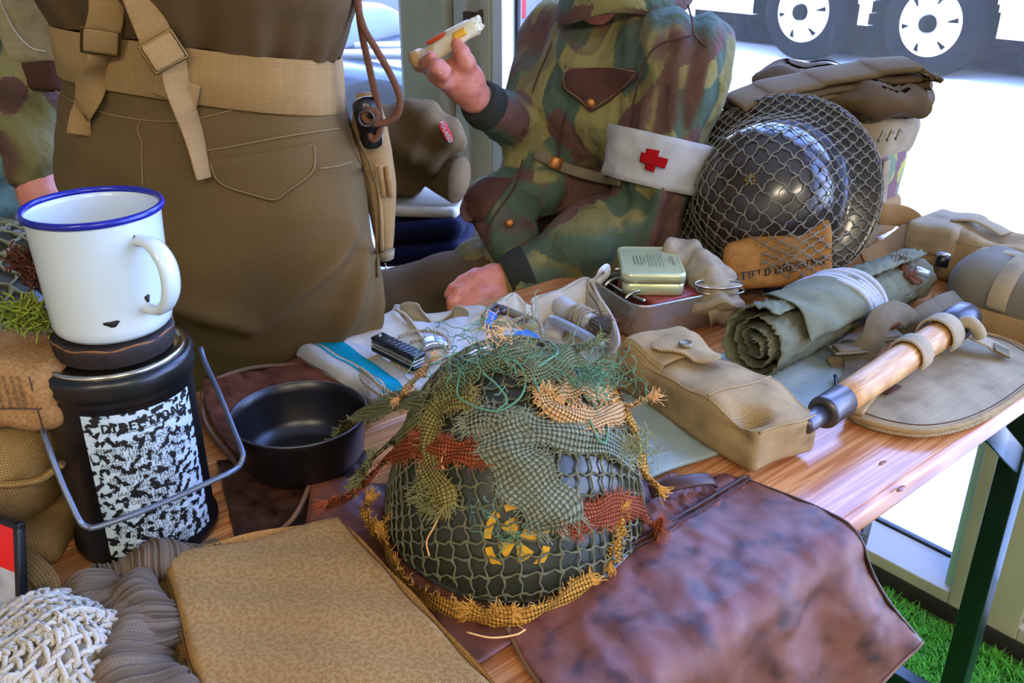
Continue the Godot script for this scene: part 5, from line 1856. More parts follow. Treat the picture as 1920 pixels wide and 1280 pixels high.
	var dc := c + Vector3(0, 0.1896, 0) + RT * 0.003
	var dk := MB.new()
	var nz := FastNoiseLite.new()
	nz.frequency = 3.0
	lathe(dk, [Vector2(0.0, 0.0), Vector2(0.046, 0.0), Vector2(0.0485, 0.003), Vector2(0.0488, 0.010), Vector2(0.0495, 0.014), Vector2(0.0485, 0.0172), Vector2(0.046, 0.0185), Vector2(0.0, 0.0185)], 120)
	for i in dk.v.size():
		var p := dk.v[i]
		var r := Vector2(p.x, p.z).length()
		if r > 0.04:
			var a := atan2(p.z, p.x)
			var k := 1.0 + 0.012 * nz.get_noise_2d(a * 1.5, p.y * 20.0) - (0.018 if fmod(absf(sin(a * 23.0) + sin(a * 11.3)), 1.0) > 0.86 else 0.0)
			dk.v[i] = Vector3(p.x * k, p.y + 0.001 * nz.get_noise_2d(a * 3.0, 7.0), p.z * k)
	var dt := thing("wooden_disc", "charred dark wooden disc between black container and enamel mug", "coaster", dc)
	put("disc", dk, M.charwood, dt, Transform3D(Basis.IDENTITY, dc))
	var de := MB.new()
	var ring := PackedVector3Array()
	var rr := PackedFloat32Array()
	for i in 90:
		var a := i / 90.0 * TAU
		ring.append(dc + Vector3(cos(a) * 0.0483, 0.0166 + 0.0008 * sin(a * 9.0), sin(a) * 0.0483))
		rr.append(0.0009 + 0.0007 * nz.get_noise_2d(a * 9.0, 3.0))
	tube(de, ring, rr, 5, true)
	put("pale_edge", de, M.charedge, dt)

	var mc := c + Vector3(0, 0.2085, 0) + RT * 0.0055
	var mt := thing("enamel_mug", "white enamel mug with blue rim, chipped near the foot", "mug", mc)
	var xf := Transform3D(Basis.IDENTITY, mc)
	var mm := MB.new()
	lathe(mm, [Vector2(0.0, 0.001), Vector2(0.036, 0.001), Vector2(0.043, 0.002), Vector2(0.0468, 0.006), Vector2(0.0478, 0.012), Vector2(0.0498, 0.06), Vector2(0.0515, 0.098), Vector2(0.0526, 0.1035), Vector2(0.0512, 0.1035), Vector2(0.0498, 0.098), Vector2(0.048, 0.06), Vector2(0.0455, 0.010), Vector2(0.041, 0.005), Vector2(0.0, 0.004)], 112)
	put("cup", mm, M.mugwhite, mt, xf)
	var rim := MB.new()
	var rp := PackedVector3Array()
	for i in 96:
		rp.append(mc + Vector3(cos(i * TAU / 96) * 0.0528, 0.1035, sin(i * TAU / 96) * 0.0528))
	tube(rim, rp, 0.0024, 10, true)
	for i in rim.v.size():
		rim.v[i].y = mc.y + 0.1035 + (rim.v[i].y - mc.y - 0.1035) * 1.25
	put("rim", rim, M.mugblue, mt)
	var hd := MB.new()
	var hr := (RT * 0.86 - FW * 0.51).normalized()
	var hp := []
	for q in [[0.046, 0.083], [0.056, 0.0855], [0.068, 0.083], [0.078, 0.072], [0.0805, 0.058], [0.077, 0.043], [0.067, 0.031], [0.056, 0.0275], [0.046, 0.028]]:
		hp.append(mc + hr * q[0] + Vector3(0, q[1], 0))
	var hc := curve(hp, 40)
	var hn := PackedVector3Array()
	var hw := PackedFloat32Array()
	for i in 41:
		var tg := (hc[mini(i + 1, 40)] - hc[maxi(i - 1, 0)]).normalized()
		hn.append(hr.cross(Vector3.UP).cross(tg))
		hw.append(0.0125 + 0.004 * sin(PI * i / 40.0))
	strap(hd, hc, hn, hw, 0.0085)
	put("handle", hd, M.mugwhite, mt)
	# chips: bare dark iron where the enamel has gone
	for q in [[Vector3(0.1808, 1.0306, -0.6719), 0.0058, 0.0026], [Vector3(0.2032, 1.051, -0.653), 0.0022, 0.0034], [Vector3(0.2019, 1.0959, -0.654), 0.0018, 0.003]]:
		var d: Vector3 = hit(func(z): return Vector2(z.x - mc.x, z.z - mc.z).length() < 0.0478 + (z.y - mc.y - 0.012) * 0.042 and z.y > mc.y and z.y < mc.y + 0.1, q[0]) - mc
		var y: float = d.y
		d.y = 0
		d = d.normalized()
		var chip := MB.new()
		var rad := 0.0478 + (y - 0.012) * 0.042 + 0.0003
		var sd := d.cross(Vector3.UP)
		var out := []
		for i in 14:
			var a := i * TAU / 14
			var k := 1.0 + 0.25 * sin(a * 3.0 + y * 900.0)
			var p: Vector3 = mc + d * rad + sd * cos(a) * q[1] * k + Vector3(0, y + sin(a) * q[2] * k, 0)
			var e: Vector3 = p - mc
			var ey: float = e.y
			e.y = 0
			out.append(mc + e.normalized() * rad + Vector3(0, ey, 0))
		slab(chip, out, d, 0.0004)
		put("chip", chip, M.chip, mt)


func left_bag() -> void:
	var c := Vector3(0.1081, 0.78, -0.8581) - RT * 0.035 + FW * 0.03
	var t := thing("canvas_haversack", "bulging tan canvas haversack left of the black container", "bag", c)
	var xf := Transform3D(Basis(RT, Vector3.UP, -FW), c + Vector3(0, 0.068, 0))
	var mb := MB.new()
	rbox(mb, Vector3(0.19, 0.135, 0.17), 0.045, 14, func(p):
		var q: Vector3 = p
		q.x += 0.010 * sin(p.y * 30.0 + p.z * 14.0)
		q.z += 0.012 * sin(p.y * 42.0 + 0.6) * clampf(p.z * 20.0, -1, 1) + 0.006 * sin(p.x * 40.0)
		q.y += 0.006 * sin(p.x * 28.0)
		return q)
	put("body", mb, M.haversack, t, xf)
	var sm := MB.new()
	tube(sm, curve([Vector3(0.0871, 0.8713, -0.7903), Vector3(0.1005, 0.8697, -0.7789), Vector3(0.1127, 0.8713, -0.7686), Vector3(0.1236, 0.875, -0.7594), Vector3(0.1335, 0.8835, -0.7511), Vector3(0.1407, 0.8908, -0.745)], 24), 0.0035, 6)
	put("seam", sm, M.haversack, t)
	var fl := MB.new()
	rbox(fl, Vector3(0.20, 0.03, 0.16), 0.013, 8, func(p): return p + Vector3(0, 0.004 * sin(p.x * 40.0) + 0.003 * sin(p.z * 60.0), 0))
	put("bottom_fold", fl, M.haversack, t, Transform3D(Basis(RT, Vector3.UP, -FW), c + Vector3(0, 0.015, 0) - FW * 0.012 + RT * 0.004))

	var pc := c + Vector3(0, 0.137, 0)
	var p := thing("paper_parcel", "brown paper parcel printed with sideways text on the haversack", "parcel", pc)
	var pm := MB.new()
	rbox(pm, Vector3(0.13, 0.062, 0.10), 0.02, 8, func(q): return q + Vector3(0.002 * sin(q.y * 200.0), 0.002 * sin(q.x * 120.0), 0.002 * sin(q.x * 150.0 + q.y * 90.0)))
	var px := Transform3D(Basis(RT, Vector3.UP, -FW), Vector3(0.1299, 0.946, -0.8188))
	put("wrapping", pm, M.paper, p, px)
	var cr := MB.new()
	tube(cr, [Vector3(-0.06, -0.002, 0.0508), Vector3(0.05, -0.003, 0.0512)], 0.0007, 4)
	tube(cr, [Vector3(0.046, 0.026, 0.0506), Vector3(0.047, -0.026, 0.0506)], 0.0007, 4)
	put("crease", cr, M.rusty, p, px)
	var tx := MB.new()
	var n := 0
	for r in ["DO NOT HANDLE ROUGHLY", "skinny and irritable with the", "the eyes are cloudy be taken", "In the case of food supply, wash", "the clothes in contact with"]:
		letters(tx, r, 0.0030, func(x, y): return Vector3(0.038 - n * 0.0062 - y, 0.012 + x * 0.62 * 0.85, 0.0513), "Droid Serif")
		n += 1
	put("print", tx, M.ink, p, px)

	# a netted helmet behind, dark, with a brown and a green tuft
	var hc := Vector3(0.1416, 0.923, -0.9667)
	hc.y = c.y + 0.135
	var h := thing("netted_helmet", "blue-grey helmet under a net, behind the paper parcel at left", "helmet", hc)
	var dm := MB.new()
	grid(dm, 48, 16, func(u, v): return hc + Vector3(cos(u * TAU) * cos(v * PI / 2) * 0.12, sin(v * PI / 2) * 0.125, sin(u * TAU) * cos(v * PI / 2) * 0.12), 0.7, 0.2)
	put("shell", dm, M.helmgreen, h)
	var nt := MB.new()
	dome_net(nt, func(ph, th): return hc + Vector3(cos(th) * sin(ph) * 0.1235, cos(ph) * 0.1285, sin(th) * sin(ph) * 0.1235), 0.12, 0.018, 0.0015, 0.6)
	put("net", nt, M.net, h, Transform3D.IDENTITY)
	for q in [[Vector3(0.1595, 1.0452, -0.8207), Vector3(0.174, 1.0248, -0.8215), "scrim_rust", 0.014], [Vector3(0.1409, 1.0043, -0.8103), Vector3(0.1609, 0.9985, -0.7934), "scrim_green", 0.016]]:
		var fz := MB.new()
		for i in 260:
			var s: Vector3 = q[0].lerp(q[1], rng.randf()) + Vector3(rng.randf_range(-1, 1), rng.randf_range(-1, 1), rng.randf_range(-1, 1)) * q[3] * 0.6
			wisp(fz, s, Vector3(rng.randf_range(-1, 1), rng.randf_range(-0.4, 1), rng.randf_range(-1, 1)), 0.012, 0.0010, 0.8, 3)
		put("scrim_tuft", fz, M.moss if q[2] == "scrim_green" else M.brownfringe, h, Transform3D.IDENTITY, true)

	var s := MB.new()
	var sp := curve([Vector3(0.0832, 0.792, -0.8112), Vector3(0.0942, 0.8, -0.7787), Vector3(0.1001, 0.804, -0.7463), Vector3(0.1026, 0.802, -0.7204), Vector3(0.099, 0.794, -0.7074), Vector3(0.0888, 0.786, -0.7004), Vector3(0.0792, 0.783, -0.6912)], 36)
	strap(s, sp, (Vector3.UP * 0.75 - FW * 0.5 + RT * 0.3).normalized(), 0.020, 0.003)
	var so := put("webbing_strap", s, M.haversack, self)
	tag(so, "tan webbing strap looping over the bare table at far left", "strap")

	# black framed card stand
	var bc := Vector3(0.0616, 0.78, -0.7024)
	var b := thing("picture_frame", "black framed picture card, red above and pale below, at the left edge", "picture", bc)
	var up := (Vector3.UP * 0.93 + FW * 0.36).normalized()
	var sd := (RT * 0.9 - FW * 0.43).normalized()
	var nn := sd.cross(up).normalized()
	var bxf := Transform3D(Basis(sd, up, nn), Vector3(0.0819, 0.8239, -0.6965) - sd * 0.042 + up * 0.004)
	var fr := MB.new()
	for q in [[Vector3(0.042, 0, 0), Vector3(0.006, 0.096, 0.008)], [Vector3(-0.042, 0, 0), Vector3(0.006, 0.096, 0.008)], [Vector3(0, 0.045, 0), Vector3(0.09, 0.006, 0.008)], [Vector3(0, -0.045, 0), Vector3(0.09, 0.006, 0.008)]]:
		rbox(fr, q[1], 0.0015, 1, null, q[0])
	rbox(fr, Vector3(0.084, 0.09, 0.003), 0.001, 1, null, Vector3(0, 0, -0.002))
	put("frame", fr, M.horn, b, bxf)
	var pa := MB.new()
	rbox(pa, Vector3(0.079, 0.050, 0.0012), 0.0004, 1, null, Vector3(0, -0.0185, 0.001))
	put("picture", pa, M.cardprint, b, bxf)
	var pr := MB.new()
	rbox(pr, Vector3(0.079, 0.036, 0.0014), 0.0004, 1, null, Vector3(0, 0.0245, 0.0012))
	put("red_band", pr, M.redcard, b, bxf)


# cords laid over a dome as a square-knotted net; dome(polar angle, azimuth) gives the point
func dome_net(mb: MB, dome: Callable, radius: float, step: float, r: float, turn: float, limit := 1.5, sides := 5) -> void:
	var reach := radius * PI / 2
	var n := int(reach * maxf(1.0, limit / 1.57) / step)
	for fam in 2:
		for i in range(-n, n + 1):
			var pts := PackedVector3Array()
			var rad := PackedFloat32Array()
			var m := n * 3
			for j in range(-m, m + 1):
				var a := i * step
				var b := j * step / 3.0
				var knot := posmod(j, 3) == 0
				a += 0.0016 * sin(j * 2.1 + i * 1.7) + 0.16 * step * sin(i * 0.9 + b * 9.0)
				var p := Vector2(a, b) if fam == 0 else Vector2(b, a)
				p = p.rotated(turn)
				var ph := p.length() / reach * PI / 2
				var at := Vector3.INF if ph > limit else dome.call(ph, p.angle()) as Vector3
				if at == Vector3.INF:
					if pts.size() > 2:
						tube(mb, pts, rad, sides)
					pts = PackedVector3Array()
					rad = PackedFloat32Array()
					continue
				pts.append(at)
				rad.append(r * 1.75 if knot else r)
			if pts.size() > 2:
				tube(mb, pts, rad, sides)


func knits() -> void:
	# folded tan knitted cap: two thick layers joined by a fold on the left
	var k := thing("folded_knit", "folded tan knitted wool cloth in the middle foreground", "folded cloth", Vector3(0.2459, 0.78, -0.5587))
	var a := Vector3(0.1845, 0.78, -0.6789)
	var b := Vector3(0.3292, 0.78, -0.6321)
	var d := a + (Vector3(0.1556, 0.78, -0.5566) - a) * 1.5
	var e := b + (Vector3(0.3131, 0.78, -0.4203) - b) * 1.35
	for layer in 2:
		var mb := MB.new()
		var lift := 0.003 + layer * 0.017
		var f := func(u: float, v: float, top: bool) -> Vector3:
			var p := a.lerp(b, u).lerp(d.lerp(e, u), v)
			if layer == 0:
				p += -RT * 0.010 + (-FW) * 0.004
			var edge := minf(minf(u, 1.0 - u) * 22.0, minf(v, 1.0 - v) * 22.0)
			var h := 0.0165 * sqrt(clampf(1.0 - pow(1.0 - clampf(edge, 0.0, 1.0), 2.0), 0.0, 1.0))
			h += 0.0018 * sin(u * 9.0 + v * 4.0) + 0.0012 * sin(v * 21.0 - u * 5.0)
			var mid := 0.5 * 0.0165
			return p + Vector3(0, lift + (mid + (h - mid) if top else mid - (h - mid) * 0.9 - 0.002) , 0)
		grid(mb, 60, 60, func(u, v): return f.call(u, v, true), 0.20, 0.26)
		grid(mb, 60, 60, func(u, v): return f.call(1.0 - u, v, false), 0.20, 0.26)
		put(["lower_layer", "upper_layer"][layer], mb, M.knit, k)
	# grey-brown ribbed sock or cuff
	var s := thing("ribbed_knit", "crumpled grey-brown ribbed knitwear between the container and the tan knit", "knitwear", Vector3(0.1588, 0.78, -0.674))
	for q in [[[Vector3(0.1282, 0.81, -0.6809), Vector3(0.1263, 0.808, -0.6506), Vector3(0.1224, 0.804, -0.6058), Vector3(0.1183, 0.802, -0.5562), Vector3(0.1147, 0.8, -0.5058)], [0.022, 0.028, 0.031, 0.032, 0.032], Vector3.UP], [[Vector3(0.1378, 0.81, -0.6867), Vector3(0.1615, 0.816, -0.6766), Vector3(0.1891, 0.812, -0.6708), Vector3(0.2222, 0.8, -0.6706)], [0.014, 0.018, 0.018, 0.015], Vector3.UP], [[Vector3(0.1474, 0.814, -0.6566), Vector3(0.1468, 0.814, -0.6282), Vector3(0.1462, 0.808, -0.6024), Vector3(0.1433, 0.8, -0.5792)], [0.018, 0.024, 0.024, 0.022], Vector3.UP]]:
		var mb := MB.new()
		var n := 120
		var c := curve(q[0], n)
		var rr := PackedFloat32Array()
		for i in n + 1:
			var w: float = i / float(n) * (q[1].size() - 1)
			var m := mini(int(w), q[1].size() - 2)
			rr.append(lerpf(q[1][m], q[1][m + 1], w - m) * (1.0 + 0.05 * sin(i * 0.9)) + 0.0022 * absf(sin(i * 0.62)))
		tube(mb, c, rr, 40, false, false)
		for i in mb.v.size():
			var p := mb.v[i]
			p.y = TB + 0.004 + (p.y - TB - 0.004) * 0.85 if p.y > TB else TB + 0.004 - (TB - p.y) * 0.1
			p += Vector3(0.004 * sin(p.z * 90.0 + p.y * 60.0), 0.005 * sin(p.x * 95.0 + p.z * 60.0), 0.0)
			p.y = maxf(p.y, TB + 0.0035)
			mb.v[i] = p
		put("tube", mb, M.ribknit, s)
	# white cotton string vest: interlocked loops over a low mound
	var v := thing("string_vest", "loose white cotton string knit heaped in the bottom left corner", "knitwear", Vector3(0.0868, 0.78, -0.6469))
	var cen := Vector3(0.0722, 0.78, -0.6168)
	var hill := func(x: float, z: float) -> Vector3:
		var p := cen + RT * x - FW * z
		var q := Vector2(x / 0.088, (z + 0.0) / 0.085)
		var h := 0.058 * maxf(0.0, 1.0 - pow(q.length(), 2.4)) + 0.006 * sin(x * 70.0) * cos(z * 60.0)
		return Vector3(p.x, TB + 0.006 + maxf(h, 0.0), p.z)
	var row := 0
	var cords := MB.new()
	for r in range(-15, 16):
		var pts := PackedVector3Array()
		var z0 := r * 0.0062
		var half := 0.092 * sqrt(maxf(0.05, 1.0 - pow(z0 / 0.096, 2)))
		var n := int(half * 2.0 / 0.0011)
		for i in n:
			var x := -half + i * 0.0011
			var ph := x * 560.0 + r * 2.1
			var xx := x + 0.0034 * sin(ph * 2.0) + 0.002 * sin(x * 130.0 + r)
			var zz := z0 + 0.0076 * sin(ph + 0.8 * sin(x * 90.0 + r)) + 0.004 * sin(x * 60.0 + r * 1.3)
			pts.append(hill.call(xx, zz) + Vector3(0, 0.0028 * sin(ph * 2.0 + 0.8) + 0.0015 * sin(x * 150.0 + r), 0))
		if pts.size() > 6:
			tube(cords, pts, 0.00215, 6)
	put("cords", cords, M.cotton, v, Transform3D.IDENTITY, true)
	var under := MB.new()
	grid(under, 24, 24, func(a1, b1):
		var x: float = (a1 - 0.5) * 0.19
		var z: float = (b1 - 0.5) * 0.19
		var p: Vector3 = hill.call(x, z)
		return Vector3(p.x, maxf(p.y - 0.006, TB + 0.001), p.z), 0.19, 0.19)
	put("inner_layer", under, M.cotton, v)
	var edge := MB.new()
	for o in [0.0, 0.004, 0.008]:
		tube(edge, curve([hill.call(-0.095, -0.055 + o) + Vector3(0, 0.003, 0), hill.call(-0.05, -0.062 + o) + Vector3(0, 0.004, 0), hill.call(-0.01, -0.068 + o) + Vector3(0, 0.004, 0), hill.call(0.02, -0.074 + o) + Vector3(0, 0.003, 0)], 40), 0.0026, 6)
	put("hem_cord", edge, M.cotton, v)


func pan() -> void:
	var c := Vector3(0.3642, 0.78, -0.7632)
	var t := thing("black_bowl", "empty black enamelled metal bowl left of the netted helmet", "bowl", c + Vector3(0, 0.012, 0))
	var mb := MB.new()
	lathe(mb, [Vector2(0.0, 0.0), Vector2(0.048, 0.0), Vector2(0.056, 0.004), Vector2(0.0625, 0.016), Vector2(0.0665, 0.050), Vector2(0.0682, 0.0565), Vector2(0.0675, 0.0585), Vector2(0.0660, 0.0575), Vector2(0.0640, 0.048), Vector2(0.0605, 0.017), Vector2(0.054, 0.007), Vector2(0.046, 0.004), Vector2(0.0, 0.0035)], 96)
	put("body", mb, M.enamelblack, t, Transform3D(Basis.IDENTITY, c + Vector3(0, 0.012, 0)))
	var rm := MB.new()
	var rp := PackedVector3Array()
	for i in 96:
		rp.append(c + Vector3(cos(i * TAU / 96) * 0.0676, 0.070, sin(i * TAU / 96) * 0.0676))
	tube(rm, rp, 0.0012, 8, true)
	put("rim", rm, M.gunmetal, t)


# ---------------------------------------------------------------- leather jerkin and the canvas hanging under it

# a point of the drape: x along the table, s metres past the near edge (negative lies on the table), lift above the surface
func drape(x: float, s: float, lift: float) -> Vector3:
	var r := 0.020
	if s <= 0.0:
		return Vector3(x, TB + lift, ZN + s - r * 0.2)
	var a := s / r
	if a < 1.45:
		return Vector3(x, TB - r + (r + lift) * cos(a), ZN - r * 0.2 + (r + lift) * sin(a))
	var e := s - 1.45 * r
	return Vector3(x, TB - r + (r + lift) * cos(1.45) - e * 0.985, ZN - r * 0.2 + (r + lift) * sin(1.45) + e * 0.17)


func build_jerkin() -> void:
	var t := thing("leather_jerkin", "worn brown leather jerkin spread under the netted helmet and over the table edge", "jerkin", Vector3(0.5237, 0.78, -0.411))
	var nz := FastNoiseLite.new()
	nz.frequency = 9.0
	nz.fractal_octaves = 3
	var right := curve([Vector3(0.690, 0, -0.095), Vector3(0.702, 0, -0.03), Vector3(0.706, 0, 0.03), Vector3(0.735, 0, 0.09), Vector3(0.800, 0, 0.172)], 40)
	var left := curve([Vector3(0.372, 0, -0.092), Vector3(0.352, 0, -0.03), Vector3(0.335, 0, 0.08), Vector3(0.32, 0, 0.30)], 40)
	var main := MB.new()
	sheet(main, 100, 70, func(u, v):
		var k: float = v * 40.0
		var i := mini(int(k), 39)
		var l := left[i].lerp(left[i + 1], k - i)
		var r := right[i].lerp(right[i + 1], k - i)
		var p := l.lerp(r, u)
		var s := lerpf(l.z, r.z, smoothstep(0.0, 1.0, u))
		var lift := 0.0085 + 0.0020 * nz.get_noise_2d(p.x * 1.2, s * 1.2) + 0.0008 * sin(p.x * 60.0 + s * 110.0 + 5.0 * nz.get_noise_2d(p.x, s))
		lift += 0.014 * exp(-pow((u - 0.93) * 9.0, 2)) * smoothstep(0.3, 0.9, v)
		lift += 0.010 * exp(-pow((u - 0.62) * 8.0, 2)) * smoothstep(0.45, 1.0, v) + 0.003 * sin(u * 26.0 + v * 6.0) * v
		return drape(p.x, s, lift), 0.42, 0.30, 0.0028)
	put("front_panel", main, M.leather, t)
	# rolled armhole end at the outer corner: the leather doubles back under itself
	var cu := MB.new()
	var lip := PackedVector3Array()
	for i in 25:
		var u := lerpf(0.66, 1.0, i / 24.0)
		var p := left[40].lerp(right[40], u)
		var s := lerpf(left[40].z, right[40].z, smoothstep(0.0, 1.0, u))
		var b := sin(PI * pow(i / 24.0, 1.4))
		lip.append(drape(p.x + 0.004 + 0.008 * b, s + 0.022 * b, 0.004 - 0.006 * b))
	sheet(cu, 24, 10, func(u, v):
		var p := lip[int(round(u * 24.0))]
		return p.lerp(p + Vector3(-0.05, 0.035, -0.016), v), 0.1, 0.05, 0.0025)
	put("armhole_facing", cu, M.lining, t)
	var li := MB.new()
	tube(li, lip, 0.0024, 6)
	put("raw_edge", li, M.leatheredge, t)
	var hem := MB.new()
	var hp := PackedVector3Array()
	for i in 60:
		var u := lerpf(0.30, 1.0, i / 59.0)
		var l := left[40]
		var r := right[40]
		var p := l.lerp(r, u)
		var s := lerpf(l.z, r.z, smoothstep(0.0, 1.0, u))
		hp.append(drape(p.x, s, 0.008 + 0.014 * exp(-pow((u - 0.93) * 9.0, 2)) + 0.010 * exp(-pow((u - 0.62) * 8.0, 2)) + 0.003 * sin(u * 26.0 + 6.0)))
	tube(hem, hp, 0.0022, 5)
	put("raw_edge", hem, M.leatheredge, t)
	# seam that joins the front panel to the shoulder piece, and a panel seam down the front
	var se := MB.new()
	for k in 2:
		se = MB.new()
		var sp := PackedVector3Array()
		for i in 60:
			var u := i / 59.0
			var p := left[0].lerp(right[0], u)
			sp.append(drape(p.x, p.z - 0.003 + k * 0.006, 0.0112 + 0.0020 * nz.get_noise_2d(p.x * 1.2, p.z * 1.2)))
		tube(se, sp, 0.0016 if k == 0 else 0.0007, 5)
		put("seam", se, M.leatherdark, t)
	var e2 := MB.new()
	var ep := PackedVector3Array()
	for i in 40:
		ep.append(drape(left[i].x, left[i].z, 0.0065))
	tube(e2, ep, 0.0026, 5)
	put("cut_edge", e2, M.leatheredge, t)
	var e3 := MB.new()
	ep = PackedVector3Array()
	for i in 41:
		ep.append(drape(right[i].x, right[i].z, 0.008 + 0.014 * exp(-pow(0.07 * 9.0, 2)) * smoothstep(0.3, 0.9, i / 40.0)))
	tube(e3, ep, 0.002, 5)
	put("cut_edge", e3, M.leatherdark, t)

	# shoulder piece, wrinkled, behind the seam
	var yo := MB.new()
	var ytop := curve([Vector3(0.40, 0, -0.60), Vector3(0.52, 0, -0.565), Vector3(0.60, 0, -0.520), Vector3(0.625, 0, -0.506), Vector3(0.655, 0, -0.492), Vector3(0.700, 0, -0.458)], 40)
	var ybot := curve([Vector3(0.30, 0, -0.43), Vector3(0.45, 0, -0.432), Vector3(0.60, 0, -0.432), Vector3(0.690, 0, -0.434)], 40)
	sheet(yo, 90, 30, func(u, v):
		var i := mini(int(u * 40.0), 39)
		var p := ytop[i].lerp(ytop[i + 1], u * 40.0 - i).lerp(ybot[i].lerp(ybot[i + 1], u * 40.0 - i), v)
		var w := 0.0035 * nz.get_noise_2d(p.x * 3.0, p.z * 3.0) + 0.0018 * sin(p.x * 130.0 + p.z * 170.0 + 4.0 * nz.get_noise_2d(p.x * 5.0, p.z * 5.0))
		return Vector3(p.x, TB + 0.0070 + w * smoothstep(0.3, 0.7, u) * smoothstep(1.0, 0.7, v) + 0.01 * exp(-pow((u - 0.66) * 11.0, 2) - pow((v - 0.1) * 4.0, 2)), p.z), 0.4, 0.14, 0.0026)
	put("shoulder_panel", yo, M.leather, t)
	# lower layer to the left
	var lo := MB.new()
	var ca := Vector3(0.2909, 0.78, -0.6823)
	var cb := Vector3(0.3542, 0.78, -0.7234)
	sheet(lo, 60, 50, func(u, v):
		var p := cb.lerp(Vector3(0.62, TB, -0.52), u).lerp(Vector3(0.20, TB, -0.52).lerp(Vector3(0.66, TB, -0.378), u), v)
		return Vector3(p.x, TB + 0.0042 + 0.0022 * nz.get_noise_2d(p.x * 4.0, p.z * 4.0) + 0.018 * exp(-pow(u * 7.0, 2) - pow(v * 5.0, 2)), p.z), 0.35, 0.3, 0.0026)
	put("back_panel", lo, M.leather, t)
	var le := MB.new()
	tube(le, curve([cb + Vector3(0, 0.021, 0), Vector3(0.3179, 0.794, -0.6887), Vector3(0.2954, 0.789, -0.6785), Vector3(0.2733, 0.787, -0.6776)], 20), 0.0026, 5)
	put("cut_edge", le, M.leatheredge, t)
	var bk := MB.new()
	strap(bk, curve([Vector3(0.258, 0.79, -0.667), Vector3(0.2722, 0.796, -0.6628), Vector3(0.2843, 0.794, -0.6664), Vector3(0.2894, 0.788, -0.6622)], 12), (Vector3.UP - FW * 0.4).normalized(), 0.012, 0.004)
	put("leather_tab", bk, M.leather, t)

	# darker leather further back, under the bowl
	var da := MB.new()
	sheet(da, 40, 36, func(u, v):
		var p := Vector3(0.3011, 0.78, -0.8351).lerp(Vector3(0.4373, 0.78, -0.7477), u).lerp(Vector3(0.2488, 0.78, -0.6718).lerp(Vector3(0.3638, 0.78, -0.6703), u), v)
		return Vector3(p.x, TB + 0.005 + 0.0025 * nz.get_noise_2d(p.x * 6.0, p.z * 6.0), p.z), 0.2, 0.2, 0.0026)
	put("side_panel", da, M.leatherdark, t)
	var ba := MB.new()
	sheet(ba, 44, 36, func(u, v):
		var p := Vector3(0.3651, 0.78, -1.0139).lerp(Vector3(0.489, 0.78, -0.986), u).lerp(Vector3(0.3165, 0.78, -0.8194).lerp(Vector3(0.477, 0.78, -0.7879), u), v)
		p += RT * (-0.012 * sin(v * PI)) * (1.0 - u)
		return Vector3(p.x, TB + 0.009 + 0.004 * nz.get_noise_2d(p.x * 6.0, p.z * 6.0) + 0.004 * sin(u * 7.0 + 1.0), p.z), 0.2, 0.2, 0.003)
	put("collar_panel", ba, M.leather, t)
	var be := MB.new()
	tube(be, curve([Vector3(0.3596, 0.788, -0.9986), Vector3(0.3341, 0.788, -0.946), Vector3(0.3195, 0.788, -0.8953), Vector3(0.3123, 0.787, -0.8086)], 24), 0.003, 6)
	tube(be, curve([Vector3(0.3589, 0.789, -0.9967), Vector3(0.3852, 0.792, -0.9999), Vector3(0.4272, 0.79, -1.0001), Vector3(0.4807, 0.789, -0.9692)], 24), 0.0026, 6)
	put("cut_edge", be, M.leatheredge, t)

	var st := MB.new()
	var sp2 := curve([Vector3(0.5883, 0.798, -0.491), Vector3(0.6058, 0.806, -0.4774), Vector3(0.6252, 0.807, -0.4686), Vector3(0.6448, 0.802, -0.4644), Vector3(0.6537, 0.794, -0.4654)], 20)
	strap(st, sp2, (Vector3.UP - FW * 0.5).normalized(), 0.014, 0.004)
	var so := put("leather_strap", st, M.leatherdark, self)
	tag(so, "short dark leather strap end right of the netted helmet", "strap")

	# grey oilskin hanging down behind the jerkin below the table edge
	var oc := MB.new()
	sheet(oc, 46, 40, func(u, v):
		var x: float = lerpf(0.47, 0.765, u)
		var y := lerpf(0.755, 0.16, v)
		return Vector3(x - 0.02 * v, y, ZN + 0.004 - 0.035 * v + 0.016 * sin(u * 19.0 + v * 2.0) * (0.3 + 0.7 * v) + 0.006 * sin(u * 43.0)), 0.3, 0.6, 0.003)
	var o := put("oilskin_cape", oc, M.oilskin, self)
	tag(o, "dark grey oilskin cape hanging below the table edge behind the leather", "cape")
	var kn := MB.new()
	sheet(kn, 16, 16, func(u, v): return Vector3(0.706, 0.7755, -0.345).lerp(Vector3(0.7425, 0.7555, -0.345), u).lerp(Vector3(0.7256, 0.7184, -0.345).lerp(Vector3(0.7471, 0.7171, -0.345), u), v) + Vector3(0, 0, 0.006 * sin(u * 6.0)), 0.05, 0.08, 0.003)
	put("upper_fold", kn, M.oilskin, o)


# ---------------------------------------------------------------- the netted helmet with its scrim

var hc0 := Vector3(0.4894, 0.78, -0.5757) + Vector3(0, 0.008, 0)


func dome0(ph: float, th: float, lift := 0.0) -> Vector3:
	var s := pow(sin(ph), 0.92)
	var flare := 0.004 * smoothstep(1.25, 1.57, ph)
	var a := 0.117 + lift + flare
	var b := 0.142 + lift + flare
	return hc0 + RT * (cos(th) * s * a) - FW * (sin(th) * s * b) + Vector3(0, cos(ph) * (0.158 + lift), 0)


func in_dome(p: Vector3, lift := 0.0) -> bool:
	var q := p - hc0
	if q.y < -0.002:
		return false
	var x := q.dot(RT) / (0.117 + lift)
	var z := -q.dot(FW) / (0.142 + lift)
	var cy := clampf(q.y / (0.158 + lift), 0.0, 1.0)
	var s := pow(sqrt(1.0 - cy * cy), 0.92)
	return x * x + z * z < s * s and q.y < 0.158 + lift


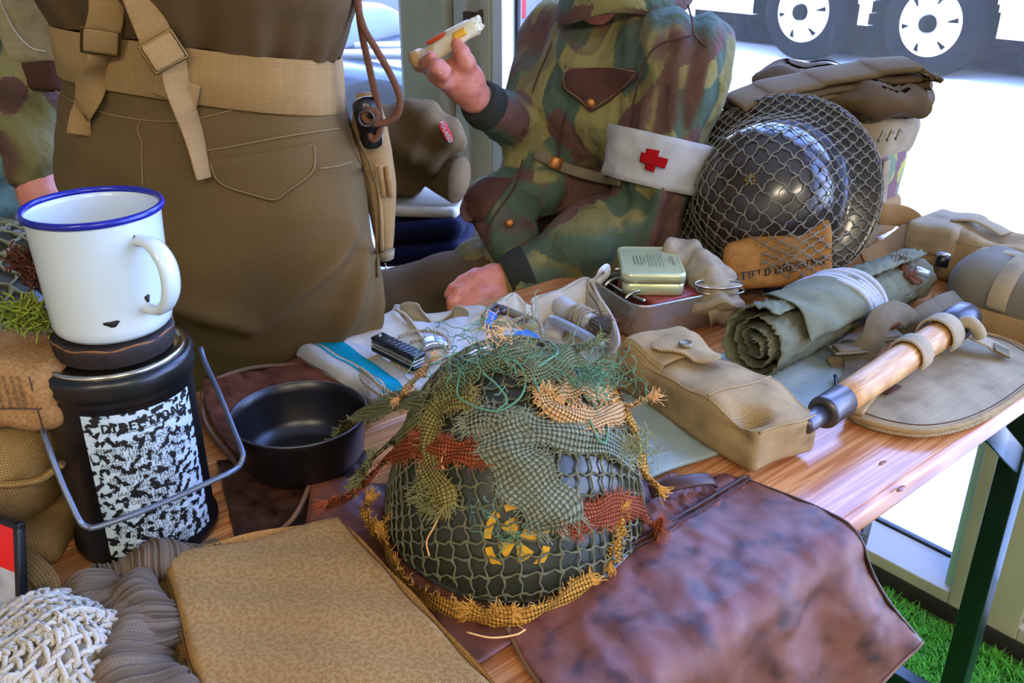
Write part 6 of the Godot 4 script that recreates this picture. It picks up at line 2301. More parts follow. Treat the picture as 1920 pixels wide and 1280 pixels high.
func build_front_helmet() -> void:
	var t := thing("netted_helmet", "green steel helmet under a net woven with frayed olive, rust and gold scrim", "helmet", hc0)
	var sh := MB.new()
	grid(sh, 96, 30, func(u, v): return dome0(v * PI / 2, u * TAU), 0.8, 0.22)
	put("shell", sh, M.helmgreen, t)
	var rim := MB.new()
	var rp := PackedVector3Array()
	for i in 90:
		rp.append(dome0(PI / 2, i * TAU / 90))
	tube(rim, rp, 0.0028, 8, true)
	put("rim", rim, M.helmgreen, t)
	# painted roundel
	var hitd := func(p: Vector3, l: float) -> Vector3: return hit(func(q): return in_dome(q, 0.0), p, l)
	var ec := Vector3(0.4033, 0.8428, -0.4709)
	var eu := Vector3(0.4242, 0.8428, -0.4533) - ec
	var ev := Vector3(0.4032, 0.8813, -0.471) - ec
	var em := MB.new()
	for q in [[0.78, 1.0, 3.35, 4.15], [0.78, 1.0, 4.35, 5.15], [0.78, 1.0, 5.35, 6.1], [0.78, 1.0, 0.2, 0.9], [0.78, 1.0, 1.1, 2.0], [0.78, 1.0, 2.25, 3.1]]:
		grid(em, 16, 3, func(u, v):
			var a: float = lerpf(q[2], q[3], u)
			var r: float = lerpf(q[0], q[1], v)
			return hitd.call(ec + eu * cos(a) * r + ev * sin(a) * r, 0.0012), 0.1, 0.1)
	for a0 in [0.45, 2.05, 3.6, 5.2]:
		grid(em, 12, 6, func(u, v):
			var a: float = a0 + lerpf(-0.52, 0.52, u)
			var r: float = lerpf(0.10, 0.58, v)
			return hitd.call(ec + eu * cos(a) * r + ev * sin(a) * r, 0.0012), 0.1, 0.1)
	put("yellow_roundel", em, M.yellow, t)
	var nt := MB.new()
	var tip := (Vector3.UP * 0.66 - FW * 0.74 + RT * 0.12).normalized()
	var ta := tip.cross(RT).normalized()
	var tb := ta.cross(tip).normalized()
	dome_net(nt, func(ph, th):
		var d: Vector3 = tip * cos(ph) + (tb * cos(th) + ta * sin(th)) * sin(ph)
		if d.y < 0.005:
			return Vector3.INF
		var x := d.dot(RT)
		var z := -d.dot(FW)
		# the point of the shell in that direction from the middle of its foot, found by a few halvings
		var lo := 0.08
		var hi := 0.18
		for i in 9:
			var m := (lo + hi) * 0.5
			if in_dome(hc0 + d * m):
				lo = m
			else:
				hi = m
		return hc0 + d * (lo + 0.002 + 0.005 * smoothstep(0.36, 0.04, d.y)), 0.135, 0.0150, 0.0009, 0.10, 2.4)
	put("net", nt, M.net, t)

	# strips: kind, width, sight-line targets; a third number takes a point off the helmet at that distance
	var on := [
		["scrim_olive", 0.026, 0.012, [Vector3(0.4074, 1.0174, -0.4674), Vector3(0.3939, 1.0113, -0.4788), Vector3(0.3818, 1.0017, -0.4891), Vector3(0.3695, 0.9892, -0.4995), Vector3(0.3585, 0.9757, -0.5087), Vector3(0.3473, 0.9619, -0.5182), Vector3(0.3359, 0.9464, -0.5278), Vector3(0.3243, 0.9322, -0.5376), Vector3(0.3142, 0.9191, -0.5461), Vector3(0.3065, 0.9044, -0.5527)]],
		["scrim_grey", 0.026, 0.011, [Vector3(0.3726, 0.9526, -0.4969), Vector3(0.3829, 0.9572, -0.4882), Vector3(0.3953, 0.9544, -0.4777), Vector3(0.4078, 0.9488, -0.4672), Vector3(0.4187, 0.946, -0.4579), Vector3(0.4376, 0.9417, -0.442), Vector3(0.4565, 0.9365, -0.426), Vector3(0.4696, 0.9249, -0.415)]],
		["scrim_grey", 0.046, 0.014, [Vector3(0.3937, 0.9526, -0.479), Vector3(0.3974, 0.9384, -0.4759), Vector3(0.4006, 0.922, -0.4732), Vector3(0.408, 0.9044, -0.467), Vector3(0.4178, 0.8853, -0.4587), Vector3(0.4278, 0.8659, -0.4503), Vector3(0.4303, 0.8544, -0.4482)]],
		["scrim_gold_olive", 0.018, 0.012, [Vector3(0.3754, 0.9757, -0.4945), Vector3(0.3645, 0.9711, -0.5036), Vector3(0.355, 0.96, -0.5117), Vector3(0.3499, 0.9431, -0.516), Vector3(0.3481, 0.9249, -0.5176), Vector3(0.3507, 0.9078, -0.5153), Vector3(0.3568, 0.8929, -0.5102), Vector3(0.3596, 0.8777, -0.5078)]],
		["scrim_rust", 0.020, 0.010, [Vector3(0.3434, 0.9355, -0.5215), Vector3(0.3495, 0.9307, -0.5163), Vector3(0.3589, 0.9269, -0.5084), Vector3(0.3715, 0.9269, -0.4978), Vector3(0.3848, 0.9249, -0.4866)]],
		["scrim_rust", 0.020, 0.012, [Vector3(0.3417, 0.9336, -0.5229), Vector3(0.3321, 0.9288, -0.531), Vector3(0.3221, 0.9172, -0.5395), Vector3(0.3134, 0.9029, -0.5468), Vector3(0.3058, 0.8929, -0.5532), Vector3(0.2962, 0.8828, -0.5613), Vector3(0.2868, 0.8777, -0.5693)]],
		["scrim_rust", 0.024, 0.012, [Vector3(0.4361, 0.8607, -0.4433), Vector3(0.4458, 0.8638, -0.435), Vector3(0.4555, 0.869, -0.4269), Vector3(0.4667, 0.8751, -0.4174), Vector3(0.4783, 0.871, -0.4076), Vector3(0.486, 0.8596, -0.4011), Vector3(0.4919, 0.8476, -0.3961)]],
		["scrim_olive", 0.036, 0.016, [Vector3(0.4075, 0.9946, -0.4673), Vector3(0.4151, 0.9981, -0.461), Vector3(0.4241, 1.007, -0.4534), Vector3(0.4329, 1.0144, -0.4459), Vector3(0.4418, 1.0209, -0.4384), Vector3(0.4471, 1.0226, -0.4339)]],
		["scrim_tan", 0.017, 0.014, [Vector3(0.419, 0.9784, -0.4577), Vector3(0.4231, 0.9674, -0.4542), Vector3(0.4341, 0.9591, -0.4449), Vector3(0.445, 0.9554, -0.4357), Vector3(0.4557, 0.96, -0.4266), Vector3(0.4663, 0.9674, -0.4177), Vector3(0.4798, 0.9748, -0.4063)]],
		["scrim_tan", 0.016, 0.010, [Vector3(0.4199, 0.9757, -0.4569), Vector3(0.4306, 0.9811, -0.4479), Vector3(0.4412, 0.9829, -0.4389), Vector3(0.4552, 0.9766, -0.4271)]],
		["scrim_tan", 0.015, 0.012, [Vector3(0.3348, 0.9743, -0.5287), Vector3(0.3404, 0.9847, -0.524), Vector3(0.3468, 0.9946, -0.5186), Vector3(0.3535, 1.0052, -0.513)]],
		["scrim_gold", 0.015, 0.010, [Vector3(0.4583, 0.9757, -0.4245), Vector3(0.4682, 0.9582, -0.4161), Vector3(0.474, 0.9393, -0.4112), Vector3(0.478, 0.9201, -0.4078), Vector3(0.4812, 0.9054, -0.4051), Vector3(0.4895, 0.8934, -0.3981)]],
		["scrim_gold", 0.010, 0.008, [Vector3(0.4679, 0.869, -0.4164), Vector3(0.4672, 0.8544, -0.417), Vector3(0.4664, 0.8396, -0.4177), Vector3(0.4631, 0.8196, -0.4204)]],
		["scrim_gold", 0.018, 0.010, [Vector3(0.3124, 0.8828, -0.5476), Vector3(0.3087, 0.8726, -0.5508), Vector3(0.3111, 0.857, -0.5487), Vector3(0.3159, 0.8465, -0.5447)]],
		["scrim_olive", 0.026, 0.010, [Vector3(0.3433, 0.8853, -0.5216), Vector3(0.3482, 0.8879, -0.5174), Vector3(0.3546, 0.8828, -0.5121), Vector3(0.3518, 0.8751, -0.5144)]],
		["scrim_olive", 0.022, 0.010, [Vector3(0.3143, 0.9201, -0.5461), Vector3(0.3092, 0.9078, -0.5504), Vector3(0.3048, 0.8979, -0.5541)]],
	]
	for s in on:
		var pts := PackedVector3Array()
		for p in curve(s[3], 26):
			var h := hit(func(q): return in_dome(q, 0.004), p, s[2] * 0.75)
			if h == p:
				# past the outline of the shell: as far away as the shell's flank
				var dir := (p - EYE).normalized()
				h = EYE + dir * (hc0 + Vector3(0, 0.05, 0) - EYE).dot(dir)
				h.y = maxf(h.y, TB + 0.016)
			pts.append(h)
		scrim(t, s[0], pts, s[1])
	# strips that leave the shell: one trails into the bowl, one runs round the foot on the table
	scrim(t, "scrim_olive", curve([Vector3(0.4074, 0.9217, -0.5983), Vector3(0.4149, 0.8968, -0.6444), Vector3(0.416, 0.8719, -0.6893), Vector3(0.4123, 0.8496, -0.7251), Vector3(0.3978, 0.8352, -0.7308), Vector3(0.3864, 0.8245, -0.7339), Vector3(0.3752, 0.8176, -0.7368)], 24), 0.026)
	scrim(t, "scrim_gold", curve([Vector3(0.3736, 0.8, -0.6163), Vector3(0.3553, 0.792, -0.6017), Vector3(0.3404, 0.79, -0.5589), Vector3(0.3384, 0.79, -0.5139), Vector3(0.3492, 0.79, -0.4771), Vector3(0.3639, 0.79, -0.4542), Vector3(0.3869, 0.792, -0.4383), Vector3(0.4186, 0.794, -0.435), Vector3(0.4531, 0.796, -0.434)], 50), 0.017)
	scrim(t, "scrim_gold", curve([Vector3(0.3512, 0.796, -0.469), Vector3(0.3618, 0.794, -0.4549), Vector3(0.3756, 0.794, -0.4449)], 14), 0.022)

	# loose green and pale threads on the crown
	var tangles := [["scrim_green", Vector3(0.4414, 0.9698, -0.5435), 0.042, 46, 0.045], ["scrim_green", Vector3(0.4121, 0.9689, -0.542), 0.03, 24, 0.04], ["scrim_green", Vector3(0.5092, 0.9509, -0.4862), 0.020, 100, 0.032], ["scrim_green", Vector3(0.4946, 0.9438, -0.4985), 0.018, 40, 0.03], ["scrim_tan", Vector3(0.4541, 0.9793, -0.5589), 0.016, 34, 0.026], ["scrim_green", Vector3(0.3774, 0.8727, -0.447), 0.010, 26, 0.016], ["scrim_green", Vector3(0.3604, 0.8948, -0.4613), 0.016, 14, 0.016], ["scrim_olive", Vector3(0.503, 0.9052, -0.4391), 0.014, 90, 0.02]]
	for q in tangles:
		var mb := MB.new()
		for i in q[3]:
			var o: Vector3 = q[1] + Vector3(rng.randfn(), rng.randfn() * 0.5, rng.randfn()) * q[2] * 0.55
			o = hit(func(z): return in_dome(z, 0.004), o, rng.randf_range(0.004, 0.016)) if in_dome(o, 0.03) or true else o
			wisp(mb, o, Vector3(rng.randfn(), absf(rng.randfn()) * 0.7, rng.randfn()), q[4] * rng.randf_range(0.5, 1.5), rng.randf_range(0.00028, 0.0005), 0.7, 12)
		put("loose_threads", mb, M[q[0] + "_thread"], t, Transform3D.IDENTITY, true)
	var lp := MB.new()
	for l in [[Vector3(0.418, 0.9539, -0.5632), Vector3(0.4162, 0.9336, -0.5647), Vector3(0.4272, 0.9222, -0.5555), Vector3(0.4428, 0.918, -0.5422), Vector3(0.4568, 0.931, -0.5305), Vector3(0.4602, 0.9488, -0.5276), Vector3(0.455, 0.9639, -0.532), Vector3(0.4448, 0.9679, -0.5406)], [Vector3(0.4689, 0.9361, -0.5203), Vector3(0.4653, 0.9539, -0.5233), Vector3(0.472, 0.9639, -0.5176), Vector3(0.4807, 0.9738, -0.5103), Vector3(0.4752, 0.9836, -0.5149)], [Vector3(0.5024, 0.9101, -0.4919), Vector3(0.5082, 0.8915, -0.487), Vector3(0.5137, 0.8861, -0.4824), Vector3(0.515, 0.9022, -0.4813)], [Vector3(0.4327, 0.9539, -0.5508), Vector3(0.4412, 0.9438, -0.5436), Vector3(0.4481, 0.9284, -0.5378), Vector3(0.4411, 0.917, -0.5437)]]:
		tube(lp, hits(func(q): return in_dome(q, 0.004), l, 40, 0.012), 0.0010, 5)
	put("thread_loop", lp, M.scrim_green_thread, t, Transform3D.IDENTITY, true)
	var pale := MB.new()
	for l in [[Vector3(0.3477, 0.8916, -0.4917), Vector3(0.3409, 0.8716, -0.4974), Vector3(0.3357, 0.8563, -0.5018), Vector3(0.3369, 0.8423, -0.5008)], [Vector3(0.4105, 0.9039, -0.4387), Vector3(0.4123, 0.8892, -0.4372), Vector3(0.4186, 0.8867, -0.4318), Vector3(0.4264, 0.8916, -0.4253)], [Vector3(0.3499, 0.9467, -0.4898), Vector3(0.3465, 0.9303, -0.4927), Vector3(0.3475, 0.9232, -0.4918)], [Vector3(0.3583, 0.7641, -0.4827), Vector3(0.3735, 0.7583, -0.4699), Vector3(0.3887, 0.7612, -0.457), Vector3(0.3955, 0.7669, -0.4513)]]:
		tube(pale, hits(func(q): return in_dome(q, 0.003) or q.y < TB + 0.006, l, 24, 0.006), 0.0008, 5)
	put("thread_loop", pale, M.scrim_tan_thread, t, Transform3D.IDENTITY, true)


# one strip of hessian with frayed edges
func scrim(t: Node3D, kind: String, pts: PackedVector3Array, width: float) -> void:
	var n := pts.size()
	var mat_name := kind if M.has(kind) else "scrim_olive"
	if kind == "scrim_gold_olive":
		mat_name = "scrim_khaki"
	var sides := PackedVector3Array()
	var ups := PackedVector3Array()
	for i in n:
		var tg := (pts[mini(i + 1, n - 1)] - pts[maxi(i - 1, 0)]).normalized()
		var up := (pts[i] - hc0 - Vector3(0, 0.02, 0)).normalized()
		var sd := tg.cross(up).normalized()
		sides.append(sd)
		ups.append(sd.cross(tg).normalized())
	var ph := rng.randf() * 6.0
	var edge := func(i: int, a: float, lift: float) -> Vector3:
		var w := width * (1.0 + 0.14 * sin(i * 0.8 + ph))
		return pts[i] + sides[i] * a * w + ups[i] * (lift + 0.0022 * sin(a * 5.0 + i * 0.5 + ph) - absf(a) * width * 0.22)
	var mb := MB.new()
	var run := 0.0
	for layer in 2:
		run = 0.0
		var at := mb.v.size()
		for i in n:
			if i > 0:
				run += pts[i].distance_to(pts[i - 1])
			for k in 7:
				var a := (k / 6.0 - 0.5)
				mb.vert(edge.call(i, a, 0.001 - layer * 0.0022), a * width + layer * 0.0014, run + layer * 0.0013)
		for i in n - 1:
			for k in 6:
				var j := at + i * 7 + k
				mb.quad(j, j + 1, j + 8, j + 7)
	var o := put("scrim_strip", mb, M[mat_name], t)
	var fr := MB.new()
	var count := int(run / 0.0007)
	for k in count:
		var i := rng.randi_range(0, n - 1)
		var a := 0.5 if rng.randf() < 0.5 else -0.5
		var p: Vector3 = edge.call(i, a * rng.randf_range(0.85, 1.0), 0.0)
		wisp(fr, p, sides[i] * signf(a) + ups[i] * rng.randf_range(-0.4, 0.5), rng.randf_range(0.003, 0.009), rng.randf_range(0.0002, 0.0004), 0.6, 3)
	for e in [0, n - 1]:
		var tg := (pts[0] - pts[1]).normalized() if e == 0 else (pts[n - 1] - pts[n - 2]).normalized()
		for k in 46:
			wisp(fr, edge.call(e, rng.randf_range(-0.5, 0.5), 0.0), tg + ups[e] * rng.randf_range(-0.3, 0.4) + sides[e] * rng.randf_range(-0.3, 0.3), rng.randf_range(0.005, 0.015), rng.randf_range(0.00025, 0.0005), 0.45, 4)
	put("frayed_threads", fr, M[mat_name + "_thread"], o, Transform3D.IDENTITY, true)


# ---------------------------------------------------------------- middle of the table: towel, canvas roll and its contents, tins

# a soft pad: corners a b c d on its base plane, rounded rim, own ripple
func pad(mb: MB, a: Vector3, b: Vector3, c: Vector3, d: Vector3, thick: float, ripple: float, n := 30, lift := 0.0) -> void:
	var f := func(u: float, v: float, top: bool) -> Vector3:
		var p := a.lerp(b, u).lerp(d.lerp(c, u), v)
		var e := minf(minf(u, 1.0 - u) * a.distance_to(b), minf(v, 1.0 - v) * a.distance_to(d)) / (thick * 0.55)
		var h := 0.5 * thick * sqrt(clampf(1.0 - pow(1.0 - clampf(e, 0.0, 1.0), 2.0), 0.0, 1.0))
		return p + Vector3(0, lift + thick * 0.5 + (h if top else -h * 0.96) + ripple * sin(u * 11.0 + v * 5.0) * (1.0 if top else 0.3) + ripple * 0.6 * sin(v * 17.0 - u * 6.0), 0)
	var su := a.distance_to(b)
	var sv := a.distance_to(d)
	grid(mb, n, n, func(u, v): return f.call(u, v, true), su, sv)
	grid(mb, n, n, func(u, v): return f.call(1.0 - u, v, false), su, sv)


func twisted_cord(mb: MB, pts: PackedVector3Array, r: float, pitch: float) -> void:
	for s in 2:
		var out := PackedVector3Array()
		var run := 0.0
		var nn := Vector3.UP
		for i in pts.size():
			var t := (pts[mini(i + 1, pts.size() - 1)] - pts[maxi(i - 1, 0)]).normalized()
			nn = (nn - t * nn.dot(t)).normalized()
			var bb := t.cross(nn)
			if i > 0:
				run += pts[i].distance_to(pts[i - 1])
			var a := run / pitch * TAU + s * PI
			out.append(pts[i] + (nn * cos(a) + bb * sin(a)) * r * 0.55)
		tube(mb, out, r * 0.62, 6)


func build_middle_things() -> void:
	var t := thing("towel", "folded white towel with a turquoise stripe, left of the white canvas roll", "towel", Vector3(0.5088, 0.78, -0.9339))
	var mb := MB.new()
	var a := Vector3(0.4762, 0.78, -0.9889)
	var b := Vector3(0.5564, 0.78, -1.0001)
	var c := Vector3(0.5454, 0.78, -0.8016)
	var d := Vector3(0.4863, 0.78, -0.8314)
	pad(mb, a, b, c, d, 0.030, 0.0015, 40)
	put("folded_cloth", mb, M.white, t)
	for q in [[0.34, 0.62, M.turquoise], [0.25, 0.29, M.turquoise]]:
		var st := MB.new()
		grid(st, 16, 40, func(u, v):
			var uu: float = lerpf(q[0], q[1], u)
			var vv: float = lerpf(0.0, 1.0, v)
			var p := a.lerp(b, uu).lerp(d.lerp(c, uu), vv)
			var e := minf(minf(uu, 1.0 - uu) * a.distance_to(b), minf(vv, 1.0 - vv) * a.distance_to(d)) / (0.030 * 0.55)
			var h := 0.5 * 0.030 * sqrt(clampf(1.0 - pow(1.0 - clampf(e, 0.0, 1.0), 2.0), 0.0, 1.0))
			return p + Vector3(0, 0.015 + h + 0.0015 * sin(uu * 11.0 + vv * 5.0) + 0.0009 * sin(vv * 17.0 - uu * 6.0) + 0.0007, 0), 0.05, 0.2)
		put("stripe", st, q[2], t)

	# opened canvas roll with raised pocket edges
	var k := thing("canvas_roll", "opened cream canvas roll with raised stitched pockets, holding small kit", "canvas roll", Vector3(0.6899, 0.78, -0.8831))
	var base := MB.new()
	sheet(base, 70, 40, func(u, v):
		var back := curve_at([Vector3(0.5854, 0.78, -0.9933), Vector3(0.6752, 0.78, -1.0612), Vector3(0.6849, 0.78, -0.9977), Vector3(0.7216, 0.78, -0.9716), Vector3(0.7623, 0.78, -0.9621), Vector3(0.8212, 0.78, -0.9251), Vector3(0.9091, 0.78, -0.9168), Vector3(0.8372, 0.78, -0.7806)], u)
		var front := curve_at([Vector3(0.558, 0.78, -1.0164), Vector3(0.5343, 0.78, -0.9123), Vector3(0.5382, 0.78, -0.8354), Vector3(0.6065, 0.78, -0.7778), Vector3(0.6643, 0.78, -0.7468), Vector3(0.7231, 0.78, -0.7434), Vector3(0.7591, 0.78, -0.7421), Vector3(0.7989, 0.78, -0.7529)], u)
		var p := front.lerp(back, v)
		return Vector3(p.x, TB + 0.006 + 0.004 * sin(u * 21.0) * sin(v * 5.0) + 0.012 * exp(-pow((u - 0.42) * 9.0, 2)) * v, p.z), 0.5, 0.25, 0.0022)
	put("base_cloth", base, M.cream, k)
	# left flap: a flat pocket folded over, its edge bound
	var lf := MB.new()
	pad(lf, Vector3(0.5203, 0.8, -0.9606), Vector3(0.6444, 0.8, -1.0132), Vector3(0.6075, 0.792, -0.8742), Vector3(0.4891, 0.792, -0.8391), 0.010, 0.0012, 24)
	put("left_pocket", lf, M.cream, k)
	var lb := MB.new()
	tube(lb, curve([Vector3(0.6319, 0.814, -0.9931), Vector3(0.6306, 0.814, -0.9656), Vector3(0.6183, 0.81, -0.9199), Vector3(0.6047, 0.806, -0.8832)], 20), 0.0022, 6)
	put("binding", lb, M.cream, k)
	var lw := MB.new()
	sheet(lw, 30, 8, func(u, v):
		var p := curve_at([Vector3(0.655, 0.792, -1.0164), Vector3(0.6685, 0.79, -0.9866), Vector3(0.674, 0.79, -0.9629), Vector3(0.7024, 0.79, -0.958), Vector3(0.7126, 0.79, -0.9351)], u)
		return p + Vector3(0, 0.030 * v * (0.6 + 0.4 * sin(u * 9.0)), 0) - FW * 0.012 * v * v, 0.15, 0.03, 0.002)
	put("back_edge", lw, M.cream, k)
	var mid := MB.new()
	pad(mid, Vector3(0.6259, 0.796, -0.9628), Vector3(0.7166, 0.796, -0.9163), Vector3(0.6801, 0.792, -0.8373), Vector3(0.5855, 0.792, -0.8573), 0.012, 0.002, 20)
	put("middle_pocket", mid, M.white, k)
	# right pocket: a standing wall that curls, its top edge rolled
	var rim := [Vector3(0.6826, 0.8, -0.917), Vector3(0.7209, 0.81, -0.9157), Vector3(0.7529, 0.824, -0.9088), Vector3(0.7709, 0.826, -0.9074), Vector3(0.773, 0.816, -0.8873), Vector3(0.7809, 0.814, -0.8819), Vector3(0.7911, 0.82, -0.8893), Vector3(0.8245, 0.828, -0.8737), Vector3(0.8708, 0.836, -0.8689), Vector3(0.8391, 0.832, -0.8106), Vector3(0.8215, 0.82, -0.7679), Vector3(0.7887, 0.814, -0.7262), Vector3(0.7752, 0.802, -0.7217)]
	var foot := [Vector3(0.6628, 0.788, -0.9054), Vector3(0.7024, 0.788, -0.8986), Vector3(0.7382, 0.788, -0.8912), Vector3(0.7543, 0.788, -0.8822), Vector3(0.7631, 0.788, -0.8702), Vector3(0.7714, 0.788, -0.8632), Vector3(0.7805, 0.788, -0.8624), Vector3(0.8113, 0.788, -0.8528), Vector3(0.8406, 0.788, -0.8377), Vector3(0.8291, 0.788, -0.8053), Vector3(0.8165, 0.788, -0.7757), Vector3(0.8015, 0.788, -0.7541), Vector3(0.7858, 0.788, -0.7425)]
	var wall := MB.new()
	sheet(wall, 90, 12, func(u, v):
		var p := curve_at(foot, u).lerp(curve_at(rim, u), v)
		return p - FW * 0.010 * sin(v * PI) + Vector3(0, 0.002 * sin(u * 60.0) * v, 0), 0.5, 0.06, 0.0022)
	put("right_pocket", wall, M.cream, k)
	var rb := MB.new()
	tube(rb, curve(rim, 90), 0.0026, 6)
	put("binding", rb, M.cream, k)
	var sm := MB.new()
	for l in [[Vector3(0.8312, 0.816, -0.843), Vector3(0.828, 0.804, -0.8339), Vector3(0.8204, 0.792, -0.8381)], [Vector3(0.8472, 0.83, -0.8403), Vector3(0.8275, 0.822, -0.7985), Vector3(0.808, 0.802, -0.7651)]]:
		tube(sm, curve(l, 16), 0.0007, 4)
	put("stitching", sm, M.rusty, k)
	for q in [[Vector3(0.7112, 0.792, -0.8533), 0.045, 0.022], [Vector3(0.7135, 0.792, -0.7927), 0.05, 0.02], [Vector3(0.7848, 0.792, -0.8403), 0.04, 0.018]]:
		var bl := MB.new()
		rbox(bl, Vector3(q[1], q[2], q[1] * 0.8), q[2] * 0.45, 5, func(p): return p + Vector3(0, 0.003 * sin(p.x * 120.0), 0))
		put("inner_fold", bl, M.white, k, Transform3D(Basis(Vector3.UP, 0.5), q[0]))
	var mk := MB.new()
	for q in [["M", Vector3(0.5659, 0.8115, -0.9297)], ["Ω", Vector3(0.6543, 0.8105, -0.9283)], ["A", Vector3(0.6461, 0.8105, -0.9171)]]:
		var o: Vector3 = q[1]
		letters(mk, q[0], 0.006, func(x, y): return o + RT * x + FW * y, "Droid Serif", true)
	put("stamp", mk, M.navy, k)

	# knife and its cord
	var kn := thing("clasp_knife", "black clasp knife with ribbed grip lying folded on the canvas roll", "knife", Vector3(0.569, 0.81, -0.8921))
	var ka := Vector3(0.5426, 0.826, -0.9003)
	var kb := Vector3(0.554, 0.822, -0.824)
	var ku := (kb - ka).normalized()
	var kw := (ku.cross(Vector3.UP)).normalized()
	var kv := kw.cross(ku).normalized()
	var kxf := Transform3D(Basis(ku, kv, ku.cross(kv)), (ka + kb) * 0.5)
	var len := ka.distance_to(kb)
	for s in 2:
		var g := MB.new()
		rbox(g, Vector3(len, 0.0065, 0.021), 0.003, 30, func(p):
			var q: Vector3 = p
			if s == 1:
				q.y += 0.0008 * sin(p.x * 900.0 + p.z * 200.0) * smoothstep(-0.022, -0.015, p.x)
			return q, Vector3(0, 0.0075 if s == 1 else -0.0065, 0))
		put("grip_scale", g, M.horn, kn, kxf)
	for y in [0.0028, -0.002]:
		var li := MB.new()
		rbox(li, Vector3(len * 0.97, 0.0022, 0.019), 0.0008, 1, null, Vector3(0.0, y, 0.001))
		put("liner", li, M.steel, kn, kxf)
	var bs := MB.new()
	lathe(bs, [Vector2(0.0026, 0.0), Vector2(0.002, 0.0012), Vector2(0.0, 0.0014)], 12)
	put("rivet", bs, M.steel, kn, kxf * Transform3D(Basis.IDENTITY, Vector3(-len * 0.42, 0.0107, 0)))
	var cd := MB.new()
	twisted_cord(cd, curve([Vector3(0.5599, 0.81, -0.8857), Vector3(0.543, 0.81, -0.8921), Vector3(0.5246, 0.808, -0.8935), Vector3(0.5074, 0.806, -0.883), Vector3(0.4905, 0.81, -0.8507), Vector3(0.4832, 0.814, -0.8158), Vector3(0.4849, 0.814, -0.7943), Vector3(0.5138, 0.804, -0.7976)], 70), 0.0024, 0.011)
	twisted_cord(cd, curve([Vector3(0.5048, 0.81, -0.8784), Vector3(0.4995, 0.814, -0.8506), Vector3(0.4924, 0.816, -0.8166), Vector3(0.4957, 0.812, -0.7968)], 40), 0.0024, 0.011)
	twisted_cord(cd, curve([Vector3(0.5448, 0.81, -0.8712), Vector3(0.5418, 0.81, -0.8472), Vector3(0.5482, 0.81, -0.8308), Vector3(0.5597, 0.804, -0.8201)], 36), 0.0034, 0.014)
	twisted_cord(cd, curve([Vector3(0.5918, 0.808, -0.9263), Vector3(0.613, 0.81, -0.9243), Vector3(0.6316, 0.812, -0.9029), Vector3(0.6336, 0.81, -0.8768), Vector3(0.6191, 0.808, -0.8553)], 50), 0.0022, 0.010)
	twisted_cord(cd, curve([Vector3(0.5959, 0.808, -0.9058), Vector3(0.6147, 0.81, -0.897), Vector3(0.6198, 0.81, -0.8696), Vector3(0.6107, 0.808, -0.8483)], 40), 0.0020, 0.010)
	var co := put("knife_cord", cd, M.rope, self)
	tag(co, "pale twisted cord coiled round the black clasp knife", "cord")
	var sp := MB.new()
	rbox(sp, Vector3(0.034, 0.010, 0.022), 0.0048, 8, func(p): return p + Vector3(0, -0.9 * p.x * p.x * 20.0, 0))
	var so := put("spoon", sp, M.silver, self, Transform3D(Basis(Vector3.UP, -0.5), Vector3(0.6143, 0.812, -0.879)))
	tag(so, "shiny spoon bowl showing among the cord coils", "spoon")

	# things in the right pocket
	var w := thing("marlin_tool", "pale handled tool with a dark metal eye lying in the canvas roll", "tool", Vector3(0.7439, 0.81, -0.8867))
	var tm := MB.new()
	tube(tm, [Vector3(0.7378, 0.818, -0.8962), Vector3(0.7411, 0.816, -0.8756), Vector3(0.7507, 0.812, -0.8562)], PackedFloat32Array([0.0055, 0.0062, 0.005]), 10)
	put("handle", tm, M.bristle, w)
	var te := MB.new()
	tube(te, curve([Vector3(0.7385, 0.819, -0.8925), Vector3(0.7358, 0.821, -0.9006), Vector3(0.7303, 0.821, -0.9029), Vector3(0.722, 0.82, -0.8962), Vector3(0.7216, 0.819, -0.8877), Vector3(0.7331, 0.818, -0.8905)], 20), 0.0028, 8)
	tube(te, [Vector3(0.7326, 0.82, -0.8944), Vector3(0.7343, 0.817, -0.8831)], 0.0045, 8)
	put("eye", te, M.gunmetal, w)
	var c2 := MB.new()
	twisted_cord(c2, curve([Vector3(0.7056, 0.81, -0.8683), Vector3(0.722, 0.814, -0.8607), Vector3(0.7466, 0.816, -0.8569), Vector3(0.7528, 0.816, -0.8425), Vector3(0.745, 0.814, -0.8233), Vector3(0.731, 0.808, -0.8044)], 50), 0.0026, 0.012)
	twisted_cord(c2, curve([Vector3(0.7035, 0.808, -0.8714), Vector3(0.7175, 0.81, -0.8718), Vector3(0.7332, 0.812, -0.8663)], 20), 0.0022, 0.010)
	var c2o := put("cord", c2, M.rope, self)
	tag(c2o, "grey twisted cord arching in the middle of the canvas roll", "cord")
	var blues := [["small crumpled blue plastic piece beside the dark metal eye", [Vector3(0.6922, 0.81, -0.8796), Vector3(0.7167, 0.814, -0.9023), Vector3(0.7232, 0.816, -0.8955), Vector3(0.7186, 0.814, -0.882), Vector3(0.6938, 0.81, -0.8649)]], ["larger crumpled blue plastic piece above the helmet scrim", [Vector3(0.6683, 0.816, -0.8018), Vector3(0.6943, 0.82, -0.814), Vector3(0.7088, 0.82, -0.8103), Vector3(0.7114, 0.818, -0.7969), Vector3(0.7085, 0.814, -0.7774), Vector3(0.6807, 0.814, -0.7808)]]]
	for q in blues:
		var bm := MB.new()
		slab(bm, q[1], Vector3.UP, 0.006, 0.15)
		var bo := put("blue_wrapper", bm, M.bluetape, self)
		tag(bo, q[0], "wrapper")
	var br := thing("shaving_brush", "shaving brush with cord bound handle and grey bristles", "brush", Vector3(0.8048, 0.815, -0.8155))
	var ba := Vector3(0.8113, 0.814, -0.8612)
	var bb := Vector3(0.807, 0.812, -0.7903)
	var bd := (bb - ba).normalized()
	var bh := MB.new()
